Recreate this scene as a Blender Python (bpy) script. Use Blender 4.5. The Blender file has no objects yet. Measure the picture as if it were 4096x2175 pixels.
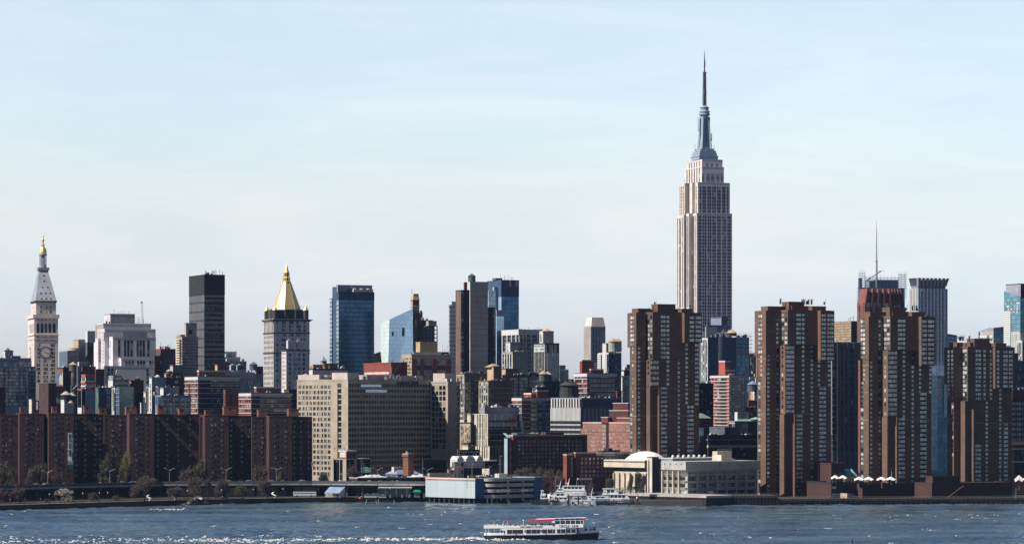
import bpy,bmesh,math,random
import numpy as np
from mathutils import Vector,Matrix
random.seed(7);np.random.seed(7)
R=math.radians
S=bpy.context.scene
COL=S.collection
# ------------------------------------------------------------------ camera
F,CX,HY,H=12650.0,2048.0,1626.0,58.0
GZ=3.0
cam=bpy.data.cameras.new('camera');camo=bpy.data.objects.new('camera',cam);COL.objects.link(camo)
cam.sensor_width=36;cam.lens=F/4096*36;cam.shift_y=(HY-1087.5)/4096
cam.clip_start=1;cam.clip_end=20000
camo.location=(0,0,H);camo.rotation_euler=(R(90),0,0)
S.camera=camo
# ------------------------------------------------------------------ light
SUN_EL,SUN_B=45.0,22.0
sl=bpy.data.lights.new('sun','SUN');sl.energy=5.0;sl.angle=R(0.5);sl.color=(1.0,0.945,0.86)
so=bpy.data.objects.new('sun',sl);COL.objects.link(so)
sd=Vector((math.cos(R(SUN_B))*math.cos(R(SUN_EL)),math.sin(R(SUN_B))*math.cos(R(SUN_EL)),-math.sin(R(SUN_EL))))
so.rotation_euler=sd.to_track_quat('-Z','Y').to_euler()
wd=bpy.data.worlds.new('World');S.world=wd;wd.use_nodes=True
nt=wd.node_tree;N=nt.nodes;K=nt.links
bg=N['Background']
sky=N.new('ShaderNodeTexSky');sky.sky_type='NISHITA';sky.sun_disc=False
sky.sun_elevation=R(SUN_EL);sky.sun_rotation=math.atan2(-math.cos(R(SUN_B)),-math.sin(R(SUN_B)))
sky.air_density=1.0;sky.dust_density=1.0;sky.ozone_density=1.0;sky.altitude=0
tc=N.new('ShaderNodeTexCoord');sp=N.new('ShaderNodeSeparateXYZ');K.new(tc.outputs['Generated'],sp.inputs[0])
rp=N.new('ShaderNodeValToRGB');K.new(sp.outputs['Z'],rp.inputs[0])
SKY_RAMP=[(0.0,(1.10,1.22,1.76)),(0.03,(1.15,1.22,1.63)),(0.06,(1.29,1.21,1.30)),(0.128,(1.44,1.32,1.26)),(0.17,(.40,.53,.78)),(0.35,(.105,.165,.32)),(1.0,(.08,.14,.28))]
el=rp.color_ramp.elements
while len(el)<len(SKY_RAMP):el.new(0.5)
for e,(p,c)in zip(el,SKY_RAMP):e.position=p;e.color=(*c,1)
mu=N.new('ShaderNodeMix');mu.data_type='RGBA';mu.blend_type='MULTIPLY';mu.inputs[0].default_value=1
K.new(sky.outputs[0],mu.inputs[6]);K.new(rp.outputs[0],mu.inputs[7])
mp=N.new('ShaderNodeMapping');mp.inputs['Rotation'].default_value=(0,R(8),0);mp.inputs['Scale'].default_value=(7,2,42)
K.new(tc.outputs['Generated'],mp.inputs[0])
nz=N.new('ShaderNodeTexNoise');nz.inputs['Scale'].default_value=1.0;nz.inputs['Detail'].default_value=5;nz.inputs['Roughness'].default_value=.62;nz.inputs['Distortion'].default_value=.9
K.new(mp.outputs[0],nz.inputs['Vector'])
cr=N.new('ShaderNodeValToRGB');cr.color_ramp.elements[0].position=.4;cr.color_ramp.elements[1].position=.72
K.new(nz.outputs['Fac'],cr.inputs[0])
cs=N.new('ShaderNodeMath');cs.operation='MULTIPLY';cs.inputs[1].default_value=.9;K.new(cr.outputs[0],cs.inputs[0])
m2=N.new('ShaderNodeMix');m2.data_type='RGBA';K.new(cs.outputs[0],m2.inputs[0]);K.new(mu.outputs[2],m2.inputs[6])
wm=N.new('ShaderNodeMix');wm.data_type='RGBA';wm.blend_type='MULTIPLY';wm.inputs[0].default_value=1
K.new(mu.outputs[2],wm.inputs[6]);wm.inputs[7].default_value=(1.17,1.09,1.05,1)
K.new(wm.outputs[2],m2.inputs[7])
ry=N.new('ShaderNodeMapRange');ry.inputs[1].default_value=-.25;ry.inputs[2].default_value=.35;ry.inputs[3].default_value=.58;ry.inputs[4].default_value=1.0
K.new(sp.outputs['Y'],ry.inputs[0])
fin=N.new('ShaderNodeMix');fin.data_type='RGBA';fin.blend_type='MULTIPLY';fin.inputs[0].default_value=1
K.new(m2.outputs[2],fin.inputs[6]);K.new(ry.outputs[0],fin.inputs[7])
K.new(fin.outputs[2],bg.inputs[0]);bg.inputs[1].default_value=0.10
S.view_settings.view_transform='Standard';S.view_settings.look='None'
S.view_settings.exposure=0.5;S.view_settings.gamma=1
S.render.engine='CYCLES'
S.cycles.max_bounces=6;S.cycles.diffuse_bounces=1;S.cycles.glossy_bounces=3;S.cycles.transparent_max_bounces=8
S.cycles.volume_bounces=1;S.cycles.caustics_reflective=False;S.cycles.caustics_refractive=False
S.cycles.use_denoising=True
# ------------------------------------------------------------------ pixel <-> world
def px(sx,Y):return(sx-CX)*Y/F
def pz(sy,Y):return H-(sy-HY)*Y/F
# ------------------------------------------------------------------ materials
def lin(c):return tuple((v/255/12.92 if v/255<=.04045 else((v/255+.055)/1.055)**2.4)for v in c)
def alb(c,k=1.6):return tuple(min(.85,v/k)for v in lin(c))
MATS={}
def newmat(name):
 m=bpy.data.materials.new(name);m.use_nodes=True;MATS[name]=m
 return m,m.node_tree.nodes,m.node_tree.links,m.node_tree.nodes['Principled BSDF']
def math_(n,l,op,a,b=None):
 x=n.new('ShaderNodeMath');x.operation=op
 for i,v in enumerate((a,b)):
  if v is None:continue
  if isinstance(v,(int,float)):x.inputs[i].default_value=v
  else:l.new(v,x.inputs[i])
 return x.outputs[0]
def mixc(n,l,f,a,b,mode='MIX'):
 x=n.new('ShaderNodeMix');x.data_type='RGBA';x.blend_type=mode
 for i,v in((0,f),(6,a),(7,b)):
  if isinstance(v,(int,float)):x.inputs[i].default_value=v
  elif isinstance(v,tuple):x.inputs[i].default_value=(*v[:3],1)
  else:l.new(v,x.inputs[i])
 return x.outputs[2]
def wall(name,c,var=.25,rough=.85,lines=None,lk=.75,stain=.3,k=1.6,sc=.12):
 """masonry / render / metal: mottled, streaked downwards, optional floor joints every `lines` metres"""
 m,n,l,b=newmat(name);a=alb(c,k)
 t=n.new('ShaderNodeTexCoord')
 nz=n.new('ShaderNodeTexNoise');nz.inputs['Scale'].default_value=sc;nz.inputs['Detail'].default_value=8;nz.inputs['Roughness'].default_value=.65
 l.new(t.outputs['Object'],nz.inputs['Vector'])
 mp=n.new('ShaderNodeMapping');mp.inputs['Scale'].default_value=(.9,.9,.035);l.new(t.outputs['Object'],mp.inputs[0])
 n2=n.new('ShaderNodeTexNoise');n2.inputs['Scale'].default_value=1;n2.inputs['Detail'].default_value=4;l.new(mp.outputs[0],n2.inputs['Vector'])
 lo=tuple(v*(1-var)for v in a);hi=tuple(min(.9,v*(1+var))for v in a)
 mr=n.new('ShaderNodeMapRange');mr.inputs[1].default_value=.3;mr.inputs[2].default_value=.7;l.new(nz.outputs['Fac'],mr.inputs[0])
 col=mixc(n,l,mr.outputs[0],lo,hi)
 m3=n.new('ShaderNodeMapRange');m3.inputs[1].default_value=.5;m3.inputs[2].default_value=.75;m3.inputs[4].default_value=stain;l.new(n2.outputs['Fac'],m3.inputs[0])
 col=mixc(n,l,m3.outputs[0],col,tuple(v*.6 for v in a))
 if lines:
  s=n.new('ShaderNodeSeparateXYZ');l.new(t.outputs['Object'],s.inputs[0])
  fr=math_(n,l,'FRACT',math_(n,l,'DIVIDE',s.outputs['Z'],lines))
  col=mixc(n,l,math_(n,l,'LESS_THAN',fr,.09),col,tuple(min(.9,v*lk)for v in a))
 l.new(col,b.inputs['Base Color']);b.inputs['Roughness'].default_value=rough
 return m
def plain(name,c,rough=.5,metal=0,k=1.6,spec=.5,var=.12):
 m,n,l,b=newmat(name);a=alb(c,k)
 t=n.new('ShaderNodeTexCoord');nz=n.new('ShaderNodeTexNoise');nz.inputs['Scale'].default_value=.8;nz.inputs['Detail'].default_value=5
 l.new(t.outputs['Object'],nz.inputs['Vector'])
 l.new(mixc(n,l,nz.outputs['Fac'],tuple(v*(1-var)for v in a),tuple(min(.9,v*(1+var))for v in a)),b.inputs['Base Color'])
 b.inputs['Roughness'].default_value=rough;b.inputs['Metallic'].default_value=metal;b.inputs['Specular IOR Level'].default_value=spec
 return m
def winmat(name,stops,ior=1.9,rough=.08):
 """window glass: every window (object or mesh island) draws its own colour: dark room, half-drawn or full blind"""
 m,n,l,b=newmat(name)
 oi=n.new('ShaderNodeObjectInfo');ge=n.new('ShaderNodeNewGeometry')
 r=math_(n,l,'FRACT',math_(n,l,'ADD',math_(n,l,'MULTIPLY',oi.outputs['Random'],7.31),math_(n,l,'MULTIPLY',ge.outputs['Random Per Island'],3.7)))
 cr=n.new('ShaderNodeValToRGB');cr.color_ramp.interpolation='CONSTANT';l.new(r,cr.inputs[0])
 el=cr.color_ramp.elements
 while len(el)<len(stops):el.new(.5)
 for e,(p,c)in zip(el,stops):e.position=p;e.color=(*c,1)
 l.new(cr.outputs[0],b.inputs['Base Color']);b.inputs['Roughness'].default_value=rough;b.inputs['IOR'].default_value=ior
 return m
def glass(name,c,fh,pw,lc,ior=2.0,rough=.12,lw=.12,band=None,bc=None,var=.35,k=1.6,vw=.05,metal=0):
 """curtain wall: panels pw x fh metres, joint colour lc; band = share of each storey that is spandrel of colour bc"""
 m,n,l,b=newmat(name);a=alb(c,k);g=alb(lc,k)
 t=n.new('ShaderNodeTexCoord');s=n.new('ShaderNodeSeparateXYZ');l.new(t.outputs['Object'],s.inputs[0])
 h=math_(n,l,'ADD',s.outputs['X'],s.outputs['Y'])
 zz=math_(n,l,'DIVIDE',s.outputs['Z'],fh);xx=math_(n,l,'DIVIDE',h,pw)
 cv=n.new('ShaderNodeCombineXYZ');l.new(math_(n,l,'FLOOR',xx),cv.inputs[0]);l.new(math_(n,l,'FLOOR',zz),cv.inputs[1])
 wn=n.new('ShaderNodeTexWhiteNoise');wn.noise_dimensions='2D';l.new(cv.outputs[0],wn.inputs['Vector'])
 nz=n.new('ShaderNodeTexNoise');nz.inputs['Scale'].default_value=.06;nz.inputs['Detail'].default_value=3;l.new(t.outputs['Object'],nz.inputs['Vector'])
 f=math_(n,l,'MULTIPLY',wn.outputs['Value'],nz.outputs['Fac'])
 f=math_(n,l,'MULTIPLY',f,1.6)
 col=mixc(n,l,f,tuple(v*(1-var)for v in a),tuple(min(.9,v*(1+var*1.5))for v in a))
 zf=math_(n,l,'FRACT',zz);xf=math_(n,l,'FRACT',xx)
 rg=rough
 if band:
  bf=math_(n,l,'LESS_THAN',zf,band);col=mixc(n,l,bf,col,alb(bc,k))
  rg=math_(n,l,'ADD',math_(n,l,'MULTIPLY',bf,.4),rough)
 col=mixc(n,l,math_(n,l,'LESS_THAN',zf,lw),col,g)
 if vw:col=mixc(n,l,math_(n,l,'LESS_THAN',xf,vw),col,g)
 l.new(col,b.inputs['Base Color']);b.inputs['IOR'].default_value=ior;b.inputs['Metallic'].default_value=metal
 if isinstance(rg,float):b.inputs['Roughness'].default_value=rg
 else:l.new(rg,b.inputs['Roughness'])
 return m
for q_,c_ in(('',(192,148,120)),('_cool',(184,146,122)),('_warm',(196,146,116)),('_dark',(180,138,112))):wall('brown_brick'+q_,c_,lines=2.78,lk=1.14,stain=.4,k=4.0,var=.32)
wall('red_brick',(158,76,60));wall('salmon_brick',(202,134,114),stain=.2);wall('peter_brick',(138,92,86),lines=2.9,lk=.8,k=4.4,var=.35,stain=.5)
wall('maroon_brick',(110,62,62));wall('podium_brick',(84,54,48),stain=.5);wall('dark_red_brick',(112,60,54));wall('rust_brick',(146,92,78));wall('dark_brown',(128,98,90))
wall('beige_brick',(208,192,170),lines=3.5,lk=.93);wall('cream',(238,224,202),stain=.15);wall('white_paint',(236,236,234),var=.12,stain=.2)
wall('limestone',(228,216,206),var=.15,stain=.25,k=1.25);wall('lilac_stone',(220,216,222),var=.15,k=1.15);wall('tan_brick',(214,184,146));wall('yellow_brick',(226,194,138))  # lilac_stone is also limestone with cool shade put into its colour
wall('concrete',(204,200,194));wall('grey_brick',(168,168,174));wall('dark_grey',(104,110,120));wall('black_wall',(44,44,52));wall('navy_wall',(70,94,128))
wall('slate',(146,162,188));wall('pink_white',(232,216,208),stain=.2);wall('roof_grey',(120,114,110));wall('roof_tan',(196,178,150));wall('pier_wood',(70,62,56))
wall('orange_red',(196,100,74));wall('pale_blue',(188,204,216),var=.1);wall('asphalt',(92,92,96),var=.15);wall('copper_green',(160,196,184));wall('park_ground',(58,56,48))
wall('steel',(120,128,138),rough=.5);wall('steel_blue',(160,180,206),rough=.5,k=1.3);wall('netting_grey',(178,182,196));wall('netting_teal',(52,110,124));wall('rust_steel',(140,70,70));wall('stone_dark',(72,68,66));wall('blue_panel',(62,110,160))
plain('gold',(255,216,146),.4,.55,k=1.1);plain('white_gloss',(248,248,250),.3,k=1.08);plain('cloth_white',(250,248,246),.7,k=1.3)
plain('black_hull',(24,26,30),.35);plain('green_hull',(18,60,48),.35);plain('red_awning',(236,40,60),.6);plain('lamp_metal',(176,180,184),.45,.3);plain('dark_metal',(56,58,64),.5,.3)
plain('rubber',(26,26,28),.8);plain('car_white',(240,242,246),.25);plain('car_dark',(40,46,60),.22);plain('car_silver',(170,180,196),.25);plain('taxi_yellow',(240,150,40),.3);plain('car_blue',(44,70,110),.25)
plain('glass_dark',(40,52,66),.06,spec=.9);plain('lamp_lens',(240,240,230),.2);plain('sign_green',(20,120,84),.5);plain('sign_white',(244,244,244),.5);plain('text_black',(16,16,24),.6);plain('text_navy',(60,40,60),.6)
plain('skin',(214,168,140),.6);plain('cloth_dark',(36,38,48),.8);plain('cloth_blue',(60,84,130),.8);plain('cloth_red',(170,50,50),.8);plain('cloth_pale',(214,210,204),.8);plain('hair_dark',(40,30,26),.7)
plain('bark',(112,96,84),.9);plain('twig_grey',(112,98,90),.9);plain('twig_green',(112,106,74),.9);plain('twig_red',(112,88,78),.9);plain('blossom',(250,232,232),.8);plain('grass_blade',(104,110,56),.9)
plain('orange_paint',(236,110,50),.6);plain('foam',(250,252,252),.9,k=1.7);plain('sign_blue',(40,84,190),.5);plain('boat_blue',(50,76,140),.4);plain('canopy_green',(30,150,96),.45)
D0=(.012,.016,.022)
winmat('win',[(0,D0),(.3,(.03,.045,.06)),(.55,(.10,.12,.13)),(.72,(.24,.25,.25)),(.88,(.45,.45,.42))])
winmat('win_dark',[(0,(.006,.008,.012)),(.5,(.014,.018,.024)),(.82,(.06,.066,.07)),(.95,(.26,.26,.24))],1.25,.2)
winmat('win_pale',[(0,(.05,.07,.09)),(.25,(.14,.18,.2)),(.5,(.3,.34,.36)),(.8,(.5,.5,.48))])
winmat('win_blue',[(0,(.02,.04,.075)),(.4,(.04,.07,.12)),(.75,(.10,.15,.22)),(.92,(.25,.3,.36))],2.1)
winmat('win_water',[(0,(.015,.02,.024)),(.2,(.10,.12,.12)),(.4,(.26,.29,.28)),(.7,(.48,.50,.47))],2.6)  # pale blind tones also stand in for sky reflected in the panes
glass('glass_navy',(50,92,130),3.8,3.0,(36,68,98),1.9,lw=.16,k=1,metal=.8)
glass('glass_tower',(54,94,128),3.9,1.6,(34,62,86),1.9,lw=.3,k=1,metal=.8)
glass('glass_black',(46,52,70),3.7,1.5,(14,14,20),1.7,lw=.28,band=.42,bc=(24,24,32),var=.6)
glass('black_ribs',(130,128,134),7.4,1.9,(62,60,66),1.5,rough=.5,lw=.18,vw=.42,var=.3)
glass('glass_pale',(178,208,246),3.7,2.4,(150,178,214),2.4,.1,lw=.10,var=.12,k=1,metal=.8)
glass('glass_mint',(212,230,226),3.7,2.4,(170,194,198),2.2,.1,lw=.10,var=.12,k=1.3)
glass('glass_stripe',(110,140,166),3.6,4.0,(200,208,214),1.9,lw=.3,vw=0)
glass('glass_teal',(92,152,168),3.8,2.6,(60,116,130),2.2,lw=.16,k=1.3,metal=.3)
glass('glass_teal_dark',(58,100,122),3.6,2.4,(36,68,84),2.0,lw=.14,k=1,metal=.8)
glass('glass_grey',(160,190,220),3.6,2.0,(170,184,198),2.0,lw=.22,k=1.1,metal=.5)
glass('glass_green',(110,146,130),3.2,2.6,(140,160,140),2.0,lw=.12,k=1.2,metal=.4)
glass('blue_grid',(140,168,226),3.9,3.6,(200,208,222),2.0,lw=.36,vw=.34,k=1.2,metal=.3)
glass('brown_ribs',(150,120,106),60,2.2,(70,56,60),1.4,rough=.8,lw=.004,vw=.4)
glass('corrugated',(226,238,242),200,.95,(110,130,140),1.45,rough=.55,lw=.001,vw=.32,k=1.45,var=.06)
glass('louvre',(206,190,160),1.9,1.7,(150,130,104),1.4,rough=.8,lw=.45,vw=.4)
# ------------------------------------------------------------------ mesh builder
class MB:
 def __init__(s):s.v=[];s.f=[];s.m=[]
 def add(s,vs,fs,m=0):
  o=len(s.v);s.v+=[tuple(v)for v in vs];s.f+=[tuple(i+o for i in f)for f in fs];s.m+=[m]*len(fs);return s
 def box(s,x0,y0,z0,x1,y1,z1,m=0,bottom=True,top=True,mt=None):
  v=[(x0,y0,z0),(x1,y0,z0),(x1,y1,z0),(x0,y1,z0),(x0,y0,z1),(x1,y0,z1),(x1,y1,z1),(x0,y1,z1)]
  f=[(0,1,5,4),(1,2,6,5),(2,3,7,6),(3,0,4,7)]
  if bottom:f.append((3,2,1,0))
  s.add(v,f,m)
  if top:s.add([v[4],v[5],v[6],v[7]],[(0,1,2,3)],m if mt is None else mt)
  return s
 def frustum(s,r0,z0,r1,z1,m=0,bottom=False):
  (a,b,c,d),(e,f,g,h)=r0,r1
  v=[(a,b,z0),(c,b,z0),(c,d,z0),(a,d,z0),(e,f,z1),(g,f,z1),(g,h,z1),(e,h,z1)]
  fs=[(0,1,5,4),(1,2,6,5),(2,3,7,6),(3,0,4,7),(4,5,6,7)]
  if bottom:fs.append((3,2,1,0))
  return s.add(v,fs,m)
 def tube(s,p,q,r0,r1=None,n=6,m=0,cap=True):
  r1=r0 if r1 is None else r1
  p,q=Vector(p),Vector(q);d=q-p
  if d.length<1e-6:return s
  d.normalize();u=d.cross(Vector((0,0,1))if abs(d.z)<.95 else Vector((1,0,0)));u.normalize();w=d.cross(u)
  vs=[]
  for c,r in((p,r0),(q,r1)):
   for i in range(n):
    t=2*math.pi*i/n;vs.append(c+(u*math.cos(t)+w*math.sin(t))*r)
  fs=[(i,(i+1)%n,n+(i+1)%n,n+i)for i in range(n)]
  if cap:fs+=[tuple(range(n-1,-1,-1)),tuple(range(n,2*n))]
  return s.add(vs,fs,m)
 def lathe(s,prof,c=(0,0),n=16,m=0,rot=0.0,sx=1,sy=1):
  vs=[(c[0]+sx*r*math.cos(2*math.pi*i/n+rot),c[1]+sy*r*math.sin(2*math.pi*i/n+rot),z)for r,z in prof for i in range(n)]
  fs=[(k*n+i,k*n+(i+1)%n,(k+1)*n+(i+1)%n,(k+1)*n+i)for k in range(len(prof)-1)for i in range(n)]
  fs+=[tuple(range(n-1,-1,-1)),tuple(range((len(prof)-1)*n,len(prof)*n))]
  return s.add(vs,fs,m)
 def prism(s,poly,z0,z1,m=0,mt=None):
  n=len(poly);vs=[(x,y,z0)for x,y in poly]+[(x,y,z1)for x,y in poly]
  s.add(vs,[(i,(i+1)%n,n+(i+1)%n,n+i)for i in range(n)]+[tuple(range(n-1,-1,-1))],m)
  return s.add([(x,y,z1)for x,y in poly],[tuple(range(n))],m if mt is None else mt)
 def side(s,poly,y0,y1,m=0):
  """outline in x-z swept along y"""
  n=len(poly);vs=[(x,y0,z)for x,z in poly]+[(x,y1,z)for x,z in poly]
  return s.add(vs,[(i,n+i,n+(i+1)%n,(i+1)%n)for i in range(n)]+[tuple(range(n)),tuple(range(2*n-1,n-1,-1))],m)
 def mesh(s,name,mats,fix=False):
  me=bpy.data.meshes.new(name);me.from_pydata(s.v,[],s.f)
  for x in mats:me.materials.append(MATS[x]if isinstance(x,str)else x)
  if s.m:me.polygons.foreach_set('material_index',np.array(s.m,dtype=np.int32))
  if fix:
   b=bmesh.new();b.from_mesh(me);bmesh.ops.recalc_face_normals(b,faces=b.faces);b.to_mesh(me);b.free()
  me.update();return me
 def build(s,name,mats,parent=None,loc=(0,0,0),fix=True):
  o=bpy.data.objects.new(name,s.mesh(name,mats if isinstance(mats,(list,tuple))else[mats],fix));COL.objects.link(o)
  o.location=loc
  if parent:o.parent=parent
  return o
def tag(o,label=None,cat=None,group=None,kind=None):
 for k,v in(('label',label),('category',cat),('group',group),('kind',kind)):
  if v:o[k]=v
 return o
def empty(name,loc,rz=0,label=None,cat=None,group=None):
 o=bpy.data.objects.new(name,None);COL.objects.link(o);o.location=loc;o.rotation_euler=(0,0,rz);o.empty_display_size=.5
 return tag(o,label,cat,group)
CH={}
def copy_tree(o,loc=None,rz=None,label=None,parent=None,group=None):
 c=o.copy();COL.objects.link(c)
 if parent:c.parent=parent
 if loc is not None:c.location=loc
 if rz is not None:c.rotation_euler=(0,0,rz)
 if label:c['label']=label
 if group:c['group']=group
 for k in kids(o):copy_tree(k,parent=c)
 return c
def kids(o):
 if o.name not in CH:CH[o.name]=[k for k in COL.objects if k.parent==o]
 return CH[o.name]
def text_part(txt,size,mat,parent,loc,rot,extr=.03,name='lettering',bold=.0,width=None):
 cu=bpy.data.curves.new('text','FONT');cu.body=txt;cu.size=size;cu.extrude=extr;cu.offset=bold;cu.align_x='LEFT';cu.resolution_u=2
 t=bpy.data.objects.new('tmp_text',cu);COL.objects.link(t)
 bpy.context.view_layer.update()
 me=bpy.data.meshes.new_from_object(t.evaluated_get(bpy.context.evaluated_depsgraph_get()))
 bpy.data.objects.remove(t);me.name=name;me.materials.clear();me.materials.append(MATS[mat])
 if width:
  w=max(v.co.x for v in me.vertices)-min(v.co.x for v in me.vertices);k=width/w
  for v in me.vertices:v.co.x*=k
 o=bpy.data.objects.new(name,me);COL.objects.link(o);o.parent=parent;o.location=loc;o.rotation_euler=rot
 return o
 # ------------------------------------------------------------------ buildings measured on the photograph
class Bx:pass
TPL={}
def win_tpl(w,h,face,st):
 key=(round(w,2),round(h,2),face,st)
 if key in TPL:return TPL[key]
 m=MB();p=.06
 def b(x0,z0,x1,z1,y0,y1,mi):
  if face=='E':m.box(x0,y0,z0,x1,y1,z1,mi)
  else:m.box(y0,x0,z0,y1,x1,z1,mi)
 if st is None:b(-w/2,-h/2,w/2,h/2,-p,.02,0)
 else:
  n=int(st[-1]);t=.12
  cw=(w-t*(n+1))/n
  for i in range(n):b(-w/2+t+i*(cw+t),-h/2+t,-w/2+t+i*(cw+t)+cw,h/2-t,-p,.02,0)
  for i in range(n+1):b(-w/2+i*(cw+t),-h/2,-w/2+i*(cw+t)+t,h/2,-p-.07,.02,1)
  b(-w/2+t,h/2-t,w/2-t,h/2,-p-.06,.02,1);b(-w/2+t,-h/2,w/2-t,-h/2+t,-p-.06,.02,1)
  if st[0]=='h':
   for i in range(n):b(-w/2+t+i*(cw+t),-.06,-w/2+t+i*(cw+t)+cw,.06,-p-.05,-p,1)
 TPL[key]=m
 return m
NIND=100
class Bld:
 def __init__(s,c,name,label,cat,Y,xc,a=23.0,group=None):
  s.c=c;s.Y=Y;s.a=R(a);s.ca,s.sa=math.cos(s.a),math.sin(s.a)
  s.P=Vector((px(s.sx(xc),Y),Y));s.root=empty(name,(s.P.x,s.P.y,GZ),s.a,label,cat,group);s.wl=[]
 def sx(s,x):return s.c[0]+s.c[2]*x
 def sy(s,y):return s.c[1]+s.c[2]*y
 def z(s,y,Y=None):return pz(s.sy(y),Y or s.Y)-GZ
 def lo(s,X,Y):
  dx,dy=X-s.P.x,Y-s.P.y
  return dx*s.ca+dy*s.sa,-dx*s.sa+dy*s.ca
 def ulen(s,x,P):t=(s.sx(x)-CX)/F;return(t*P[1]-P[0])/(s.ca-t*s.sa)
 def vlen(s,x,P):t=(s.sx(x)-CX)/F;return(P[0]-t*P[1])/(s.sa+t*s.ca)
 def bx(s,xl,xc,xr,yt,yb=None,Y=None,d=None):
  b=Bx();b.Y=Y or s.Y;b.P=(px(s.sx(xc),b.Y),b.Y)
  b.x0,b.y0=s.lo(*b.P);b.x1=b.x0+s.ulen(xr,b.P)
  b.y1=b.y0+(d if d else s.vlen(xl,b.P));b.z1=s.z(yt,b.Y);b.z0=0 if yb is None else s.z(yb,b.Y)
  return b
 def part(s,name,mb,mats,label=None,fix=True):return tag(mb.build(name,mats,s.root,fix=fix),label)
 def tier(s,xl,xc,xr,yt,mat,yb=None,Y=None,d=None,par=.7,pm=None,name='wall',roof='roof_grey',bot=False,matS=None,lip=.12):  # matS is often the sunlit copy of mat, light put into colour
  b=s.bx(xl,xc,xr,yt,yb,Y,d)
  m=MB()
  v=[(b.x0,b.y0,b.z0),(b.x1,b.y0,b.z0),(b.x1,b.y1,b.z0),(b.x0,b.y1,b.z0),(b.x0,b.y0,b.z1),(b.x1,b.y0,b.z1),(b.x1,b.y1,b.z1),(b.x0,b.y1,b.z1)]
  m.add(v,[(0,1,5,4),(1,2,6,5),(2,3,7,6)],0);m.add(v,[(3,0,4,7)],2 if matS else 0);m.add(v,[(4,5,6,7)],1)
  if bot:m.add(v,[(3,2,1,0)],0)
  s.part(name,m,[mat,roof]+([matS]if matS else[]),fix=False)
  if par:
   q=MB();t=.35
   for(x0,y0,x1,y1)in((b.x0-lip,b.y0-lip,b.x1+lip,b.y0+t),(b.x0-lip,b.y1-t,b.x1+lip,b.y1+lip),(b.x0-lip,b.y0+t,b.x0+t,b.y1-t),(b.x1-t,b.y0+t,b.x1+lip,b.y1-t)):
    q.box(x0,y0,b.z1-.25,x1,y1,b.z1+par)
   s.part('parapet',q,pm or mat,fix=False)
  return b
 def band(s,b,y,h,mat,name='cornice',out=.3,Y=None):
  """ring of height h (m) round the box, top at pixel row y"""
  z=s.z(y,b.Y);m=MB();t=.05
  m.box(b.x0-out,b.y0-out,z-h,b.x1+out,b.y0+t,z);m.box(b.x0-out,b.y1-t,z-h,b.x1+out,b.y1+out,z)
  m.box(b.x0-out,b.y0+t,z-h,b.x0+t,b.y1-t,z);m.box(b.x1-t,b.y0+t,z-h,b.x1+out,b.y1-t,z)
  return s.part(name,m,mat,fix=False)
 def bands(s,b,y0,y1,n,h,mat,name='floor_band',out=.2):
  for i in range(n):s.band(b,y0+(y1-y0)*i/max(1,n-1),h,mat,name,out)
 def win(s,b,face,cols,rows,w,h,mat='win',st=None,fm='dark_metal',skip=0.0):
  y0,y1,n=rows
  if st is None and s.Y>2400:w,h=w*.78,h*.8
  zs=[s.z(y0+(y1-y0)*i/max(1,n-1),b.Y)for i in range(n)]
  L=(b.x1-b.x0)if face=='E' else(b.y1-b.y0)
  if isinstance(cols,int):cols=(cols,.04,.96)
  if isinstance(cols,tuple):k,a0,a1=cols;ts=[L*(a0+(a1-a0)*(i+.5)/k)for i in range(k)]
  else:ts=[(s.ulen(x,b.P)if face=='E' else s.vlen(x,b.P))for x in cols]
  for zc in zs:
   for t in ts:
    if skip and random.random()<skip:continue
    p=(b.x0+t,b.y0,zc)if face=='E' else(b.x0,b.y0+t,zc)
    s.wl.append((w,h,face,st,mat,fm,p))
 def done(s,name='window'):
  cache={}
  for(w,h,f,st,mat,fm,p)in s.wl[:NIND]:
   k=(w,h,f,st,mat,fm)
   if k not in cache:cache[k]=win_tpl(w,h,f,st).mesh('window',[mat,fm])
   o=bpy.data.objects.new(name,cache[k]);COL.objects.link(o);o.parent=s.root;o.location=p
  rest=s.wl[NIND:]
  if rest:
   m=MB();mats=[]
   for(w,h,f,st,mat,fm,p)in rest:
    t=win_tpl(w,h,f,st);o=len(m.v)
    for q in(mat,fm):
     if q not in mats:mats.append(q)
    i0,i1=mats.index(mat),mats.index(fm)
    m.v+=[(x+p[0],y+p[1],z+p[2])for x,y,z in t.v];m.f+=[tuple(i+o for i in q)for q in t.f];m.m+=[i0 if q==0 else i1 for q in t.m]
   s.part(name,m,mats,fix=False)['kind']='stuff'
  return s
 def units(s,b,n,hmax=2.2,mat='concrete',name='roof_unit'):
  for i in range(n):
   w=random.uniform(.8,3);d=random.uniform(.8,3);h=random.uniform(.5,hmax)
   x=random.uniform(b.x0+1,max(b.x0+1.2,b.x1-w-1));y=random.uniform(b.y0+1,max(b.y0+1.2,min(b.y1-d-1,b.y0+12)))
   m=MB();m.box(x,y,b.z1,x+w,y+d,b.z1+h);m.box(x+.15,y+.15,b.z1+h,x+w-.15,y+d-.15,b.z1+h+.12)
   if random.random()<.5:m.tube((x+w/2,y+d/2,b.z1+h),(x+w/2,y+d/2,b.z1+h+.8),.2,n=6)
   s.part(name,m,random.choice([mat,'white_paint','dark_grey','steel']),fix=False)
 def masts(s,b,n,h=5):
  for i in range(n):
   x=random.uniform(b.x0+.5,b.x1-.5);y=random.uniform(b.y0+.3,min(b.y1-.3,b.y0+8));k=random.uniform(.4,1)*h
   m=MB();m.tube((x,y,b.z1),(x,y,b.z1+k),.12,.07,4);m.box(x-.3,y-.05,b.z1+k*.7,x+.3,y+.05,b.z1+k*.7+.4)
   s.part('antenna',m,'dark_metal',fix=False)
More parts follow.
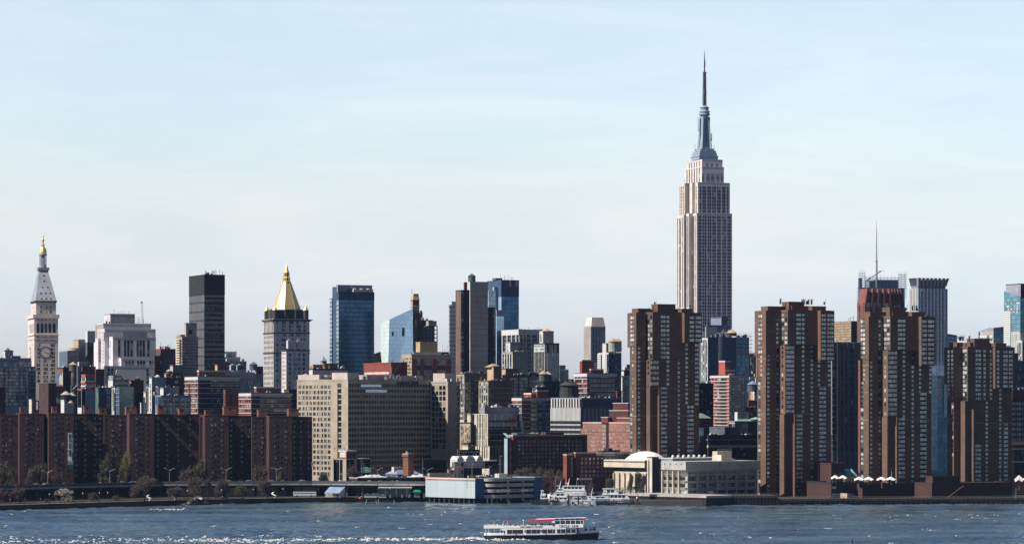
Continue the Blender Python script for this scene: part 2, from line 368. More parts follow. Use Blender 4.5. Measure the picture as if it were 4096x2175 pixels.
def tank(sx,sy_base,Y,r,h,label,wood='dark_grey',cone='tan_brick',legs=2.5,group='rooftop water tanks'):
 """rooftop water tank: drum with hoops, conical roof, braced legs"""
 z=pz(sy_base,Y);o=empty('water_tank',(px(sx,Y),Y+4,z),0,label,'water tank',group)
 m=MB();m.lathe([(r,legs),(r*.97,legs+h)],n=14);
 for k in range(4):m.lathe([(r*1.02,legs+h*(.1+.25*k)),(r*1.02,legs+h*(.1+.25*k)+.12)],n=14)
 m.build('drum',wood,o)
 MB().lathe([(r*1.12,legs+h),(r*1.1,legs+h+.1),(.15,legs+h+r*.75)],n=14).build('cone_roof',cone,o)
 if legs:
  for i in range(4):
   t=math.pi/4+i*math.pi/2
   m=MB();m.tube((r*.75*math.cos(t),r*.75*math.sin(t),0),(r*.75*math.cos(t),r*.75*math.sin(t),legs),.18,n=4)
   t2=t+math.pi/2;m.tube((r*.75*math.cos(t),r*.75*math.sin(t),0.1),(r*.75*math.cos(t2),r*.75*math.sin(t2),legs),.08,n=4)
   m.build('leg','dark_metal',o)
 return o
SRC=(0,0,1.0)
cA=(0,900,.4752);cB=(650,1000,.4751);cC=(1200,1080,.4386);cD=(1750,1080,.4386);cE=(2250,1180,.4386);cG=(2980,1180,.4386)
cH=(3400,860,.4386);cI=(3496,1300,.4386);cK=(2480,1180,.4386);cL=(0,1400,.2632);cM=(450,1420,.2485);cV=(1180,1450,.3655)
cF=(1800,1580,.29503);cU=(2400,1760,.27174);cP=(0,1620,.3363);cQ=(600,1620,.3363);cN=(2750,1500,.2925)
cX=(2650,180,.4386);cY=(2650,700,.4749);c8=(1690,1780,.2135);c9=(2100,1780,.1974);c7=(1200,1780,.2523)
# ================================================================== SETTING
def shore(sx):
 P_=[(-900,2080),(-400,2058),(0,2041),(300,2032),(600,2023),(900,2015),(1200,2009),(1640,2004),(1700,2003),(2180,2001),(2182,1996),(2490,1996),(2492,2011),(2565,2020),(2833,2022),(2835,2019),(3112,2018),(4096,2013),(4700,2009),(5400,2006)]
 for(a,ya),(b_,yb)in zip(P_,P_[1:]):
  if a<=sx<=b_:return ya+(yb-ya)*(sx-a)/(b_-a)
 return P_[-1][1]
def spt(sx,z=0):
 Y=F*H/(shore(sx)-HY);return(px(sx,Y),Y,z)
SX=sorted(set(list(range(-900,5401,100))+[1640,1700,2180,2182,2490,2492,2565,2833,2835,3112]))
def waves(X,Y):
 Z=np.zeros_like(X);rng=np.random.RandomState(3)
 for i in range(46):
  L_=4+15*rng.rand()**1.6;th=R(rng.uniform(-70,70));k=2*np.pi/L_;ph=rng.rand()*6.28;A=.018*L_**.55
  q=np.sin(k*(X*np.sin(th)+Y*np.cos(th))+ph+1.5*np.sin(X/37+Y/53+ph));Z=Z+A*(q+.35*q*q-.17)
 return Z*np.clip((1990-Y)/120,.25,1)
def river():
 xs=np.concatenate([np.linspace(-2600,-330,12)[:-1],np.arange(-330,331,1.5),np.linspace(330,2600,12)[1:]])
 ys=np.concatenate([np.linspace(-120,1300,14)[:-1],np.arange(1300,1700,1.6),np.arange(1700,1960,4.0),[2100.]])
 X,Y=np.meshgrid(xs,ys);Z=np.zeros_like(X)
 Z=waves(X,Y)
 v=np.stack([X.ravel(),Y.ravel(),Z.ravel()],1);nx,ny=len(xs),len(ys)
 i=np.arange(nx*ny).reshape(ny,nx);f=np.stack([i[:-1,:-1],i[:-1,1:],i[1:,1:],i[1:,:-1]],-1).reshape(-1,4)
 me=bpy.data.meshes.new('river');me.from_pydata(v.tolist(),[],f.tolist());me.polygons.foreach_set('use_smooth',np.ones(len(f),dtype=bool))
 m,n,l,b=newmat('water')
 t=n.new('ShaderNodeTexCoord');nz=n.new('ShaderNodeTexNoise');nz.inputs['Scale'].default_value=.45;nz.inputs['Detail'].default_value=6;nz.inputs['Roughness'].default_value=.65
 mp=n.new('ShaderNodeMapping');mp.inputs['Scale'].default_value=(1,.55,1);l.new(t.outputs['Object'],mp.inputs[0]);l.new(mp.outputs[0],nz.inputs['Vector'])
 n2=n.new('ShaderNodeTexNoise');n2.inputs['Scale'].default_value=.03;n2.inputs['Detail'].default_value=6;m9=n.new('ShaderNodeMapping');m9.inputs['Scale'].default_value=(.45,.8,1);l.new(t.outputs['Object'],m9.inputs[0]);l.new(m9.outputs[0],n2.inputs['Vector']);mr=n.new('ShaderNodeMapRange');mr.inputs[1].default_value=.35;mr.inputs[2].default_value=.65;l.new(n2.outputs['Fac'],mr.inputs[0])
 bp=n.new('ShaderNodeBump');bp.inputs['Strength'].default_value=1.0;bp.inputs['Distance'].default_value=.5;l.new(nz.outputs['Fac'],bp.inputs['Height']);l.new(bp.outputs[0],b.inputs['Normal'])
 l.new(mixc(n,l,mr.outputs[0],(.035,.065,.095),(.09,.135,.165)),b.inputs['Base Color'])
 l.new(math_(n,l,'ADD',math_(n,l,'MULTIPLY',mr.outputs[0],.16),.1),b.inputs['Roughness']);l.new(math_(n,l,'ADD',math_(n,l,'MULTIPLY',mr.outputs[0],.6),.5),bp.inputs['Strength']);b.inputs['IOR'].default_value=1.33
 me.materials.append(m);o=bpy.data.objects.new('river',me);COL.objects.link(o);o['kind']='structure'
river()
def ground():
 e=[spt(x,GZ)for x in SX];far=[(px(x,6200),6200,GZ)for x in SX];n=len(e)
 m=MB();m.add(e+far,[(i,i+1,n+i+1,n+i)for i in range(n-1)]);tag(m.build('ground','park_ground',fix=False),kind='structure')
 m=MB();lo_=[spt(x,-2)for x in SX];e2=[(x,y-.15,z)for x,y,z in e]
 m.add([(x,y-.15,z)for x,y,z in lo_]+[(x,y,GZ+.15)for x,y,z in e2],[(i,i+1,n+i+1,n+i)for i in range(n-1)])
 m.add([(x,y,GZ+.15)for x,y,z in e2]+[(x,y+1.0,GZ+.15)for x,y,z in e2],[(i,i+1,n+i+1,n+i)for i in range(n-1)],1)
 o=m.build('river_wall',['stone_dark','concrete'],fix=False);tag(o,'dark stone quay wall with pale coping along the whole waterfront','quay wall')
 m=MB()
 for i in range(n-1):
  (xa,ya,_),(xb,yb,_)=spt(SX[i],0),spt(SX[i+1],0)
  if SX[i]>1640:break
  m.add([(xa,ya+1.2,GZ+.006),(xb,yb+1.2,GZ+.006),(xb,yb+9,GZ+.006),(xa,ya+9,GZ+.006)],[(0,1,2,3)])
 tag(m.build('promenade','roof_tan',fix=False),kind='structure')
ground()
def haze():
 m=bpy.data.materials.new('haze_air');m.use_nodes=True;n,l=m.node_tree.nodes,m.node_tree.links;n.remove(n['Principled BSDF'])
 v=n.new('ShaderNodeVolumePrincipled');v.inputs['Color'].default_value=(.36,.58,1.0,1);v.inputs['Density'].default_value=HAZE;v.inputs['Anisotropy'].default_value=.0
 l.new(v.outputs[0],n['Material Output'].inputs['Volume']);MATS['haze_air']=m
 tag(MB().box(-2700,-200,-6,2700,6400,480).build('haze','haze_air',fix=True),kind='stuff')
HAZE=.000012
haze()
# ================================================================== BUILDINGS, far to near
def lantern_cap(b,name,mat,cx,cy,prof,n=12,rot=0,label=None):return b.part(name,MB().lathe(prof,(cx,cy),n,rot=rot),mat,label,fix=True)
# ---- marble clock tower
b=Bld(cA,'clock_tower','slender pale marble clock tower with gold lantern at the far left of the skyline','tower',2820,288,a=16)
sh=b.tier(235,288,490,915,'limestone',par=0)
lg=b.tier(236,288,489,765,'limestone',yb=915,par=0,name='loggia_wall')
up=b.tier(262,303,472,635,'limestone',yb=755,Y=2822,par=0,name='upper_wall')
cx,cy=(sh.x0+sh.x1)/2,(sh.y0+sh.y1)/2
b.band(sh,752,3.2,'limestone','balcony',1.0);b.band(sh,765,.8,'stone_dark','cornice',.9);b.band(sh,917,1,'limestone','cornice',.7);b.band(sh,955,.6,'limestone','cornice',.4);b.band(up,636,1.4,'stone_dark','cornice',.8)
zr=lambda y:b.z(y,2822)
r0=(up.x0-.4,up.y0-.4,up.x1+.4,up.y1+.4);hw=4.1
b.part('spire_roof',MB().frustum(r0,zr(636),(cx-hw,cy-hw,cx+hw,cy+hw),zr(380)),'netting_grey',fix=False)
m=MB();hw+=1.0
m.box(cx-hw,cy-hw,zr(372),cx+hw,cy+hw,zr(350));m.box(cx-hw+.8,cy-hw+.8,zr(384),cx+hw-.8,cy+hw-.8,zr(372));b.part('balcony',m,'netting_grey')
m=MB();m.lathe([(1.9,zr(350)),(1.9,zr(240))],(cx,cy),8)
for k in range(8):
 t=k*math.pi/4+.2;m.tube((cx+2.9*math.cos(t),cy+2.9*math.sin(t),zr(345)),(cx+2.9*math.cos(t),cy+2.9*math.sin(t),zr(245)),.42,n=6)
m.lathe([(3.4,zr(350)),(3.4,zr(326))],(cx,cy),8,rot=.2);m.lathe([(3.9,zr(245)),(3.9,zr(238))],(cx,cy),8,rot=.2)
b.part('lantern',m,'netting_grey')
lantern_cap(b,'gold_dome','gold',cx,cy,[(3.5,zr(236)),(3.4,zr(215)),(2.8,zr(195)),(1.9,zr(178)),(1.0,zr(168)),(.9,zr(162)),(2.0,zr(160)),(2.0,zr(157)),(.85,zr(150)),(.75,zr(128)),(1.25,zr(122)),(1.1,zr(110)),(.5,zr(100)),(.4,zr(92)),(.75,zr(86)),(.42,zr(80)),(.12,zr(74)),(.1,zr(60))],14)
for f,xs,w in(('E',(320,353,386,420,455),2.4),('S',(251,258,265,273,281),2.4)):
 for x in xs:
  t=b.ulen(x,lg.P)if f=='E' else b.vlen(x,lg.P);z0,z1=b.z(905),b.z(838)
  pts=[(-w/2,z0),(w/2,z0),(w/2,z1)]+[(w/2*math.cos(q*math.pi/6),z1+w/2*math.sin(q*math.pi/6))for q in range(1,6)]+[(-w/2,z1)]
  m=MB()
  if f=='E':m.side([(t+p,q)for p,q in pts],lg.y0-.08,lg.y0+.02)
  else:m.side([(lg.y0+t+p,q)for p,q in pts],0,.1);m.v=[(lg.x0-.08+y,x,z)for x,y,z in m.v]
  b.part('arch_opening',m,'win_dark')
for f,x in(('E',385),('S',254)):
 t=b.ulen(x,sh.P)if f=='E' else b.vlen(x,sh.P);z=b.z(1073);r=4.6
 def disc(rad,off,n=24):
  vs=[(rad*math.cos(2*math.pi*i/n),rad*math.sin(2*math.pi*i/n))for i in range(n)]
  q=MB();q.side(vs,-off,.02);return q
 def put(q):
  if f=='E':q.v=[(t+x_,sh.y0+y_,z+z_)for x_,y_,z_ in q.v]
  else:q.v=[(sh.x0+y_,sh.y0+t+x_,z+z_)for x_,y_,z_ in q.v]
  return q
 cf=b.part('clock_face',put(disc(r*1.2,.15)),'stone_dark');q=put(disc(r,.25));e=q.build('dial','limestone',cf)
 for k in range(12):
  a_=k*math.pi/6;q=MB();p0=(r*.78*math.cos(a_),r*.78*math.sin(a_));p1=(r*.95*math.cos(a_),r*.95*math.sin(a_));n_=(-.14*math.sin(a_)*2,.14*math.cos(a_)*2)
  q.side([(p0[0]-n_[0],p0[1]-n_[1]),(p1[0]-n_[0],p1[1]-n_[1]),(p1[0]+n_[0],p1[1]+n_[1]),(p0[0]+n_[0],p0[1]+n_[1])],-.32,-.2);put(q).build('hour_mark','stone_dark',cf)
 for a_,L_ in((R(-8),r*.85),(R(142),r*.7)):
  q=MB();n_=(-.28*math.sin(a_),.28*math.cos(a_));q.side([(-n_[0],-n_[1]),(L_*math.cos(a_),L_*math.sin(a_)),(n_[0],n_[1])],-.36,-.22);put(q).build('clock_hand','stone_dark',cf)
W3=[312,322,332,371,384,397,430,443,456];W3s=[249,256,263,270,277]
b.win(up,'E',[346,380,393,428],(690,725,2),2.0,3.6,'win');b.win(up,'S',[274,284,294],(690,728,2),1.6,3.4,'win')
b.win(sh,'E',[312,322,332,430,443,456],(1010,1110,4),1.35,3.2,'win');b.win(sh,'E',W3,(1143,1310,6),1.35,3.2,'win');b.win(sh,'E',W3,(940,970,2),1.1,1.8,'win')
b.win(sh,'S',W3s,(1008,1130,5),1.5,3.2,'win');b.win(lg,'E',[356,386,420,455,325],(795,795,1),1.6,2.0);b.win(sh,'S',W3s,(945,975,2),1.2,2)
for i,(y,xs)in enumerate(((420,(382,)),(468,(382,)),(521,(364,404)),(572,(348,385,420)),(620,(350,385,422)))):
 k=(636-y)/(636-380)
 for x in xs:
  yy=r0[1]+(cy-4.1-r0[1])*k;xx=cx+((x-387)/100)*11.5
  m=MB();m.box(xx-.5,yy-.4,zr(y)-.8,xx+.5,yy+1.2,zr(y)+.7);m.side([(xx-.7,zr(y)+.7),(xx+.7,zr(y)+.7),(xx,zr(y)+1.4)],yy-.6,yy+1.4);b.part('dormer',m,'limestone')
  d=MB().box(xx-.25,yy-.46,zr(y)-.5,xx+.25,yy-.4,zr(y)+.5);b.part('dormer_window',d,'win_dark')
b.done()
# ---- tiered limestone block with roof scaffolding
b=Bld(cA,'stepped_office_block','massive stepped limestone block with netting draped on its upper setbacks','office building',2750,1020,a=19)
t1=b.tier(960,1020,1345,1125,'lilac_stone');t0=b.tier(860,890,1345,1190,'lilac_stone',Y=2735)
t2=b.tier(880,950,1310,945,'lilac_stone',Y=2758);t3=b.tier(818,880,1308,878,'lilac_stone',Y=2772);t4=b.tier(818,868,1272,832,'lilac_stone',Y=2780)
t5=b.tier(878,928,1135,752,'netting_grey',Y=2790,matS='lilac_stone');t6=b.tier(785,825,1010,960,'lilac_stone',Y=2786)
for x0,x1,y0,y1 in((1032,1235,893,968),):
 u0,u1=b.ulen(x0,t2.P),b.ulen(x1,t2.P);m=MB();m.box(t2.x0+u0,t2.y0-1.2,b.z(y1,2758),t2.x0+u1,t2.y0-.9,b.z(y0,2758));b.part('scaffold_netting',m,'netting_grey')
u0=b.vlen(880,t3.P);m=MB();m.box(t3.x0-1.2,t3.y0-1,b.z(968,2772),t3.x0-.9,t3.y0+u0+2,b.z(895,2772));b.part('scaffold_netting',m,'white_paint')
m=MB()
for i in range(9):
 x=t4.x0+4+i*4;m.tube((x,t4.y0+1,t4.z1),(x,t4.y0+1,t4.z1+6),.15,n=4)
for k in(2,4,6):m.tube((t4.x0+4,t4.y0+1,t4.z1+k),(t4.x0+36,t4.y0+1,t4.z1+k),.12,n=4)
b.part('scaffold_frame',m,'steel');
m=MB()
for k in range(8):m.box(t4.x0-.6,t4.y0+2+k*4,40,t4.x0,t4.y0+3.2+k*4,t4.z1)
b.part('stone_pier',m,'limestone')
m=MB();m.box(t3.x1-1.8,t3.y0-2,20,t3.x1-1.6,t3.y0-1.8,t3.z1);m.box(t3.x1-.2,t3.y0-2,20,t3.x1,t3.y0-1.8,t3.z1)
for k in range(20):m.box(t3.x1-1.8,t3.y0-2,24+k*3.5,t3.x1,t3.y0-1.8,24.2+k*3.5)
b.part('hoist_mast',m,'lamp_metal')
g1=[1002,1052,1080,1108,1158,1184,1210,1248]
b.win(t2,'E',g1,(978,1090,5),2.3,3.6,'win_dark');b.win(t1,'E',[1062,1090,1118,1162,1187,1212,1265,1292,1320],(1155,1300,5),2.4,3.6,'win_dark');b.win(t0,'E',[915,945,1240],(1220,1320,4),2.2,3.4,'win_dark')
b.win(t2,'S',[890,905,918,930],(985,1110,5),2.4,3.4,'win');b.win(t3,'S',(5,.05,.95),(905,1150,9),2,3.2,'win_dark');b.win(t1,'S',[972,985,1005],(1160,1320,6),2.2,3.4);b.win(t0,'S',[866,876,884],(1205,1340,6),2.2,3.4);b.win(t6,'E',(8,.05,.9),(990,1140,6),2,3.4,'win_dark')
b.units(t4,6,4);b.masts(t5,5,5);b.done()
# ---- neighbours of the clock tower
b=Bld(cA,'glass_apartment_block','low teal glass block with grey concrete tower beside the clock tower','apartment building',2700,568)
t1=b.tier(498,568,665,1062,'grey_brick',matS='glass_teal_dark');t2=b.tier(616,660,722,968,'grey_brick',Y=2715,matS='tan_brick');t3=b.tier(718,735,790,985,'dark_grey',Y=2712,pm='white_paint')
t4=b.bx(718,735,800,890,985,Y=2711);m=MB();m.box(t4.x0,t4.y0-.5,t4.z0,t4.x1,t4.y1,t4.z1);b.part('netting_wrap',m,'white_paint')
m=MB().lathe([(5,0),(5,3)],(0,0),16);m.v=[(x+t1.x0+8,y+t1.y0+6,z+t1.z1)for x,y,z in m.v];b.part('penthouse',m,'tan_brick')
b.win(t1,'E',(4,.05,.95),(1085,1210,5),2.6,3.6,'win_blue');b.win(t3,'E',(3,.1,.9),(1000,1130,6),2,3.4,'win_dark');b.done()
o=empty('tower_crane',(px(589,2900),2900,60),0,'thin lattice crane jib rising behind the stepped limestone block','crane')
m=MB();p0=Vector((0,0,0));p1=Vector((-5,0,pz(1209,2900)-60))
for dx in(-.9,.9):m.tube(p0+Vector((dx,0,0)),p1+Vector((dx*.6,0,0)),.13,n=4)
for i in range(26):
 a_=p0.lerp(p1,i/26);c_=p0.lerp(p1,(i+1)/26);s_=.8 if i%2 else-.8;m.tube(a_+Vector((s_,0,0)),c_+Vector((-s_,0,0)),.08,n=3)
m.build('jib','steel',o);MB().box(-5.8,-.5,pz(1209,2900)-60.6,-4.4,.5,pz(1206,2900)-60).build('jib_head','dark_metal',o)
b=Bld(cB,'unfinished_tower','unfinished concrete frame wrapped in teal netting left of the beige balcony tower','construction site',2850,20)
t1=b.tier(-70,-20,112,870,'netting_teal',par=0);t2=b.tier(-60,-15,110,830,'rust_steel',yb=870,par=0,name='steel_frame')
for k in range(5):
 m=MB();z=t1.z1-6-k*9;m.box(t1.x0-.4,t1.y0-.4,z,t1.x1+.4,t1.y0-.1,z+.8);b.part('floor_slab',m,'rust_steel')
m=MB().box(t1.x0+8,t1.y0-.5,20,t1.x0+22,t1.y0-.1,t1.z1-3);b.part('hoist_bay',m,'rust_steel');b.units(t2,8,3,'steel');b.masts(t2,5,6);b.done()
b=Bld(cA,'brick_office','low dark red brick building in front of the teal netted frame','building',2700,1300)
t1=b.tier(1290,1300,1380,1105,'maroon_brick');b.win(t1,'E',(5,.05,.95),(1125,1290,7),2,2.2,'win_dark');b.done()
# ---- black slab and its neighbours
b=Bld(cB,'black_office_tower','tall flat-topped black slab tower with a ribbed grey left side','office tower',2620,352)
t1=b.tier(224,352,524,205,'glass_black',matS='black_ribs',par=0);b.band(t1,205,17,'black_wall','plant_floor_band',.12)
m=MB();v0=b.vlen(285,t1.P);v1=b.vlen(305,t1.P);m.box(t1.x0-.25,t1.y0+v1,b.z(285),t1.x0-.13,t1.y0+v0,b.z(225));b.part('louvre_panel',m,'black_wall')
b.win(t1,'E',(22,.02,.98),(318,990,16),1.25,1.9,'win_dark');b.masts(t1,14,5);b.units(t1,3,2,'dark_grey');b.done()
b=Bld(cB,'balcony_apartment_tower','beige apartment tower with stacked balconies in front of the black slab tower','apartment building',2500,165)
t1=b.tier(115,165,300,735,'grey_brick',matS='tan_brick');t2=b.tier(186,198,288,620,'grey_brick',yb=735,Y=2515,matS='tan_brick',name='penthouse');t3=b.tier(120,150,190,718,'tan_brick',yb=735,Y=2510)
b.bands(t1,760,1040,12,.4,'stone_dark',out=.12)
for k in range(13):
 z=b.z(755+k*21);m=MB();m.box(t1.x0-1.4,t1.y0+3,z,t1.x0,t1.y1-3,z+.25);m.box(t1.x0-1.4,t1.y0+3,z+.25,t1.x0-1.3,t1.y1-3,z+1.1);b.part('balcony',m,'cream')
b.win(t1,'E',[180,200,285],(772,1040,12),1.8,2,'win');b.win(t1,'S',(5,.05,.95),(762,1040,13),2.2,2.2,'win_dark');b.win(t2,'E',[236],(690,690,1),4,4,'win_dark');b.done()
b=Bld(cB,'stepped_stone_building','pale stone building stepping down to the right of the black slab tower','building',2720,520)
t1=b.tier(505,518,624,860,'lilac_stone');t2=b.tier(505,518,655,905,'lilac_stone',Y=2715);t3=b.tier(505,518,707,940,'lilac_stone',Y=2708)
b.win(t1,'E',[535,552,580,600],(900,960,3),2.2,2.6,'win_dark');b.win(t3,'E',(9,.03,.97),(958,990,2),2,2.6,'win_dark');b.units(t2,4,4);b.units(t3,5,3);b.done()
for sx_,w in((937,14),(966,18)):
 Y=2600;z=pz(1488,Y);o=empty('cooling_tower',(px(sx_,Y),Y,z),R(23),'pale grey cooling unit on the roof left of the golden pyramid tower, '+('narrower one' if w==14 else 'wider one'),'cooling unit','rooftop cooling units');w=w*Y/F
 m=MB();m.box(-w,0,1.5,w,4,6);
 for k in range(4):m.box(-w+.2+k*.66*w,.2,0,-w+.5+k*.66*w,.5,1.5)
 m.build('casing','pale_blue',o);MB().box(-w*.75,-.1,2,w*.75,0,5.2).build('grille','navy_wall',o);m=MB();m.lathe([(w*.6,6),(w*.7,6.9)],(0,2),12);m.build('fan_stack','white_paint',o)
 # ---- golden pyramid tower
b=Bld(cB,'pyramid_roof_tower','stone tower with a gleaming gold pyramid roof and lantern','tower',2843,935,a=21)
t1=b.tier(850,935,1238,585,'lilac_stone',matS='concrete');t2=b.tier(877,945,1222,505,'stone_dark',yb=585,Y=2848)  # S side greyed by concrete to stand in for its missing shade
b.band(t1,582,1.6,'stone_dark','cornice',1.3);b.band(t1,692,1.0,'stone_dark','cornice',.5);b.band(t1,860,1.0,'stone_dark','cornice',.5)
zz=lambda y:b.z(y,2850)
cx,cy=(t2.x0+t2.x1)/2-.5,(t2.y0+t2.y1)/2;rb,rt=13.0,3.7
def oct_(r,z):return[(cx+r*math.cos(R(22.5+45*i)),cy+r*math.sin(R(22.5+45*i))*.9,z)for i in range(8)]
m=MB();m.add(oct_(rb,zz(498))+oct_(rt,zz(262)),[(i,(i+1)%8,8+(i+1)%8,8+i)for i in range(8)]+[tuple(range(8,16))]);b.part('gold_roof',m,'gold')
m=MB()
for i in range(8):
 p,q=oct_(rb,zz(498))[i],oct_(rt,zz(262))[i];m.tube(p,q,.22,.18,4)
b.part('roof_ridge',m,'gold')
m=MB();m.lathe([(3.9,zz(262)),(3.9,zz(256)),(3.2,zz(254)),(3.2,zz(228)),(3.5,zz(226)),(2.7,zz(222)),(2.5,zz(185)),(2.7,zz(183)),(2.1,zz(176)),(.7,zz(126)),(.3,zz(120)),(.3,zz(112)),(.1,zz(108))],(cx,cy),8,rot=R(22.5));b.part('lantern',m,'gold')
for i in range(8):
 t=R(45*i);m=MB()
 for zt,zb,rr in((238,252,3.05),(192,218,2.5)):
  x,y=cx+rr*math.cos(t),cy+rr*math.sin(t);n_=(-math.sin(t)*.5,math.cos(t)*.5)
  m.add([(x-n_[0],y-n_[1],zz(zb)),(x+n_[0],y+n_[1],zz(zb)),(x+n_[0],y+n_[1],zz(zt)),(x-n_[0],y-n_[1],zz(zt)),(x*1-cx*.0,y,zz(zt)+.9)],[(0,1,2,4,3)])
 m.v=[(cx+(x-cx)*1.03,cy+(y-cy)*1.03,z)for x,y,z in m.v];b.part('lantern_arch',m,'stone_dark')
for ux,uy in((0,0),(1,0),(0,1),(1,1),(.0,.5),(.33,0),(.67,0)):
 x=t1.x0+2.6+(t1.x1-t1.x0-5.2)*ux;y=t1.y0+2.6+(t1.y1-t1.y0-5.2)*uy;big=ux in(0,1)and uy in(0,1);r=2.5 if big else 1.1
 m=MB();m.lathe([(r,b.z(585)),(r,zz(505))],(x,y),6);tt=b.part('turret',m,'stone_dark');lantern=MB();lantern.lathe([(r*1.15,zz(505)),(.15,zz(468 if big else 490))],(x,y),6);lantern.build('turret_cap','gold' if big else 'stone_dark',tt)
m=MB()
for k in range(12):x=t2.x0+2+k*(t2.x1-t2.x0-4)/11;m.tube((x,t2.y0-.6,t2.z0),(x,t2.y0-.6,t2.z1+2),.12,n=4)
for k in range(5):m.tube((t2.x0,t2.y0-.6,t2.z0+3*k),(t2.x1,t2.y0-.6,t2.z0+3*k),.1,n=4)
b.part('scaffold_frame',m,'navy_wall')
m=MB()
for k in range(7):m.box(t1.x0-.8,t1.y0+2+k*(t1.y1-t1.y0-4)/6.5,b.z(690),t1.x0,t1.y0+3.4+k*(t1.y1-t1.y0-4)/6.5,b.z(585))
b.part('stone_pier',m,'limestone')
for f in 'EW':
 m=MB();x=t1.x1 if f=='E' else t1.x0;s_=1 if f=='E' else-1;m.box(min(x,x+3*s_),t1.y0,b.z(588),max(x,x+3*s_),t1.y0+1,b.z(582));b.part('gargoyle',m,'stone_dark')
cols=[965,1012,1030,1075,1093,1135,1153,1195]
b.win(t1,'E',cols,(608,672,3),2.2,3.4,'win');b.win(t1,'E',cols,(712,1140,11),2.2,3.2,'win');b.win(t1,'S',(6,.05,.95),(610,670,3),2.2,4);b.win(t1,'S',(7,.04,.96),(730,1120,10),2.2,3,'win_dark')
b.done()
b=Bld(cB,'stone_wing_building','lower stone building with white roof tanks in front of the gold roofed tower','office building',2790,1042)
t1=b.tier(1003,1042,1237,845,'lilac_stone',matS='limestone');b.win(t1,'E',[1072,1115,1132,1150,1190],(880,1155,8),2.4,3.2,'win');b.win(t1,'S',(3,.1,.9),(870,1150,9),2.2,3)
b.band(t1,838,1.0,'stone_dark','cornice',.6)
for k in range(2):
 x=t1.x0+2.5+k*8.6;m=MB();m.box(x,t1.y0+2,t1.z1+2,x+7.4,t1.y0+7,t1.z1+9);b.part('plant_tank',m,'white_paint');m=MB();m.lathe([(3,t1.z1+9),(3.2,t1.z1+10.6)],(x+3.7,t1.y0+5),12);b.part('fan_stack',m,'steel')
m=MB()
for k in range(7):m.tube((t1.x0+2+k*2.7,t1.y0+1,t1.z1),(t1.x0+2+k*2.7,t1.y0+1,t1.z1+9),.15,n=4)
b.part('pipe_frame',m,'lamp_metal');b.masts(t1,2,26);b.done()
# ---- blue glass tower with dark slot
b=Bld(cC,'blue_glass_tower','broad dark blue glass tower with flat top and white roof fans','office tower',2750,352)
t1=b.tier(332,352,677,200,'glass_tower',par=.3,pm='navy_wall',matS='glass_stripe');t2=b.tier(295,330,420,155,'navy_wall',Y=2765,par=.3);t3=b.tier(270,291,400,258,'glass_stripe',Y=2772,par=.3)
t4=b.tier(333,345,658,137,'slate',yb=200,Y=2758,par=.3,name='penthouse')
b.band(t1,200,7,'navy_wall','louvre_band',.1)
for k in range(3):
 m=MB();x=t1.x1-19+k*6.3;m.box(x,t1.y0+1,t1.z1,x+5.8,t1.y0+3,t1.z1+2.8);m.lathe([(2.5,t1.z1+2.8),(2.6,t1.z1+3.5)],(x+2.9,t1.y0+3),10);b.part('roof_fan',m,'white_paint')
for x,y in((443,180),(470,150)):m=MB();u=b.ulen(x,t4.P);m.box(t4.x0+u-1,t4.y0-.1,b.z(y+8),t4.x0+u+1,t4.y0,b.z(y-10));b.part('louvre_door',m,'white_paint' if x==470 else 'black_wall')
b.done()
b=Bld(cC,'green_pyramid_turret','small brick turret with green pyramid cap left of the blue glass tower','tower',2600,205)
t1=b.tier(186,205,243,828,'grey_brick',par=.2);m=MB();cx,cy=(t1.x0+t1.x1)/2,(t1.y0+t1.y1)/2;m.frustum((t1.x0-.6,t1.y0-.6,t1.x1+.6,t1.y1+.6),t1.z1+.1,(cx-.1,cy-.1,cx+.1,cy+.1),b.z(785));b.part('pyramid_roof',m,'copper_green');m=MB();m.tube((cx,cy,b.z(786)),(cx,cy,b.z(778)),.2,.05,5);b.part('finial',m,'dark_metal')
b.win(t1,'E',(3,.1,.9),(845,845,1),1,2.4,'win_dark');b.done()
# ---- faceted pale glass tower
b=Bld(cC,'faceted_glass_tower','pale blue faceted glass tower with slanted top','apartment tower',2850,812)
P0=(px(b.sx(812),2850),2850.);z0=0
def fp(x,Y,y):X=px(b.sx(x),Y);u,v=b.lo(X,Y);return(u,v,b.z(y,Y))
A_,B_,C_,D_=(735,2872),(808,2850),(1028,2872),(1058,2895)
m=MB()
tA,tA2,tB,tC,tD=fp(735,2872,492),fp(768,2862,465),fp(815,2850,452),fp(1026,2872,352),fp(1058,2895,487)
bA,bB,bC,bD=fp(733,2872,1300),fp(795,2850,1300),fp(1040,2872,1300),fp(1062,2895,1300)
back=fp(900,2915,420);bback=fp(900,2915,1300);tCd=fp(1031,2874,487)
m.add([tA,tA2,tB,bB,bA],[(4,3,2,1,0)],1);m.add([tB,tC,bC,bB],[(3,2,1,0)],0);m.add([tC,tCd,tD,bD,bC],[(4,3,2,1,0)],0)
m.add([tA,tA2,tB,tC,back],[(0,1,2,3,4)],0);m.add([tC,tD,back],[(0,1,2)],2);m.add([tA,bA,bback,back],[(0,1,2,3)],1);m.add([tD,back,bback,bD],[(0,1,2,3)],0)
b.part('wall',m,['glass_pale','glass_mint','roof_grey'],fix=False)
for(x,y)in((940,545),(940,582),(842,580)):
 k=(x-812)/(1028-812);p=fp(x,2850+22*k,y);m=MB();m.box(p[0]-1.3,p[1]-.2,p[2]-2,p[0]+1.3,p[1]+.3,p[2]+2);b.part('open_panel',m,'blue_panel')
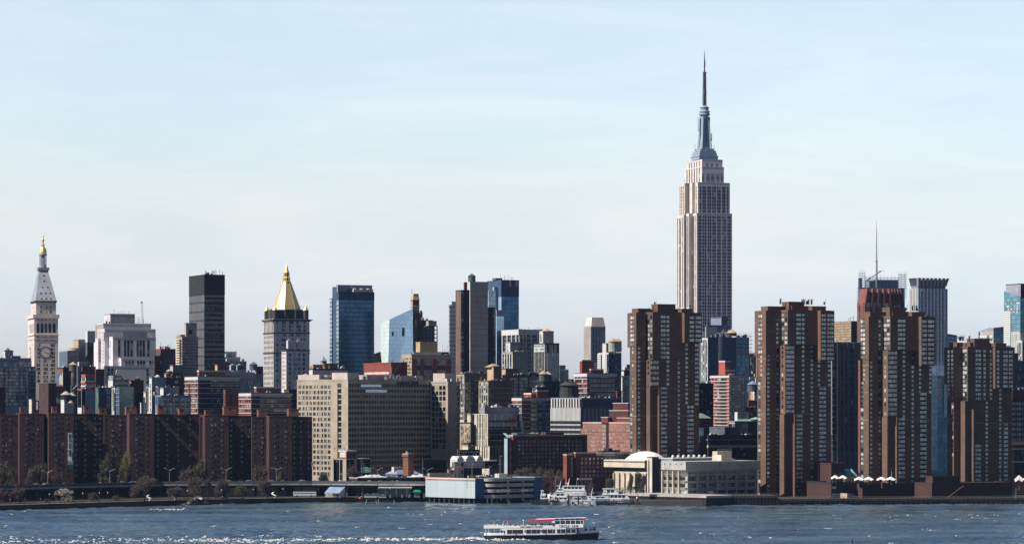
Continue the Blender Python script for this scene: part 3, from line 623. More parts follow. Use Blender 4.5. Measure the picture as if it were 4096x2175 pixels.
m=MB();q=fp(930,2866,370);m.box(q[0]-5,q[1]-1,q[2]-1.4,q[0]-2.6,q[1]+1,q[2]+.4);m.tube((q[0]-4,q[1],q[2]-.4),(q[0]+4,q[1],q[2]+3.4),.55,.4,5);m.tube((q[0]-.6,q[1],q[2]-2.4),(q[0]-.2,q[1],q[2]+1.4),.5,n=5);m.tube((q[0]+3.6,q[1],q[2]+3.4),(q[0]+6.5,q[1],q[2]+3.6),.2,n=4)
b.done()
b=Bld(cC,'glass_annex','small faceted glass annex at the foot of the slanted pale tower','building',2780,690)
p=lambda x,y,Y=2780:fp(x,Y,y)
m=MB();q=[fp(628,2790,830),fp(640,2785,785),fp(668,2780,765),fp(735,2790,742),fp(745,2795,835)];w=[fp(628,2815,830),fp(640,2815,785),fp(668,2812,765),fp(735,2812,742),fp(745,2815,835)]
m.add(q+w,[(4,3,2,1,0)]+[(i,i+1,6+i,5+i)for i in range(4)]);g_=[(x,y,-1)for x,y,z in(q[0],q[4],w[4],w[0])];m.add([q[0],q[4],g_[1],g_[0]],[(0,1,2,3)],1)
b.part('wall',m,['glass_green','glass_green']);b.done()
# ---- maroon stepped tower with gilded cap
b=Bld(cC,'gilded_cap_tower','stepped maroon brick tower with a gilded cap behind the slanted pale glass tower','tower',2920,1028)
t1=b.tier(1010,1028,1088,278,'maroon_brick',matS='tan_brick',par=.6);t2=b.tier(1012,1040,1118,392,'maroon_brick',Y=2912);t3=b.tier(1030,1060,1212,462,'maroon_brick',Y=2905)
cx,cy=(t1.x0+t1.x1)/2,(t1.y0+t1.y1)/2;r=(t1.x1-t1.x0)/2
m=MB();m.frustum((cx-r*1.05,cy-r*1.05,cx+r*1.05,cy+r*1.05),t1.z1+.6,(cx-r*.75,cy-r*.75,cx+r*.75,cy+r*.75),b.z(228));b.part('gilded_roof',m,'yellow_brick');m=MB();m.box(cx-r*.82,cy-r*.82,b.z(228),cx+r*.82,cy+r*.82,b.z(215));b.part('roof_rail',m,'white_paint')
b.band(t1,322,1,'cream','cornice',.4);m=MB();m.tube((cx-3,cy,b.z(215)),(cx-3,cy,b.z(160)),.25,.06,5);b.part('mast',m,'dark_metal')
for x in(1115,1140):m=MB();u=t2.x0+b.ulen(min(x,1112),t2.P);m.box(u-2,t2.y0-.8,t2.z1-1,u,t2.y0+.8,t2.z1+2.4);b.part('finial',m,'tan_brick')
b.win(t3,'E',(10,.04,.96),(485,650,8),1.4,2,'win_dark');b.win(t1,'E',(3,.1,.9),(330,380,3),1.5,2.4);b.units(t3,4,4);b.done()
b=Bld(cC,'open_frame_building','open steel frame of empty floors right of the gilded cap tower','construction site',2880,1170)
t1=b.bx(1160,1170,1255,505,None)
for k in range(5):z=b.z(505+k*36);m=MB();m.box(t1.x0,t1.y0,z-.7,t1.x1,t1.y1+8,z);b.part('floor_slab',m,'rust_steel')
for ux in(0,.33,.66,1):
 for uy in(0,1):m=MB();x=t1.x0+(t1.x1-t1.x0-.7)*ux;y=t1.y0+(t1.y1-t1.y0+7)*uy;m.box(x,y,0,x+.7,y+.7,b.z(506));b.part('column',m,'steel')
m=MB();m.box(t1.x0+1,t1.y0+2,b.z(505),t1.x0+9,t1.y0+8,b.z(462));b.part('plant_room',m,'concrete');b.done()
# ---- orange-tan apartments
b=Bld(cC,'striped_apartment_block','tan apartment block with brick-red stripes and a yellow penthouse','apartment building',2550,1018)
t1=b.tier(928,1018,1378,775,'tan_brick');t2=b.tier(1057,1095,1252,662,'yellow_brick',yb=775,Y=2560,name='penthouse',pm='yellow_brick')
for x0,x1 in((1018,1062),(1095,1130),(1205,1248),(1335,1376)):
 m=MB();m.box(t1.x0+b.ulen(x0,t1.P),t1.y0-.5,0,t1.x0+b.ulen(x1,t1.P),t1.y0,t1.z1-3);b.part('brick_pier',m,'rust_brick')
m=MB();m.box(t1.x0-.1,t1.y0-.3,b.z(910),t1.x1+.1,t1.y0-.12,b.z(870));b.part('brick_belt',m,'dark_red_brick');m=MB();m.box(t1.x0+2,t1.y0+.5,t1.z1,t1.x0+26,t1.y0+1,t1.z1+2.5);b.part('roof_screen',m,'white_paint')
b.win(t1,'E',[1080,1148,1163,1184,1260,1280,1312],(806,966,6),2.4,2.4,'win','v2','cream');b.win(t1,'S',(8,.05,.95),(806,966,6),2.2,2.4,'win');b.win(t2,'E',[1110,1215],(745,745,1),1.8,2,'win_dark');b.units(t1,6,2);b.done()
b=Bld(cC,'red_windowless_block','windowless bright red brick block below the striped tan apartments','building',2400,830)
t1=b.tier(581,830,978,848,'red_brick')
m=MB();m.box(t1.x0-.12,t1.y0+4,b.z(946),t1.x0,t1.y1-2,b.z(926));b.part('white_stripe',m,'cream')
m=MB()
for k in range(8):m.box(t1.x0+1+k*1.2,t1.y0-1.5,b.z(950)+k*1.5,t1.x0+2.4+k*1.2,t1.y0-.1,b.z(950)+k*1.5+.3)
m.tube((t1.x0+.2,t1.y0-.8,b.z(950)),(t1.x0+.2,t1.y0-.8,b.z(880)),.5,n=6);b.part('fire_stair',m,'steel');b.masts(t1,6,3);b.done()
b=Bld(cC,'blue_roofed_office','sliver of a blue grey office block between striped apartments and dark slab tower','office building',2900,1255)
t1=b.tier(1250,1255,1362,752,'navy_wall');b.win(t1,'E',(8,.05,.95),(765,765,1),2,2,'win_dark');b.masts(t1,3,8);b.done()
b=Bld(cC,'white_banded_building','white banded low building with brick penthouse left of the blue glass tower foot','building',2300,117)
t1=b.tier(88,117,434,905,'stone_dark',matS='tan_brick');t2=b.tier(88,120,300,868,'tan_brick',Y=2315);t3=b.tier(205,222,345,858,'rust_brick',yb=905,Y=2308,name='penthouse')
b.band(t1,912,5.2,'white_paint','fascia',.3);b.win(t1,'E',(12,.02,.98),(955,955,1),2.4,2.2,'win_dark');b.win(t2,'S',(2,.2,.8),(890,940,2),1.6,2.2);b.units(t1,5,2.5);b.done()
# ---- dark slab group
b=Bld(cD,'striped_glass_tower','narrow pale glass tower with white floor lines left of the dark slab tower','apartment tower',2680,112)
t1=b.tier(104,112,175,318,'glass_stripe',par=.2);t2=b.tier(124,130,172,288,'white_paint',yb=318,Y=2688,par=.2,name='penthouse');b.done()
b=Bld(cD,'dark_slab_tower','dark brown tower with blank grey concrete core and ribbed left flank','apartment tower',2600,215)
t1=b.tier(165,215,300,185,'black_wall',matS='brown_ribs',par=.4);t2=b.tier(292,297,460,108,'concrete',Y=2592,par=.3,matS='cream');t3=b.tier(455,458,526,342,'black_wall',Y=2612,par=.3)
b.win(t1,'E',[224],(205,920,36),3.2,2.3,'win');b.win(t3,'E',[518],(360,900,28),1.4,2,'win');
for k in range(16):z=b.z(140+k*50,2592);m=MB();m.box(t2.x0-.06,t2.y0-.06,z,t2.x1,t2.y0,z+.2);b.part('pour_joint',m,'stone_dark')
m=MB();m.box(t1.x1-4,t1.y0+3,t1.z1,t1.x1-1.6,t1.y0+5,b.z(108));b.part('stack',m,'rust_steel');b.done()
tank(1750+312*.4386,1126,2600,3.1,4.6,'dark rooftop water tank on the grey core of the dark slab tower',legs=0,cone='dark_grey')
b=Bld(cD,'navy_glass_tower','tall navy glass tower with reddish lettering panel near its top right corner','office tower',2900,582)
t1=b.tier(455,582,742,92,'glass_navy',par=.3,pm='navy_wall',matS='steel_blue');b.band(t1,92,15,'navy_wall','plant_floor_band',.15)
for x0,x1,mt in((640,652,'rust_steel'),(655,668,'white_paint'),(668,682,'rust_steel'),(715,728,'pale_blue'),(590,640,'rust_steel')):
 y1=112 if x0==590 else 150;m=MB();m.box(t1.x0+b.ulen(x0,t1.P),t1.y0-.4,b.z(y1),t1.x0+b.ulen(x1,t1.P),t1.y0-.2,b.z(98));b.part('sign_panel',m,mt)
t2=b.bx(512,530,590,72,92,Y=2910);m=MB();m.box(t2.x0,t2.y0,t2.z0,t2.x1,t2.y0+8,t2.z1);b.part('penthouse',m,'dark_grey');b.masts(t1,8,6);b.done()
b=Bld(cD,'glittering_panel_building','speckled silver grey building half hidden behind the dark slab tower','building',2780,464)
t1=b.tier(462,466,528,188,'glass_grey',par=.2);m=MB();m.box(t1.x0+6,t1.y0+2,t1.z1,t1.x0+10,t1.y0+5,t1.z1+3.5);b.part('penthouse',m,'concrete');t2=b.tier(526,530,556,188,'glass_navy',Y=2785,par=.2);b.done()
b=Bld(cD,'slim_pale_tower','slim pale blue glass tower right of the dark slab tower','apartment tower',2740,540)
t1=b.tier(533,540,606,420,'glass_pale',par=0);t2=b.tier(533,540,606,365,'slate',yb=420,par=.2,name='penthouse');b.done()
b=Bld(cD,'white_topped_tower','dark glass tower with white roof band and white vertical ribs','office tower',2700,742)
t1=b.tier(590,742,1000,545,'glass_black',par=0,matS='glass_black',roof='concrete');b.band(t1,540,4.6,'white_paint','roof_band',.5)
for x in(596,640,682,722):v=b.vlen(x,t1.P);m=MB();m.box(t1.x0-.7,t1.y0+v-.8,0,t1.x0,t1.y0+v+.8,t1.z1-4);b.part('facade_rib',m,'white_paint')
for x in(742,775,800,850,905,960):u=b.ulen(x,t1.P);m=MB();m.box(t1.x0+u,t1.y0-.7,0,t1.x0+u+.9,t1.y0,t1.z1-4);b.part('facade_rib',m,'white_paint')
b.units(t1,4,1.5);b.masts(t1,4,3);b.done()
b=Bld(cD,'grey_green_apartment','pale grey apartment block with glazed left flank and blank right wall','apartment building',2500,684)
t1=b.tier(589,684,825,752,'grey_brick',matS='cream');t2=b.tier(622,662,757,662,'grey_brick',yb=752,Y=2512,matS='white_paint',name='penthouse')
m=MB();m.box(t2.x0+5,t2.y0-.3,t2.z0+2,t2.x0+9,t2.y0-.1,t2.z1-5);m.tube((t2.x0+12,t2.y0-.4,t2.z1-8),(t2.x0+20,t2.y0-.4,t2.z0+3),.5,n=4);b.part('roof_stair',m,'dark_metal')
b.win(t1,'S',[600,622,645,668],(775,930,8),4.5,3.2,'win_blue');b.win(t1,'E',[752],(782,880,4),2,1.8);b.win(t2,'S',[632,640],(690,735,3),2,3,'win_pale');b.units(t1,4,2);b.done()
b=Bld(cD,'white_grid_tower','white gridded apartment tower with a blank pale penthouse','apartment tower',2550,976)
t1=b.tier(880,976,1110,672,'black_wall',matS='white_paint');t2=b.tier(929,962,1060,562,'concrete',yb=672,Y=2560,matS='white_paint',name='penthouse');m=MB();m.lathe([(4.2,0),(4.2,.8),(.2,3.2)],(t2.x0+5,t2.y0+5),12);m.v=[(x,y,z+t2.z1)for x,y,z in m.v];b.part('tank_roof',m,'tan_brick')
for x in(1010,1060,1092):u=b.ulen(x,t1.P);m=MB();m.box(t1.x0+u-1,t1.y0-.3,0,t1.x0+u+1,t1.y0,b.z(755));b.part('facade_rib',m,'white_paint')
b.win(t1,'S',(8,.03,.97),(690,720,2),2.4,2.2,'win_pale');b.win(t1,'S',(7,.03,.97),(757,940,10),3,3.2,'win_dark');b.win(t1,'E',[988,1030,1044,1076],(690,970,14),2.6,2.4,'win_blue');b.win(t2,'S',[941,950],(595,640,3),2,3);b.done()
b=Bld(cD,'far_blue_tower','small distant blue tower right of the white gridded tower','office tower',3100,1112)
t1=b.tier(1106,1112,1195,905,'glass_grey',par=.2);t2=b.tier(1106,1112,1168,868,'slate',yb=905,Y=3105,par=.2);b.win(t1,'E',(7,.03,.97),(922,1095,11),2.6,2.2,'win_blue');b.done()
b=Bld(cD,'white_grid_apartment','tall beige apartment slab with bright gridded left end right of the long hospital','apartment building',2250,243)
t1=b.tier(172,243,450,950,'dark_brown',matS='cream');b.win(t1,'S',(5,.04,.96),(975,1350,17),2.2,2.2,'win');b.win(t1,'E',[262,298,327,353,385],(985,1350,17),3.2,1.8,'win_pale','v2','dark_metal');b.units(t1,9,2.4)
t2=b.tier(212,226,355,938,'tan_brick',yb=950,Y=2258,name='penthouse');b.done()
b=Bld(cD,'brown_blank_tower','brown brick tower with blank right wall lined by thin white joints','apartment building',2230,505)
t1=b.tier(376,462,686,1015,'dark_brown',matS='tan_brick');t2=b.tier(453,510,585,882,'dark_brown',yb=1015,Y=2245,name='penthouse',matS='tan_brick');b.win(t1,'S',(4,.04,.96),(1040,1330,14),2.6,2,'win');b.win(t1,'E',[472,490],(1060,1330,13),2,2.4,'win_pale')
b.bands(t1,1072,1300,6,.25,'concrete','joint_line',.06)
m=MB();cx,cy=(t2.x0+t2.x1)/2,t2.y0+8;m.frustum((cx-5,cy-5,cx+5,cy+5),t2.z1,(cx-.3,cy-.3,cx+.3,cy+.3),t2.z1+2.4);b.part('pyramid_roof',m,'tan_brick')
m=MB();u0=b.ulen(455,t1.P);m.box(t1.x0-.08,t1.y0-.2,0,t1.x0+.5,t1.y0,t1.z1);b.part('corner_pier',m,'tan_brick');b.units(t1,8,2);b.done()
b=Bld(cD,'brown_apartment_block','wide brown apartment block behind the brown tower with paired white windows','apartment building',2320,590)
t1=b.tier(585,592,832,962,'dark_brown',matS='tan_brick');t2=b.tier(586,622,740,905,'dark_brown',yb=962,Y=2330,name='penthouse',matS='tan_brick');b.win(t1,'E',[598,670,712,767,803],(992,1150,6),3.4,2.2,'win_pale','v2');b.units(t1,8,2);b.done()
b=Bld(cD,'dim_brown_block','dim brown block with square windows left of the twin roof tanks','building',2380,832)
t1=b.tier(826,832,958,948,'dark_brown');b.win(t1,'E',[855,885,912,940],(972,1050,3),2.2,2.4,'win');b.win(t1,'E',(12,.02,.98),(965,965,1),1.2,1.8,'win_dark');b.units(t1,5,2);b.done()
b=Bld(cD,'black_jagged_building','black building with jagged roofline under the twin water tanks','building',2230,965)
t1=b.tier(930,965,1112,1020,'black_wall',Y=2235);t2=b.tier(865,905,1020,1072,'black_wall',matS='cream');
for k in range(6):m=MB();x=t1.x0+2+k*4;m.box(x,t1.y0,t1.z1,x+1.6,t1.y0+1,t1.z1+random.uniform(.6,3));b.part('chimney',m,'black_wall')
b.win(t2,'S',(4,.05,.95),(1090,1120,2),1.5,2,'win_dark');b.win(t1,'E',[1078],(1102,1102,1),1.6,3.5,'win_pale');b.units(t2,6,2.5,'white_paint');b.done()
tank(1750+965*.4386,1530,2225,3.0,5.0,'left of the two dark water tanks on the black jagged roof',cone='tan_brick',legs=1.2)
tank(1750+1007*.4386,1531,2228,2.8,4.8,'right of the two dark water tanks on the black jagged roof',cone='concrete',legs=1.2)
b=Bld(cD,'green_roofed_building','small dark building with green roof edge left of the taller red banded apartments','building',2360,1172)
t1=b.tier(1158,1172,1250,1062,'tan_brick',matS='cream');b.band(t1,1058,1.6,'copper_green','cornice',.6);b.win(t1,'E',(4,.1,.9),(1085,1130,3),1.5,2.2,'win_dark');b.done()
tank(1750+1205*.4386,1590,2300,6.6,9,'wide wooden water tank below the green roof edge',wood='stone_dark',legs=0,cone='stone_dark')
# ---- red apartments with white bands
def banded(c,label,Y,xl,xc,xr,yt,pents,rows,ecols,scols,Yp=8,brick='red_brick',brick_shaded='dark_red_brick',balc=None,w=2.6):
 b=Bld(c,'banded_apartment_block',label,'apartment building',Y,xc,group='brick apartments with white floor bands')
 t=b.tier(xl,xc,xr,yt,brick_shaded,matS=brick);y0,y1,n=rows;st=(y1-y0)/(n-1)  # E walls use a darker brick, their shade put into the colour
 b.band(t,yt-2,st*c[2]*Y/F*.62,'white_paint','roof_band',.4)
 for i in range(n):b.band(t,y0+st*(i+.5),.42,'white_paint','floor_band',.5)
 for p in pents:b.tier(*p[:4],brick,yb=p[4],Y=Y+Yp,name='penthouse',pm='white_paint')
 b.win(t,'S',scols,rows,w,1.7,'win');b.win(t,'E',ecols,rows,w,1.8,'win')
 if balc:
  for i in range(n):
   z=b.z(y0+st*i);u0,u1=balc
   m=MB();v0,v1=b.vlen(u1,t.P),b.vlen(u0,t.P);m.box(t.x0-.2,t.y0+v0,z-.9,t.x0-.05,t.y0+v1,z+1.0);b.part('balcony_recess',m,'black_wall')
 b.units(t,5,1.5);b.masts(t,2,3)
 return b.done()
banded(cD,'taller red brick apartments with white floor bands between art deco tower and ribbed white hall',2350,1250,1365,1632,945,[(1296,1318,1425,825,945),(1380,1400,1515,908,945)],(968,1138,5),(7,.08,.95),(7,.05,.95))
banded(cD,'lower red brick apartments with white floor bands beside the ribbed white hall',2150,683,770,1035,1168,[(788,855,905,1128,1168),(895,910,1010,1102,1168)],(1200,1520,9),(5,.3,.95),(6,.05,.6))
banded(cK,'narrow bright red apartment tower with sixteen white floor bands',2150,826,997,1142,735,[(902,958,1008,606,735),(948,962,1050,690,735)],(765,1200,15),[1012,1032,1062,1090,1122],[845,878,895,912],balc=(920,972),w=2.2,brick='orange_red',brick_shaded='dark_red_brick')
banded(cB,'wide dark brick apartments with white top band below the black slab tower',2200,182,300,650,1068,[(292,308,530,1020,1068)],(1096,1350,7),(9,.3,.98),[258,272,286,200,212],w=2.6,brick='rust_brick',brick_shaded='black_wall')
banded(cB,'smaller dark brick apartments with white top band below the gold roofed tower',2150,637,748,1087,1206,[(771,790,995,1158,1206)],(1232,1350,4),(9,.22,.98),[700,716,735,655],w=2.6,brick='rust_brick',brick_shaded='black_wall')
# ---- art-deco pair
b=Bld(cE,'art_deco_tower','pale art deco tower with chamfered crown standing alone against the sky','office tower',2900,258)
t1=b.tier(190,258,392,290,'lilac_stone',matS='limestone',par=.5);t2=b.bx(204,264,380,202,290,Y=2908)
i_=3.0;m=MB();m.frustum((t2.x0-.5,t2.y0-.5,t2.x1+1.2,t2.y1),t1.z1,(t2.x0+1,t2.y0+1,t2.x1-.5,t2.y1-2),t2.z1);b.part('crown',m,'limestone')
t2.z0=t2.z1-3;b.win(t1,'E',(9,.03,.97),(305,305,1),1.1,4.2,'win_dark');b.win(t1,'E',(9,.03,.97),(332,600,14),1.2,2.4,'win_blue');b.win(t1,'S',(7,.03,.97),(305,560,12),2.2,3,'win_dark')
m=MB()
for k in range(8):m.box(t1.x0-.5,t1.y0+1+k*(t1.y1-t1.y0-3)/7,0,t1.x0,t1.y0+2+k*(t1.y1-t1.y0-3)/7,t1.z1+1)
b.part('stone_pier',m,'limestone')
for k in range(9):m=MB();x=t2.x0+1.2+k*(t2.x1-t2.x0-3)/8;m.box(x,t2.y0+.2,t2.z1-10,x+.6,t2.y0+1.6,t2.z1-7.5);b.part('crown_opening',m,'win_dark')
b.masts(t1,3,5);b.done()
b=Bld(cE,'mirrored_balcony_tower','bluish mirrored tower with white balconies and twin beige roof tanks','apartment tower',2600,420)
t1=b.tier(326,420,538,530,'glass_grey',matS='white_paint',par=.6,pm='white_paint');t2=b.tier(364,398,467,445,'concrete',yb=530,Y=2612,matS='white_paint',name='penthouse')
for k in range(12):
 z=b.z(545+k*16)
 for y0,y1 in((.04,.35),(.62,.96)):L_=t1.y1-t1.y0;m=MB();m.box(t1.x0-1.2,t1.y0+L_*y0,z,t1.x0,t1.y0+L_*y1,z+.25);m.box(t1.x0-1.2,t1.y0+L_*y0,z+.25,t1.x0-1.1,t1.y0+L_*y1,z+1.1);b.part('balcony',m,'white_paint')
b.win(t1,'S',[335,350,405,415],(550,700,10),3,2.4,'win_blue');b.win(t1,'E',(6,.03,.97),(542,860,20),3,2.2,'win_blue');b.done()
tank(2250+463*.4386,1409,2595,3.9,8.4,'left beige water tank on the mirrored balcony tower',wood='concrete',cone='tan_brick',legs=.6)
tank(2250+501*.4386,1409,2597,3.7,8.4,'right beige water tank with a spike on the mirrored balcony tower',wood='concrete',cone='tan_brick',legs=.6)
b=Bld(cE,'dim_teal_glass_block','dim teal glass block squeezed left of the first brown riverside tower','office building',2400,540)
t1=b.tier(536,545,640,742,'glass_teal',matS='white_paint');t2=b.tier(537,560,640,690,'black_wall',yb=742,Y=2412,name='penthouse',matS='white_paint');t3=b.tier(582,590,620,640,'navy_wall',yb=690,Y=2415,name='penthouse');b.win(t1,'E',(4,.05,.9),(760,1090,14),2.6,1.2,'win_pale');b.units(t2,5,3,'white_paint');b.done()
b=Bld(cE,'low_red_annex','small red brick annex right of the ribbed white hall roof','building',2330,495);t1=b.tier(488,497,541,880,'red_brick');b.win(t1,'E',[510],(910,910,1),1.6,2,'win_dark');b.done()
# ---- the tallest tower (limestone setbacks and mooring mast)
b=Bld(cY,'skyscraper','tallest limestone skyscraper with stepped crown and needle antenna','skyscraper',3614,288,a=18.5)
D_=b.tier(222,288,586,322,'lilac_stone',par=.4,matS='limestone');Dw=b.tier(120,178,330,338,'limestone',Y=3632,par=.4)  # E sides get cooler stone: blue sky shade put into limestone
C_=b.tier(250,298,568,64,'lilac_stone',yb=322,Y=3617,par=.4,matS='limestone');Cw=b.tier(140,187,330,72,'limestone',yb=338,Y=3634,par=.4)
Md=b.tier(178,222,330,322,'limestone',Y=3624,d=8,par=0)
Mc=b.tier(187,250,330,64,'limestone',yb=322,Y=3624,d=8,par=0)
def qy(y):return(180+.4386*y-700)/.4749
def qx(x):return(x*.4386)/.4749
B_=b.tier(qx(205),qx(360),qx(560),qy(1112),'lilac_stone',yb=64,Y=3622,par=.3,matS='limestone');A_=b.tier(qx(220),qx(360),qx(548),qy(1045),'lilac_stone',yb=qy(1112),Y=3624,par=.3,matS='limestone')
cx,cy=(A_.x0+A_.x1)/2,(A_.y0+A_.y1)/2;zq=lambda y:b.z(qy(y),3640)
hw=(A_.x1-A_.x0)/2
for k,(y0,y1,r)in enumerate(((1045,1010,11.6),(1010,985,10.6),(985,965,9.8),(965,945,8.4))):
 m=MB();m.box(cx-r,cy-r*1.1,zq(y0),cx+r,cy+r*1.1,zq(y1)-.8);m.box(cx-r*1.04,cy-r*1.14,zq(y1)-.8,cx+r*1.04,cy+r*1.14,zq(y1));b.part('mast_base',m,'pale_blue' if k%2 else 'steel_blue')
prof=[(6.6,945),(6.0,900),(5.4,850),(5.0,790),(4.7,720),(4.5,650),(4.5,640)]
b.part('mooring_mast',MB().lathe([(r,zq(y))for r,y in prof],(cx,cy),16),'steel_blue')
for k in range(4):
 t=R(45+90*k);m=MB()
 for y0,y1,r0_,r1_ in((945,850,9.2,7.6),(850,760,7.6,6.6),(760,650,6.6,5.9)):
  n_=Vector((-math.sin(t),math.cos(t),0))*1.0;d_=Vector((math.cos(t),math.sin(t),0));c0=Vector((cx,cy,0))
  p=[c0+d_*3+n_,c0+d_*r0_+n_,c0+d_*r0_-n_,c0+d_*3-n_];q=[c0+d_*3+n_,c0+d_*r1_+n_,c0+d_*r1_-n_,c0+d_*3-n_]
  m.add([(v.x,v.y,zq(y0))for v in p]+[(v.x,v.y,zq(y1))for v in q],[(0,1,5,4),(1,2,6,5),(2,3,7,6),(4,5,6,7)])
 b.part('mast_wing',m,'pale_blue')
for k in range(8):t=R(45*k);m=MB();m.box(-.7,-.15,zq(930),.7,.15,zq(660));m.v=[(cx+math.cos(t)*(6.1-(z-zq(930))/(zq(660)-zq(930))*1.5)-math.sin(t)*x,cy+math.sin(t)*(6.1-(z-zq(930))/(zq(660)-zq(930))*1.5)+math.cos(t)*x,z)for x,y,z in m.v];b.part('mast_window_strip',m.add([(v[0]*1.0+math.cos(t)*.3,v[1]+math.sin(t)*.3,v[2])for v in m.v[:8]],[(0,1,5,4)]),'navy_wall')
b.part('observation_ring',MB().lathe([(r*.76,zq(y))for r,y in((7.0,640),(8.4,632),(8.4,620),(7.2,617),(7.2,608),(8.4,606),(8.2,598),(6.2,594),(6.2,578),(6.6,572),(7.2,566),(7.2,563),(4.6,562))],(cx,cy),20),'steel_blue')
b.part('mast_dome',MB().lathe([(3.8,zq(564)),(3.4,zq(555)),(2.4,zq(548)),(1.2,zq(545))],(cx,cy),16),'pale_blue')
m=MB();w0,w1=1.6,1.3
for sx_ in(-1,1):
 for sy_ in(-1,1):m.tube((cx+sx_*w0,cy+sy_*w0,zq(548)),(cx+sx_*w1,cy+sy_*w1,zq(250)),.42,.3,4)
n_=26
for i in range(n_):
 z0_,z1_=zq(545-295*i/n_),zq(545-295*(i+1)/n_);w=w0+(w1-w0)*i/n_
 for(ax,ay,bx_,by)in((-1,-1,1,-1),(1,-1,1,1),(1,1,-1,1),(-1,1,-1,-1)):m.tube((cx+ax*w,cy+ay*w,z0_),(cx+bx_*w,cy+by*w,z1_),.22,n=3)
 m.box(cx-w,cy-w,z0_,cx+w,cy+w,z0_+.35)
m.lathe([(1.0,zq(545)),(.8,zq(250))],(cx,cy),6)
for y,r in((440,2.4),(418,2.4),(400,2.2),(320,2.0),(290,1.9),(248,2.4)):m.lathe([(r,zq(y)),(r,zq(y)+1.1)],(cx,cy),10)
m.lathe([(2.0,zq(440)),(2.0,zq(400))],(cx,cy),10)
b.part('antenna_lattice',m,'steel')
b.part('antenna_pole',MB().lathe([(.9,zq(250)),(.7,zq(160)),(.5,zq(110)),(.35,zq(75)),(.12,zq(42))],(cx,cy),8),'dark_metal')
for x,y0,y1,r in((455,800,870,.5),(332,650,780,.35),(438,650,760,.35),(398,130,190,.2),(303,900,960,.25),(480,910,960,.2)):
 dx=(x-390)*.4386*3614/F;m=MB();m.tube((cx+dx*.92,cy-dx*.4,zq(y1)),(cx+dx*.92,cy-dx*.4,zq(y0)),r,n=4);m.box(cx+min(dx*.92,dx*.3),cy-dx*.4-.15,zq(y1)+1,cx+max(dx*.92,dx*.3),cy-dx*.4+.15,zq(y1)+1.5);b.part('side_aerial',m,'steel')
g=[318,343,360,383,400,424,442,464,482,506,525,548,560]
gC=[318,342,358,384,401,424,442,466,482,508,522,548]
b.win(D_,'E',[307,322,344,362,386,403,426,442,467,483,510,527,552,568],(352,1300,35),2.2,3.5,'win_dark');b.win(C_,'E',gC,(105,305,8),2.2,4.0,'win_dark')
b.win(B_,'E',[qx(x)for x in(367,405,420,450,463,494,509,540)],(qy(1200),qy(1230),2),2.8,9,'win_blue');b.win(A_,'E',[qx(x)for x in(405,450,495)],(qy(1097),qy(1097),1),3,6,'win_blue')
for bb,xs,rws in((D_,(235,255,262,275),(352,1180,35)),(C_,(256,270,284),(105,305,8)),(Dw,(128,144,152,168),(370,1100,31)),(Cw,(148,162,176),(105,320,9)),(Md,(186,196,206,214),(360,1100,31))):
 if bb is Md:b.win(bb,'S',(3,.1,.9),rws,1.8,4.2,'win_blue');continue
 b.win(bb,'S',list(xs),rws,3.0,4.0,'win_dark')
b.win(B_,'S',(6,.08,.95),(qy(1140),qy(1235),3),3.6,8,'win_dark');b.win(A_,'S',(5,.1,.9),(qy(1080),qy(1080),1),3,8,'win_dark')
m=MB();u=b.ulen(196,Dw.P);m.box(Dw.x0+b.ulen(190,Dw.P),Dw.y0-.2,0,Dw.x0+b.ulen(205,Dw.P),Dw.y0,Dw.z1-6);b.part('window_recess',m,'navy_wall')
b.masts(C_,3,8);b.masts(Cw,3,9);b.done()
# ---- cluster at the skyscraper's foot
b=Bld(cK,'blue_clad_tower','dark blue clad block with one white windowed flank below the tallest skyscraper','office building',2500,800)
t1=b.tier(738,800,1060,386,'navy_wall',matS='white_paint',par=.4);t2=b.tier(1052,1060,1176,388,'glass_teal_dark',Y=2512,par=.4)
t3=b.tier(778,785,885,300,'pale_blue',yb=386,Y=2515,name='penthouse');t4=b.tier(786,792,1000,280,'slate',yb=340,Y=2530,name='penthouse');t5=b.tier(828,925,980,205,'dark_grey',yb=290,Y=2560,name='penthouse',matS='slate')
m=MB();u=b.ulen(915,t1.P);m.box(t1.x0+u-1.4,t1.y0-.4,20,t1.x0+u+1.4,t1.y0,t1.z1);b.part('light_strip',m,'concrete')
m=MB()
for k in range(8):m.tube((t2.x1-10+k*1.6,t2.y0-1,t2.z1-14),(t2.x1-10+k*1.6,t2.y0-1,t2.z1+4),.12,n=4)
for k in range(6):m.box(t2.x1-14,t2.y0-1.5,t2.z1-14+k*3,t2.x1+2.5,t2.y0-.6,t2.z1-13.7+k*3)
b.part('scaffold_frame',m,'rust_steel')
for k in range(26):
 m=MB();x=t1.x0+b.ulen(945,t1.P)+random.random()*9;y=t1.y0+1+random.random()*9;z=t1.z1+random.random()*6;L_=random.uniform(1,2.5);m.tube((x,y,z),(x+random.uniform(-L_,L_),y,z+random.uniform(-1,3)),.22,n=4);b.part('roof_pipe',m,random.choice(['steel','dark_metal','white_paint','rust_steel']))
b.win(t1,'S',(4,.06,.94),(418,790,16),2.4,2.6,'win');b.units(t1,6,4,'steel');b.units(t2,6,3,'steel');b.done()
tank(2480+1022*.4386,1342,2505,4.0,2.2,'squat tan topped water tank on the dark blue clad block',legs=0,wood='stone_dark',cone='tan_brick')
b=Bld(cK,'tan_pier_tower','tan masonry tower with dark flank peeking left of the second riverside tower','office building',2550,1238)
t1=b.tier(1172,1246,1290,532,'dark_brown',matS='tan_brick');b.win(t1,'S',(6,.05,.95),(548,860,13),2.6,3.2,'win_dark');b.done()
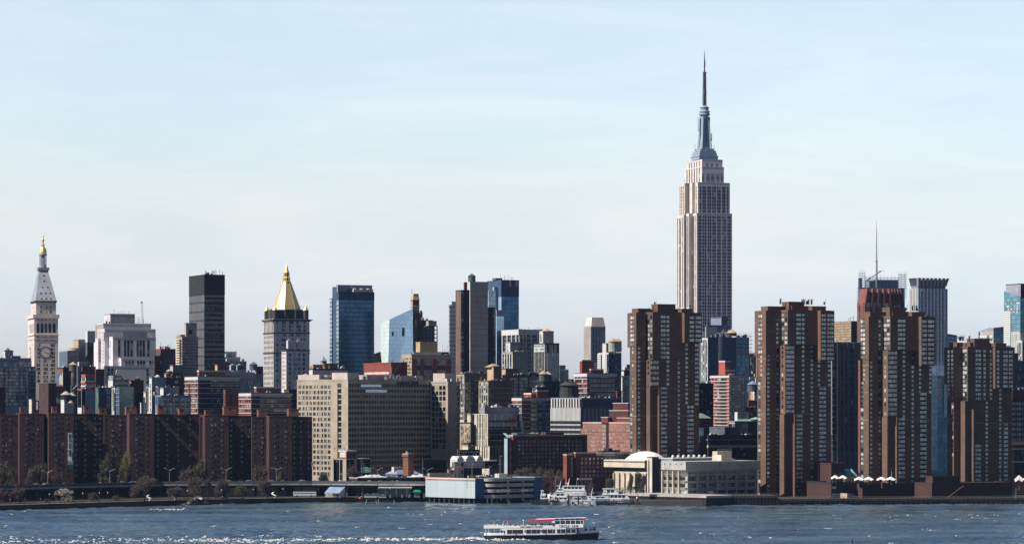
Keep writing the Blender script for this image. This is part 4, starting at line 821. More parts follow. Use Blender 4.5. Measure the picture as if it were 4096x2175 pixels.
b=Bld(cK,'white_gable_building','narrow white walled building behind the salmon brick block','building',2350,1232);t1=b.tier(1212,1225,1262,822,'white_paint');t2=b.tier(1232,1238,1262,760,'white_paint',yb=822,Y=2352,name='penthouse');b.win(t1,'E',[1245],(850,850,1),1.5,2,'win_dark');b.done()
tank(2480+1213*.4386,1603,2200,3.6,5.0,'dark water tank on tall braced legs above the salmon brick block',legs=6.5,cone='slate')
b=Bld(cK,'salmon_brick_block','stepped salmon brick block below the dark water tank on legs','building',2200,1125)
t1=b.tier(1118,1130,1275,1030,'rust_brick',matS='salmon_brick');t2=b.tier(1165,1170,1275,965,'rust_brick',yb=1030,Y=2206);b.win(t1,'E',[1160,1200,1235],(1045,1085,2),1.6,2.2,'win_dark');b.units(t1,3,1.5);b.done()
b=Bld(cK,'dark_riverside_office','dark glass office block in shade between first and second brown riverside towers','office building',2060,724)
t1=b.tier(700,722,852,812,'black_wall');b.win(t1,'E',[748,775,805,830],(850,1060,9),1.4,2,'win_dark');b.units(t1,4,2,'dark_grey');b.done()
b=Bld(cK,'green_gable_building','small brick building with pale green gabled roof','building',2020,726)
t1=b.tier(700,722,824,1118,'maroon_brick',par=0);m=MB();e_=.5;zt,ze=b.z(1076),b.z(1120);cxm=t1.x0+(t1.x1-t1.x0)*.12
m.add([(t1.x0-e_,t1.y0-e_,ze),(t1.x1+e_,t1.y0-e_,ze),(t1.x1+e_,t1.y1+e_,ze),(t1.x0-e_,t1.y1+e_,ze),(cxm,(t1.y0+t1.y1)/2,zt),(cxm+2,(t1.y0+t1.y1)/2,zt)],[(0,1,5,4),(1,2,5),(2,3,4,5),(3,0,4)]);b.part('gable_roof',m,'copper_green')
m=MB();m.box(t1.x0,t1.y0-.3,b.z(1340),t1.x0+b.ulen(760,t1.P),t1.y0-.1,b.z(1206));b.part('glass_strip',m,'glass_grey');b.win(t1,'E',[770,790],(1165,1165,1),3,.8,'win_dark');b.done()
b=Bld(cN,'long_dark_building','long low dark building with pale string course behind the riverside school','building',1990,285)
t1=b.tier(270,285,955,830,'black_wall');b.band(t1,955,1.6,'concrete','string_course',.15);b.band(t1,868,1.2,'dark_grey','cornice',.5);b.win(t1,'E',(18,.04,.96),(1000,1130,4),1.7,1.8,'win_dark');b.win(t1,'E',(18,.04,.96),(905,905,1),1.7,1.8,'win_dark')
t2=b.tier(300,508,700,722,'dark_grey',yb=830,Y=2000,name='penthouse',matS='dark_grey');m=MB();u0,u1=b.ulen(536,t2.P),b.ulen(578,t2.P);m.box(t2.x0+u0,t2.y0-.1,b.z(800),t2.x0+u1,t2.y0,b.z(752));b.part('vent_door',m,'black_wall');b.units(t1,8,1.6);b.done()
b=Bld(cN,'grey_pedimented_building','grey building with sloped green roof and white roof boxes','building',2060,645)
t1=b.tier(560,645,825,640,'slate',matS='concrete');t2=b.tier(822,828,960,640,'stone_dark',Y=2064)
m=MB();m.side([(t2.x0-.3,t2.z1+.1),(t2.x1+3,t2.z1+.1),(t2.x1+3,b.z(575,2064)),],t2.y0-.4,t2.y0+10);b.part('pediment',m,'copper_green')
for x in(745,800):u=b.ulen(x,t1.P);m=MB();m.box(t1.x0+u-2.8,t1.y0+1,t1.z1,t1.x0+u+2.8,t1.y0+5,t1.z1+6.5);b.part('roof_box',m,'white_paint')
m=MB();m.add([(t1.x0+1,t1.y0-.5,t1.z1+.7),(t1.x0+12,t1.y0-.5,t1.z1+.7),(t1.x0+12,t1.y0+6,t1.z1+6)],[(0,1,2)]);b.part('roof_slope',m,'copper_green')
b.win(t1,'E',(7,.12,.98),(697,697,1),1.6,3.4,'win_pale');b.win(t1,'E',(6,.2,.98),(795,795,1),1.8,4,'win_pale');b.win(t1,'S',(5,.05,.95),(695,695,1),2,3);b.done()
# ---- right-hand background
b=Bld(cG,'dark_gridded_office','tall dark office slab with a ribbed beige crown between second and third riverside towers','office building',2250,822)
t1=b.tier(790,806,1032,432,'dark_grey',par=.5,pm='cream',matS='black_wall');t2=b.tier(782,968,1025,242,'stone_dark',yb=432,Y=2262,name='crown',matS='louvre',par=.5,pm='louvre')
for x in(848,862,900,940,1000):u=b.ulen(x,t1.P);m=MB();m.box(t1.x0+u-.8,t1.y0-.5,0,t1.x0+u+.8,t1.y0,t1.z1);b.part('facade_rib',m,'dark_grey')
b.bands(t1,480,1420,19,.5,'dark_grey',out=.1)
b.win(t1,'E',[818,875,908,967,998],(500,1400,18),3.4,3.6,'win_dark','v2');b.masts(t2,5,5);b.done()
# octagonal finned building
b=Bld(cH,'finned_brick_tower','reddish brick tower with flaring fins round its sloped crown','office tower',2650,135)
t1=b.tier(66,135,365,800,'rust_brick',matS='rust_brick',par=0);m=MB();n0=(t1.x0,t1.y0,t1.x1,t1.y1);zt=b.z(668)
x2=t1.x0+b.ulen(558,t1.P);dy=26
pl=[(t1.x0,t1.y1),(t1.x0,t1.y0),(t1.x1,t1.y0),(x2,t1.y0+14),(x2,t1.y1+10)]
cx,cy=(t1.x0+x2)/2,(t1.y0+t1.y1)/2+8
top=[(cx+(x-cx)*.86,cy+(y-cy)*.80)for x,y in pl]
m.add([(x,y,t1.z1)for x,y in pl]+[(x,y,zt)for x,y in top],[(i,(i+1)%5,5+(i+1)%5,5+i)for i in range(5)]+[(5,6,7,8,9)]);b.part('sloped_crown',m,'rust_brick')
m=MB();m.add([(t1.x1,t1.y0,0),(x2,t1.y0+14,0),(x2,t1.y1,0),(t1.x1,t1.y0,t1.z1),(x2,t1.y0+14,t1.z1),(x2,t1.y1,t1.z1)],[(0,1,4,3),(1,2,5,4)]);b.part('wall',m,'maroon_brick')
def fin(p,q,w=1.5):
 (x,y),(x1,y1)=p,q;m=MB();nx,ny=-.0,-1.0
 m.add([(x-w/2,y-1.6,0),(x+w/2,y-1.6,0),(x+w/2,y+1,0),(x-w/2,y+1,0),(x-w/2,y-1.6,t1.z1-2),(x+w/2,y-1.6,t1.z1-2),(x+w/2,y+1,t1.z1-2),(x-w/2,y+1,t1.z1-2),(x1-w/2,y1-3.2,zt),(x1+w/2,y1-3.2,zt),(x1+w/2,y1+1,zt),(x1-w/2,y1+1,zt)],[(0,1,5,4),(1,2,6,5),(3,0,4,7),(4,5,9,8),(5,6,10,9),(7,4,8,11),(8,9,10,11)]);b.part('fin',m,'rust_brick')
for k in range(5):f_=k/4;fin((t1.x0+(t1.x1-t1.x0)*f_,t1.y0),(top[1][0]+(top[2][0]-top[1][0])*f_,top[1][1]))
for k in range(1,5):f_=k/4;fin((t1.x1+(x2-t1.x1)*f_,t1.y0+14*f_),(top[2][0]+(top[3][0]-top[2][0])*f_,top[2][1]+(top[3][1]-top[2][1])*f_),1.2)
b.win(t1,'E',(3,.02,.98),(838,838,1),11,7,'win_blue','v3','stone_dark');b.win(t1,'E',(3,.02,.98),(865,865,1),11,5,'win_blue','v3','stone_dark');b.win(t1,'S',[86],(835,960,5),3,4,'win_dark');b.done()
# lattice crown tower with mast
b=Bld(cH,'lattice_crown_tower','grey tower with open rod screens and tall needle mast behind the finned brick tower','office tower',3300,75)
t1=b.tier(62,75,500,660,'steel_blue',par=0);zf=lambda y:b.z(y)
pn=b.bx(135,220,440,590,660,Y=3320);m=MB();m.box(pn.x0,pn.y0,t1.z1,pn.x1,pn.y1,pn.z1);b.part('penthouse',m,'steel');m=MB();m.box(pn.x0-6,pn.y0-1,t1.z1,pn.x0+8,pn.y0+6,zf(598));b.part('plant_room',m,'slate')
def screen(x0,x1,y,z1,n,name='rod_screen'):
 u0,u1=t1.x0+b.ulen(x0,t1.P),t1.x0+b.ulen(x1,t1.P);m=MB()
 for k in range(n):x=u0+(u1-u0)*k/(n-1);m.tube((x,y,t1.z1-10),(x,y,zf(z1)+random.uniform(-1,1)),.3,.2,4)
 for q in range(7):z=t1.z1+(zf(z1)-t1.z1)*q/7.5;m.tube((u0-1,y,z),(u1+1,y,z),.22,n=4)
 b.part(name,m,'steel_blue')
screen(80,130,t1.y0-1,500,4);screen(440,505,t1.y0-1,510,6);screen(140,440,t1.y0-.5,545,10)
x=t1.x0+b.ulen(286,t1.P);m=MB();m.tube((x,t1.y0+10,t1.z1),(x,t1.y0+10,zf(412)),1.3,.9,8);m.tube((x,t1.y0+10,zf(412)),(x,t1.y0+10,zf(150)),.7,.4,6);m.tube((x,t1.y0+10,zf(150)),(x,t1.y0+10,zf(45)),.35,.12,5);m.lathe([(1.6,zf(414)),(1.6,zf(410))],(x,t1.y0+10),8);b.part('needle_mast',m,'lamp_metal')
x=t1.x0+b.ulen(180,t1.P);m=MB();m.tube((x,t1.y0+6,zf(590)),(x+17*1.0,t1.y0+6,zf(505)),.8,.5,5);m.box(x+12,t1.y0+5.5,zf(505),x+20,t1.y0+6.5,zf(502));b.part('cleaning_crane',m,'lamp_metal');m=MB();m.box(t1.x0-.5,t1.y0-1,20,t1.x0+4,t1.y0-.8,t1.z1+10);b.part('rod_screen',m,'pale_blue');b.done()
# flared crown tower
b=Bld(cH,'flared_crown_tower','blue and white gridded tower with a flared notched crown','office tower',2900,622)
t1=b.tier(545,622,887,668,'blue_grid',par=0,matS='glass_mint');m=MB();g_=4;zt=b.z(573)
for k in range(8):
 L_=t1.x1-t1.x0;x0=t1.x0+L_*k/8+.2;x1=t1.x0+L_*(k+1)/8-.9;w=1.6*(k-3.5)/3.5
 m=MB();m.add([(x0,t1.y0,t1.z1+2),(x1,t1.y0,t1.z1+2),(x1,t1.y0+3,t1.z1+2),(x0,t1.y0+3,t1.z1+2),(x0+w,t1.y0-2.6,zt),(x1+w,t1.y0-2.6,zt),(x1+w,t1.y0+1,zt),(x0+w,t1.y0+1,zt)],[(0,1,5,4),(1,2,6,5),(2,3,7,6),(3,0,4,7),(4,5,6,7)]);b.part('crown_fin',m,'netting_grey')
for k in range(6):
 L_=t1.y1-t1.y0;y0=t1.y0+L_*k/6+1;y1=t1.y0+L_*(k+1)/6-1.5
 m=MB();m.add([(t1.x0,y0,t1.z1+2),(t1.x0+3,y0,t1.z1+2),(t1.x0+3,y1,t1.z1+2),(t1.x0,y1,t1.z1+2),(t1.x0-2,y0,zt),(t1.x0+1,y0,zt),(t1.x0+1,y1,zt),(t1.x0-2,y1,zt)],[(0,1,5,4),(1,2,6,5),(2,3,7,6),(3,0,4,7),(4,5,6,7)]);b.part('crown_fin',m,'white_paint')
m=MB();m.box(t1.x0+1,t1.y0+1.5,t1.z1,t1.x1-1,t1.y1-1,zt-1.5);b.part('crown_core',m,'slate')
for k in range(9):m=MB();x=t1.x0+(t1.x1-t1.x0-1.4)*k/8;m.box(x,t1.y0-.6,0,x+1.4,t1.y0,t1.z1);b.part('facade_rib',m,'pale_blue')
for k in range(6):m=MB();y=t1.y0+(t1.y1-t1.y0-1.6)*k/5;m.box(t1.x0-.8,y,0,t1.x0,y+1.6,t1.z1);b.part('facade_rib',m,'white_paint')
b.win(t1,'S',(5,.05,.95),(690,880,12),5,2.6,'win_dark');b.win(t1,'E',(16,.02,.98),(690,1320,32),1.5,2.2,'win_blue');b.done()
b=Bld(cH,'far_navy_block','low navy glass block with sloped roof right of the flared crown tower','office building',3000,890)
t1=b.tier(884,890,977,1100,'glass_navy',par=0);m=MB();m.side([(t1.x0,t1.z1+.05),(t1.x1+.5,t1.z1+.05),(t1.x1,t1.z1+.6),(t1.x0,b.z(1082))],t1.y0-.3,t1.y0+12);b.part('sloped_roof',m,'navy_wall');b.win(t1,'E',(6,.05,.95),(1120,1180,3),2,1.4,'win_blue');b.done()
b=Bld(cH,'slanted_roof_tower','grey and navy tower top with slanted roofline left of the teal glass tower','office tower',2900,1308)
t1=b.tier(1172,1308,1410,1060,'glass_navy',matS='concrete',par=0);m=MB();x0,y0,x1,y1=t1.x0,t1.y0,t1.x1,t1.y1
m.add([(x0,y1,t1.z1),(x0,y0,t1.z1),(x1,y0,t1.z1),(x1,y1,t1.z1),(x0,y1,t1.z1+.2),(x0,y0,b.z(1028)),(x1,y0,b.z(1014)),(x1,y1,t1.z1+4)],[(0,1,5,4),(1,2,6,5),(2,3,7,6),(3,0,4,7),(4,5,6,7)]);b.part('slanted_crown',m,['netting_grey'])
m=MB();m.box(x0-.2,y0,b.z(1115),x0,y1-2,b.z(1096));b.part('glass_band',m,'glass_mint');b.win(t1,'E',(8,.03,.97),(1130,1190,3),2.4,2.4,'win_blue');b.done()
b=Bld(cH,'teal_glass_tower','teal glass tower with slanted parapet and grey slab behind at the right edge','office tower',2700,1553)
t1=b.tier(1405,1553,1640,760,'glass_teal_dark',matS='glass_teal',par=0);m=MB();x0,y0,y1=t1.x0,t1.y0,t1.y1
m.add([(x0,y1,t1.z1),(x0,y0,t1.z1),(x0+1,y0,t1.z1),(x0+1,y1,t1.z1),(x0,y1,b.z(685)),(x0,y0,b.z(748)),(x0+1,y0,b.z(748)),(x0+1,y1,b.z(685))],[(0,1,5,4),(1,2,6,5),(2,3,7,6),(3,0,4,7),(4,5,6,7)]);b.part('slanted_parapet',m,'glass_teal')
t2=b.tier(1422,1556,1640,628,'black_wall',Y=2712,matS='netting_grey',par=.4)
for k in range(17):m=MB();z=b.z(885+k*18.5);m.box(t1.x0-.4,t1.y1-(t1.y1-t1.y0)*.42,z,t1.x0-.1,t1.y1,z+1.5);b.part('white_band',m,'white_paint')
b.win(t1,'S',(10,.05,.95),(800,880,4),3,1.6,'win_pale');b.done()
b=Bld(cH,'white_deco_building','bright white stepped deco building at the right edge of the skyline','building',2500,1552)
t1=b.tier(1472,1552,1640,1078,'white_paint');t2=b.tier(1520,1570,1640,1150,'white_paint',Y=2490);
for k in range(6):m=MB();y=t1.y0+1+(t1.y1-t1.y0-3)*k/5;m.box(t1.x0-.4,y,20,t1.x0,y+1.3,t1.z1+1.6);b.part('pier',m,'white_paint')
b.win(t2,'E',[1578,1600],(1175,1340,9),1.8,2.4,'win_dark');b.win(t1,'S',(5,.1,.9),(1110,1140,2),1.5,3,'win_dark');b.win(t2,'S',(3,.1,.9),(1175,1340,9),2,2.6);b.done()
b=Bld(cI,'navy_stepped_block','navy shaded block right of the fourth riverside tower','building',2450,1290)
t1=b.tier(1255,1270,1420,330,'navy_wall');t2=b.tier(1255,1270,1318,262,'navy_wall',Y=2460);b.win(t1,'E',(8,.05,.95),(400,560,8),1.8,2,'win_dark');b.done()
b=Bld(cI,'grey_hospital_wing','dark grey hospital block with ribbon windows at the right edge','hospital',2150,1262)
t1=b.tier(1240,1250,1440,690,'stone_dark');t2=b.tier(1240,1262,1440,592,'maroon_brick',yb=690,Y=2156,name='penthouse',par=.3);b.win(t1,'E',(12,.02,.98),(715,1040,8),2.3,2,'win_blue');b.units(t2,3,2,'lamp_metal');b.done()
b=Bld(cI,'cornice_brick_building','salmon brick building with white cornices at the right edge by the water','building',2010,1262)
t1=b.tier(1240,1255,1440,1066,'salmon_brick')
b.band(t1,1075,1.0,'white_paint','cornice',.5);b.band(t1,1122,.8,'white_paint','cornice',.3);b.band(t1,1240,.7,'white_paint','cornice',.3)
b.win(t1,'E',[1290,1318,1347,1375],(1160,1330,4),2.6,4.2,'win_dark','v2','maroon_brick');b.win(t1,'E',(12,.02,.98),(1105,1105,1),1.4,2.2,'maroon_brick');b.done()
b=Bld(cI,'teal_glass_slab','teal glass slab glimpsed between third and fourth riverside towers','office building',2250,528)
t1=b.tier(505,512,780,366,'glass_grey',par=0,yb=462);t0=b.tier(505,512,780,462,'glass_teal_dark',par=.3);m=MB();m.box(t0.x0+1,t0.y0-.6,10,t0.x0+b.ulen(575,t0.P),t0.y0-.1,t0.z1+.4);b.part('light_bay',m,'glass_teal');m=MB();m.box(t0.x0+b.ulen(634,t0.P),t0.y0-.6,b.z(830),t0.x0+b.ulen(668,t0.P),t0.y0-.1,b.z(540));b.part('light_bay',m,'glass_teal');b.win(t0,'E',[590,605],(500,700,8),1.5,2.4,'win_blue');b.done()
# ---- left middle ground
b=Bld(cL,'slate_apartment_slab','slate grey apartment slab with pale window columns at the left edge','apartment building',2250,-30)
t1=b.tier(-60,-30,473,132,'slate');t0=b.tier(-60,-28,540,258,'slate',Y=2246);t2=b.tier(52,76,200,16,'slate',yb=132,Y=2258,name='penthouse',matS='white_paint');t3=b.tier(162,180,312,100,'dark_grey',yb=132,Y=2256,name='penthouse')
b.part('cap_roof',MB().lathe([(2.0,t2.z1+.7),(.2,t2.z1+2.6)],(t2.x0+2.8,t2.y0+3),8),'rust_brick')
b.bands(t1,165,245,2,.5,'dark_grey',out=.15);b.bands(t0,315,840,11,.5,'navy_wall',out=.15)
b.win(t1,'E',[96,246,295,375,443],(187,245,2),3.6,2.8,'win_pale','v2','navy_wall');b.win(t0,'E',[36,95,165,240,350,380,440,505],(300,820,11),3.8,2.6,'win_pale','v2','navy_wall');b.win(t2,'E',[105,125],(70,70,1),1.8,4,'win_pale')
for k in range(10):z=b.z(330+k*52,2246);m=MB();u0,u1=b.ulen(415,t0.P),b.ulen(528,t0.P);m.box(t0.x0+u0,t0.y0-1.5,z-1.2,t0.x0+u1,t0.y0,z);b.part('balcony',m,'navy_wall')
b.units(t1,6,2.2,'dark_grey');b.done()
b=Bld(cL,'mural_building','narrow building with a blue mural on its sunlit flank','building',2300,958)
t1=b.tier(862,958,1042,275,'black_wall',matS='rust_brick');L_=t1.y1-t1.y0;m=MB();m.box(t1.x0-.1,t1.y0+.5,b.z(525),t1.x0,t1.y1-.5,b.z(345));b.part('mural',m,'blue_panel')
m=MB();m.side([(t1.y0+L_*.12,b.z(520)),(t1.y0+L_*.55,b.z(520)),(t1.y0+L_*.62,b.z(440)),(t1.y0+L_*.4,b.z(370)),(t1.y0+L_*.1,b.z(400))],0,.1);m.v=[(t1.x0-.2+y,x,z)for x,y,z in m.v];b.part('mural_shape',m,'tan_brick')
m=MB();m.box(t1.x0-.2,t1.y0+.4,b.z(525),t1.x0-.1,t1.y0+L_*.1,b.z(345));b.part('mural_edge',m,'white_paint');b.units(t1,3,2);b.done()
b=Bld(cL,'dark_flue_building','dark narrow wall with a tall flue pipe left of the maroon block','building',2340,1000)
t1=b.tier(985,1000,1080,330,'black_wall');m=MB();m.tube((t1.x0+9,t1.y0-.6,10),(t1.x0+9,t1.y0-.6,b.z(240)),.9,n=8);b.part('flue_pipe',m,'steel');b.done()
b=Bld(cL,'maroon_loft_building','maroon brick loft building with filled arches below the stepped limestone block','building',2380,1135)
t1=b.tier(1065,1135,1545,345,'maroon_brick',matS='tan_brick');t2=b.tier(1235,1250,1455,262,'maroon_brick',yb=345,Y=2390);t3=b.tier(1440,1455,1582,300,'maroon_brick',Y=2384)
b.win(t1,'S',(5,.05,.95),(405,620,4),2,7,'win_dark');
for x,y in((1185,402),(1185,490),(1295,400),(1495,490),(1495,555)):m=MB();u=b.ulen(x,t1.P);m.box(t1.x0+u-3.5,t1.y0-.1,b.z(y)-5,t1.x0+u+3.5,t1.y0,b.z(y)+4);b.part('filled_bay',m,'slate')
b.win(t1,'E',[1185],(402,490,2),2,5,'win_dark');b.units(t2,4,3);b.done()
tank(0+1100*.2632,1486,2370,3.0,4.6,'dark water tank with tan cone on the maroon loft building',cone='tan_brick',legs=.6)
o=empty('cooling_tower',(px(1260*.2632,2395),2395,pz(1468,2395)),R(23),'white pipework cooling unit on top of the maroon loft building','cooling unit','rooftop cooling units')
m=MB();m.box(-3,0,1,4,4,4);m.build('casing','white_paint',o);m=MB()
for k in range(7):m.tube((-3+k*1.1,-.3,0),(-3+k*1.1,-.3,4.6),.18,n=5)
m.build('pipe','steel',o)
b=Bld(cL,'frame_construction_site','unfinished grey block with orange netting on its top floors','construction site',2180,1240)
t1=b.tier(1180,1240,1450,600,'slate',matS='white_paint',pm='orange_red');t2=b.tier(1240,1300,1442,402,'dark_grey',yb=600,Y=2186,matS='white_paint',pm='orange_red',par=1.6,name='upper_frame')
for y in(470,535):b.band(t2,y,.9,'white_paint','floor_slab',.4)
b.band(t2,478,1.2,'orange_red','safety_net',.5);m=MB();m.box(t2.x0+b.ulen(1310,t2.P),t2.y0-.1,b.z(560),t2.x0+b.ulen(1430,t2.P),t2.y0,b.z(500));b.part('blockwork',m,'grey_brick')
b.win(t1,'S',(4,.05,.95),(640,810,5),2.6,5.5,'win_dark');b.win(t1,'E',[1268],(650,780,3),2,6,'win_dark');b.win(t2,'S',(2,.15,.85),(440,560,3),3,5,'win_dark');b.units(t1,3,2);b.done()
b=Bld(cL,'fire_escape_wall','thin wall with lattice fire escapes left of the orange netted site','building',2200,1085);t1=b.tier(1075,1085,1180,560,'dark_grey')
for k in range(5):m=MB();z=b.z(600+k*50);m.box(t1.x0,t1.y0-1.5,z,t1.x0+4,t1.y0-.1,z+.2);m.tube((t1.x0+.5,t1.y0-1,z),(t1.x0+3.5,t1.y0-1,z+3),.15,n=4);m.tube((t1.x0+4,t1.y0-1.4,z),(t1.x0+4,t1.y0-1.4,z+5),.1,n=4);b.part('fire_escape',m,'lamp_metal')
b.done()
b=Bld(cL,'blue_glass_lowrise','dark blue block with green glazed left flank','building',2150,1496)
t1=b.tier(1452,1496,1698,580,'navy_wall',matS='glass_green');b.win(t1,'E',[1642],(630,830,3),3.4,5,'win_blue');b.units(t1,5,2,'white_paint');t2=b.tier(1690,1748,1800,560,'navy_wall',Y=2160,matS='concrete');b.win(t2,'S',[1715,1730],(630,880,5),1.5,3.5,'win_dark');b.done()
b=Bld(cL,'maroon_lowrise','low maroon block just right of the brick stair tower','building',2250,850);t1=b.tier(840,850,1002,560,'maroon_brick');b.win(t1,'E',[872,930],(690,760,2),3,4,'win');b.done()
b=Bld(cL,'white_shaft_building','bright white rooftop shaft with a tan cone behind the brick housing','building',2100,975)
t1=b.tier(925,975,1000,770,'white_paint');t2=b.tier(925,988,1125,815,'white_paint',Y=2104,matS='white_paint');b.part('cone_cap',MB().lathe([(2.6,t2.z1),(.2,t2.z1+2.4)],(t2.x0+5,t2.y0+4),10),'tan_brick');b.win(t2,'E',[1060],(870,870,1),.8,.8,'win_dark');b.done()
tank(990*.2632,1612,2120,3.4,5.2,'left black water tank with grey cone behind the white shaft',cone='concrete',legs=.5,wood='black_wall');tank(1078*.2632,1612,2122,2.8,4.6,'right black water tank with grey cone behind the white shaft',cone='concrete',legs=.5,wood='black_wall')
b=Bld(cL,'cream_bulkhead','small cream rooftop bulkhead left of the brick stair tower','building',2060,480);t1=b.tier(442,480,500,760,'cream');t2=b.tier(440,490,600,780,'slate',Y=2075,matS='cream');m=MB();m.tube((t1.x1+3,t1.y0,t1.z1-6),(t1.x1+3,t1.y0,t1.z1-1),.7,n=6);b.part('vent',m,'cream');b.done()
b=Bld(cM,'grey_dish_building','grey building with a pale rooftop dish frame','building',2230,8);t1=b.tier(-70,5,260,400,'grey_brick',matS='white_paint');t2=b.tier(-60,10,150,345,'grey_brick',yb=400,Y=2240,name='penthouse');m=MB();m.lathe([(.4,t2.z1+1),(1.5,t2.z1+2)],(t2.x0+1.5,t2.y0+3),10);m.tube((t2.x0+2.4,t2.y0+3,t2.z1),(t2.x0+3.6,t2.y0+3,t2.z1+5),.2,n=4);m.tube((t2.x0+5,t2.y0+3,t2.z1),(t2.x0+3.6,t2.y0+3,t2.z1+5),.2,n=4);b.part('dish',m,'white_paint');m=MB();m.box(t1.x0+2,t1.y0-.6,t1.z1-3,t1.x1,t1.y0-.1,t1.z1-2.4);b.part('roof_rail',m,'white_paint');b.units(t1,5,2);b.done()
b=Bld(cM,'green_glass_lowrise','greenish glazed block between navy block and dark red brick block','building',2140,112);t1=b.tier(55,112,340,525,'glass_green',matS='navy_wall');b.bands(t1,545,800,5,.3,'pale_blue','floor_band',.4);b.done()
b=Bld(cM,'dark_red_block','dark red brick block with pink sunlit sliver','building',2240,298);t1=b.tier(275,298,502,415,'maroon_brick',matS='salmon_brick');b.win(t1,'E',[415,480],(640,870,5),3,2,'win_dark');b.units(t1,5,2.4,'white_paint');b.done()
b=Bld(cM,'stepped_white_apartment','bright white stepped apartment building with a rounded roof vent','apartment building',2160,632)
t1=b.tier(592,632,860,368,'slate',matS='white_paint');t2=b.tier(535,592,640,520,'slate',Y=2166,matS='white_paint');t3=b.tier(500,535,640,600,'slate',Y=2172,matS='white_paint');t4=b.tier(445,498,560,778,'white_paint',Y=2150)
b.win(t1,'S',[610],(490,880,5),1.6,3,'win_dark');b.win(t2,'S',[545,560,575],(580,860,4),1.8,4.2,'win_dark');b.win(t3,'S',[508,520],(720,860,2),1.8,4,'win_dark');b.part('round_vent',MB().lathe([(2,t1.z1),(1.9,t1.z1+1),(1,t1.z1+2),(.1,t1.z1+2.3)],(t1.x0+5,t1.y0+3),10),'white_paint');b.units(t1,3,2);b.done()
b=Bld(cM,'white_terrace_block','grey block with white stepped terraces in front of the white apartment building','building',2130,820)
t1=b.tier(765,820,990,535,'slate',matS='white_paint');t2=b.tier(985,992,1072,512,'concrete',Y=2136);t3=b.tier(700,735,800,512,'slate',Y=2140,matS='white_paint');m=MB()
for k in range(3):m.box(t3.x0-2,t3.y0+2,b.z(600+k*20),t3.x0,t3.y1,b.z(590+k*20))
b.part('terrace',m,'white_paint');b.win(t3,'S',(2,.1,.9),(545,620,2),2,3,'win_dark');b.units(t1,6,2,'white_paint');b.done()
b=Bld(cM,'blue_grey_hotel','blue grey modern block with large paired windows','building',2110,780)
t1=b.tier(690,780,1262,662,'slate',matS='white_paint');b.win(t1,'E',[825,920,1015,1108,1195],(722,940,4),4.6,3.2,'win_pale','v2','navy_wall');b.win(t1,'S',(4,.04,.96),(740,860,2),3,6,'win_blue');b.win(t1,'E',[845,935,1030,1125,1210],(748,820,2),2.2,.9,'win_dark');b.units(t1,6,1.5,'dark_grey');b.done()
b=Bld(cM,'black_plant_building','black building with stacked roof boxes right of the white stepped apartments','building',2210,850)
t1=b.tier(835,850,1150,380,'black_wall');t2=b.tier(925,972,1140,170,'dark_grey',yb=280,Y=2225,name='tank_housing',matS='concrete');t3=b.tier(940,975,1135,282,'stone_dark',yb=380,Y=2228,name='penthouse',matS='rust_brick');t4=b.tier(835,862,940,300,'rust_brick',yb=380,Y=2226,name='penthouse',matS='tan_brick');b.win(t1,'E',[1030],(430,430,1),2.4,2,'win');b.units(t1,5,2,'white_paint');b.done()
tank(450+900*.2485,1494,2222,1.9,1.8,'small rooftop tank with grey cone on the black building',legs=0,cone='concrete')
b=Bld(cB,'grey_arch_office','grey blue office building with triple windows left of the gold roofed tower','office building',2420,525)
t1=b.tier(500,525,775,1032,'slate',par=.6);b.band(t1,1032,4.5,'pale_blue','cornice',.4);b.win(t1,'E',[672,684,696,728,740,752,560,572,584,616,628,640],(1076,1190,4),1.7,3.6,'win_pale');t2=b.tier(442,462,545,968,'rust_brick',yb=1032,Y=2432,name='penthouse',matS='tan_brick');b.units(t1,4,2);b.done()
b=Bld(cB,'dim_loft_building','dim building with maroon roof stack between grey office and gold roofed tower','building',2500,775);t1=b.tier(765,775,850,1048,'slate');t2=b.tier(785,790,848,985,'maroon_brick',yb=1048,Y=2506,name='penthouse');b.win(t1,'E',(3,.05,.95),(1085,1130,2),2.6,3,'win');b.done()
tank(650+762*.4751,1487,2490,3.2,4.2,'dark water tank beside the maroon roof stack left of the gold roofed tower',legs=1.5,cone='dark_grey')
b=Bld(cB,'tan_edge_building','small dark building with a tan cornice right of the stone wing','building',2180,1060);t1=b.tier(1025,1060,1140,1178,'black_wall',matS='tan_brick');b.win(t1,'S',(4,.05,.95),(1192,1192,1),1.6,2,'win_dark');t2=b.tier(1155,1160,1235,1070,'maroon_brick',Y=2190);m=MB();m.frustum((t2.x0,t2.y0,t2.x1,t2.y1),t2.z1+.7,(t2.x0+5,t2.y0+4,t2.x0+6,t2.y0+5),t2.z1+2.6);b.part('cone_roof',m,'tan_brick');b.done()
# ================================================================== NEARER BLOCKS
# ---- long beige hospital
b=Bld(cV,'hospital','long beige hospital with fifteen rows of dark windows and roof lettering','hospital',2030,580,a=53)
t1=b.tier(22,580,1480,190,'beige_brick',par=.5);T=t1
R_=(1787-1180)/.3655
t2=b.bx(1480,R_,1805,232,None,Y=2030)
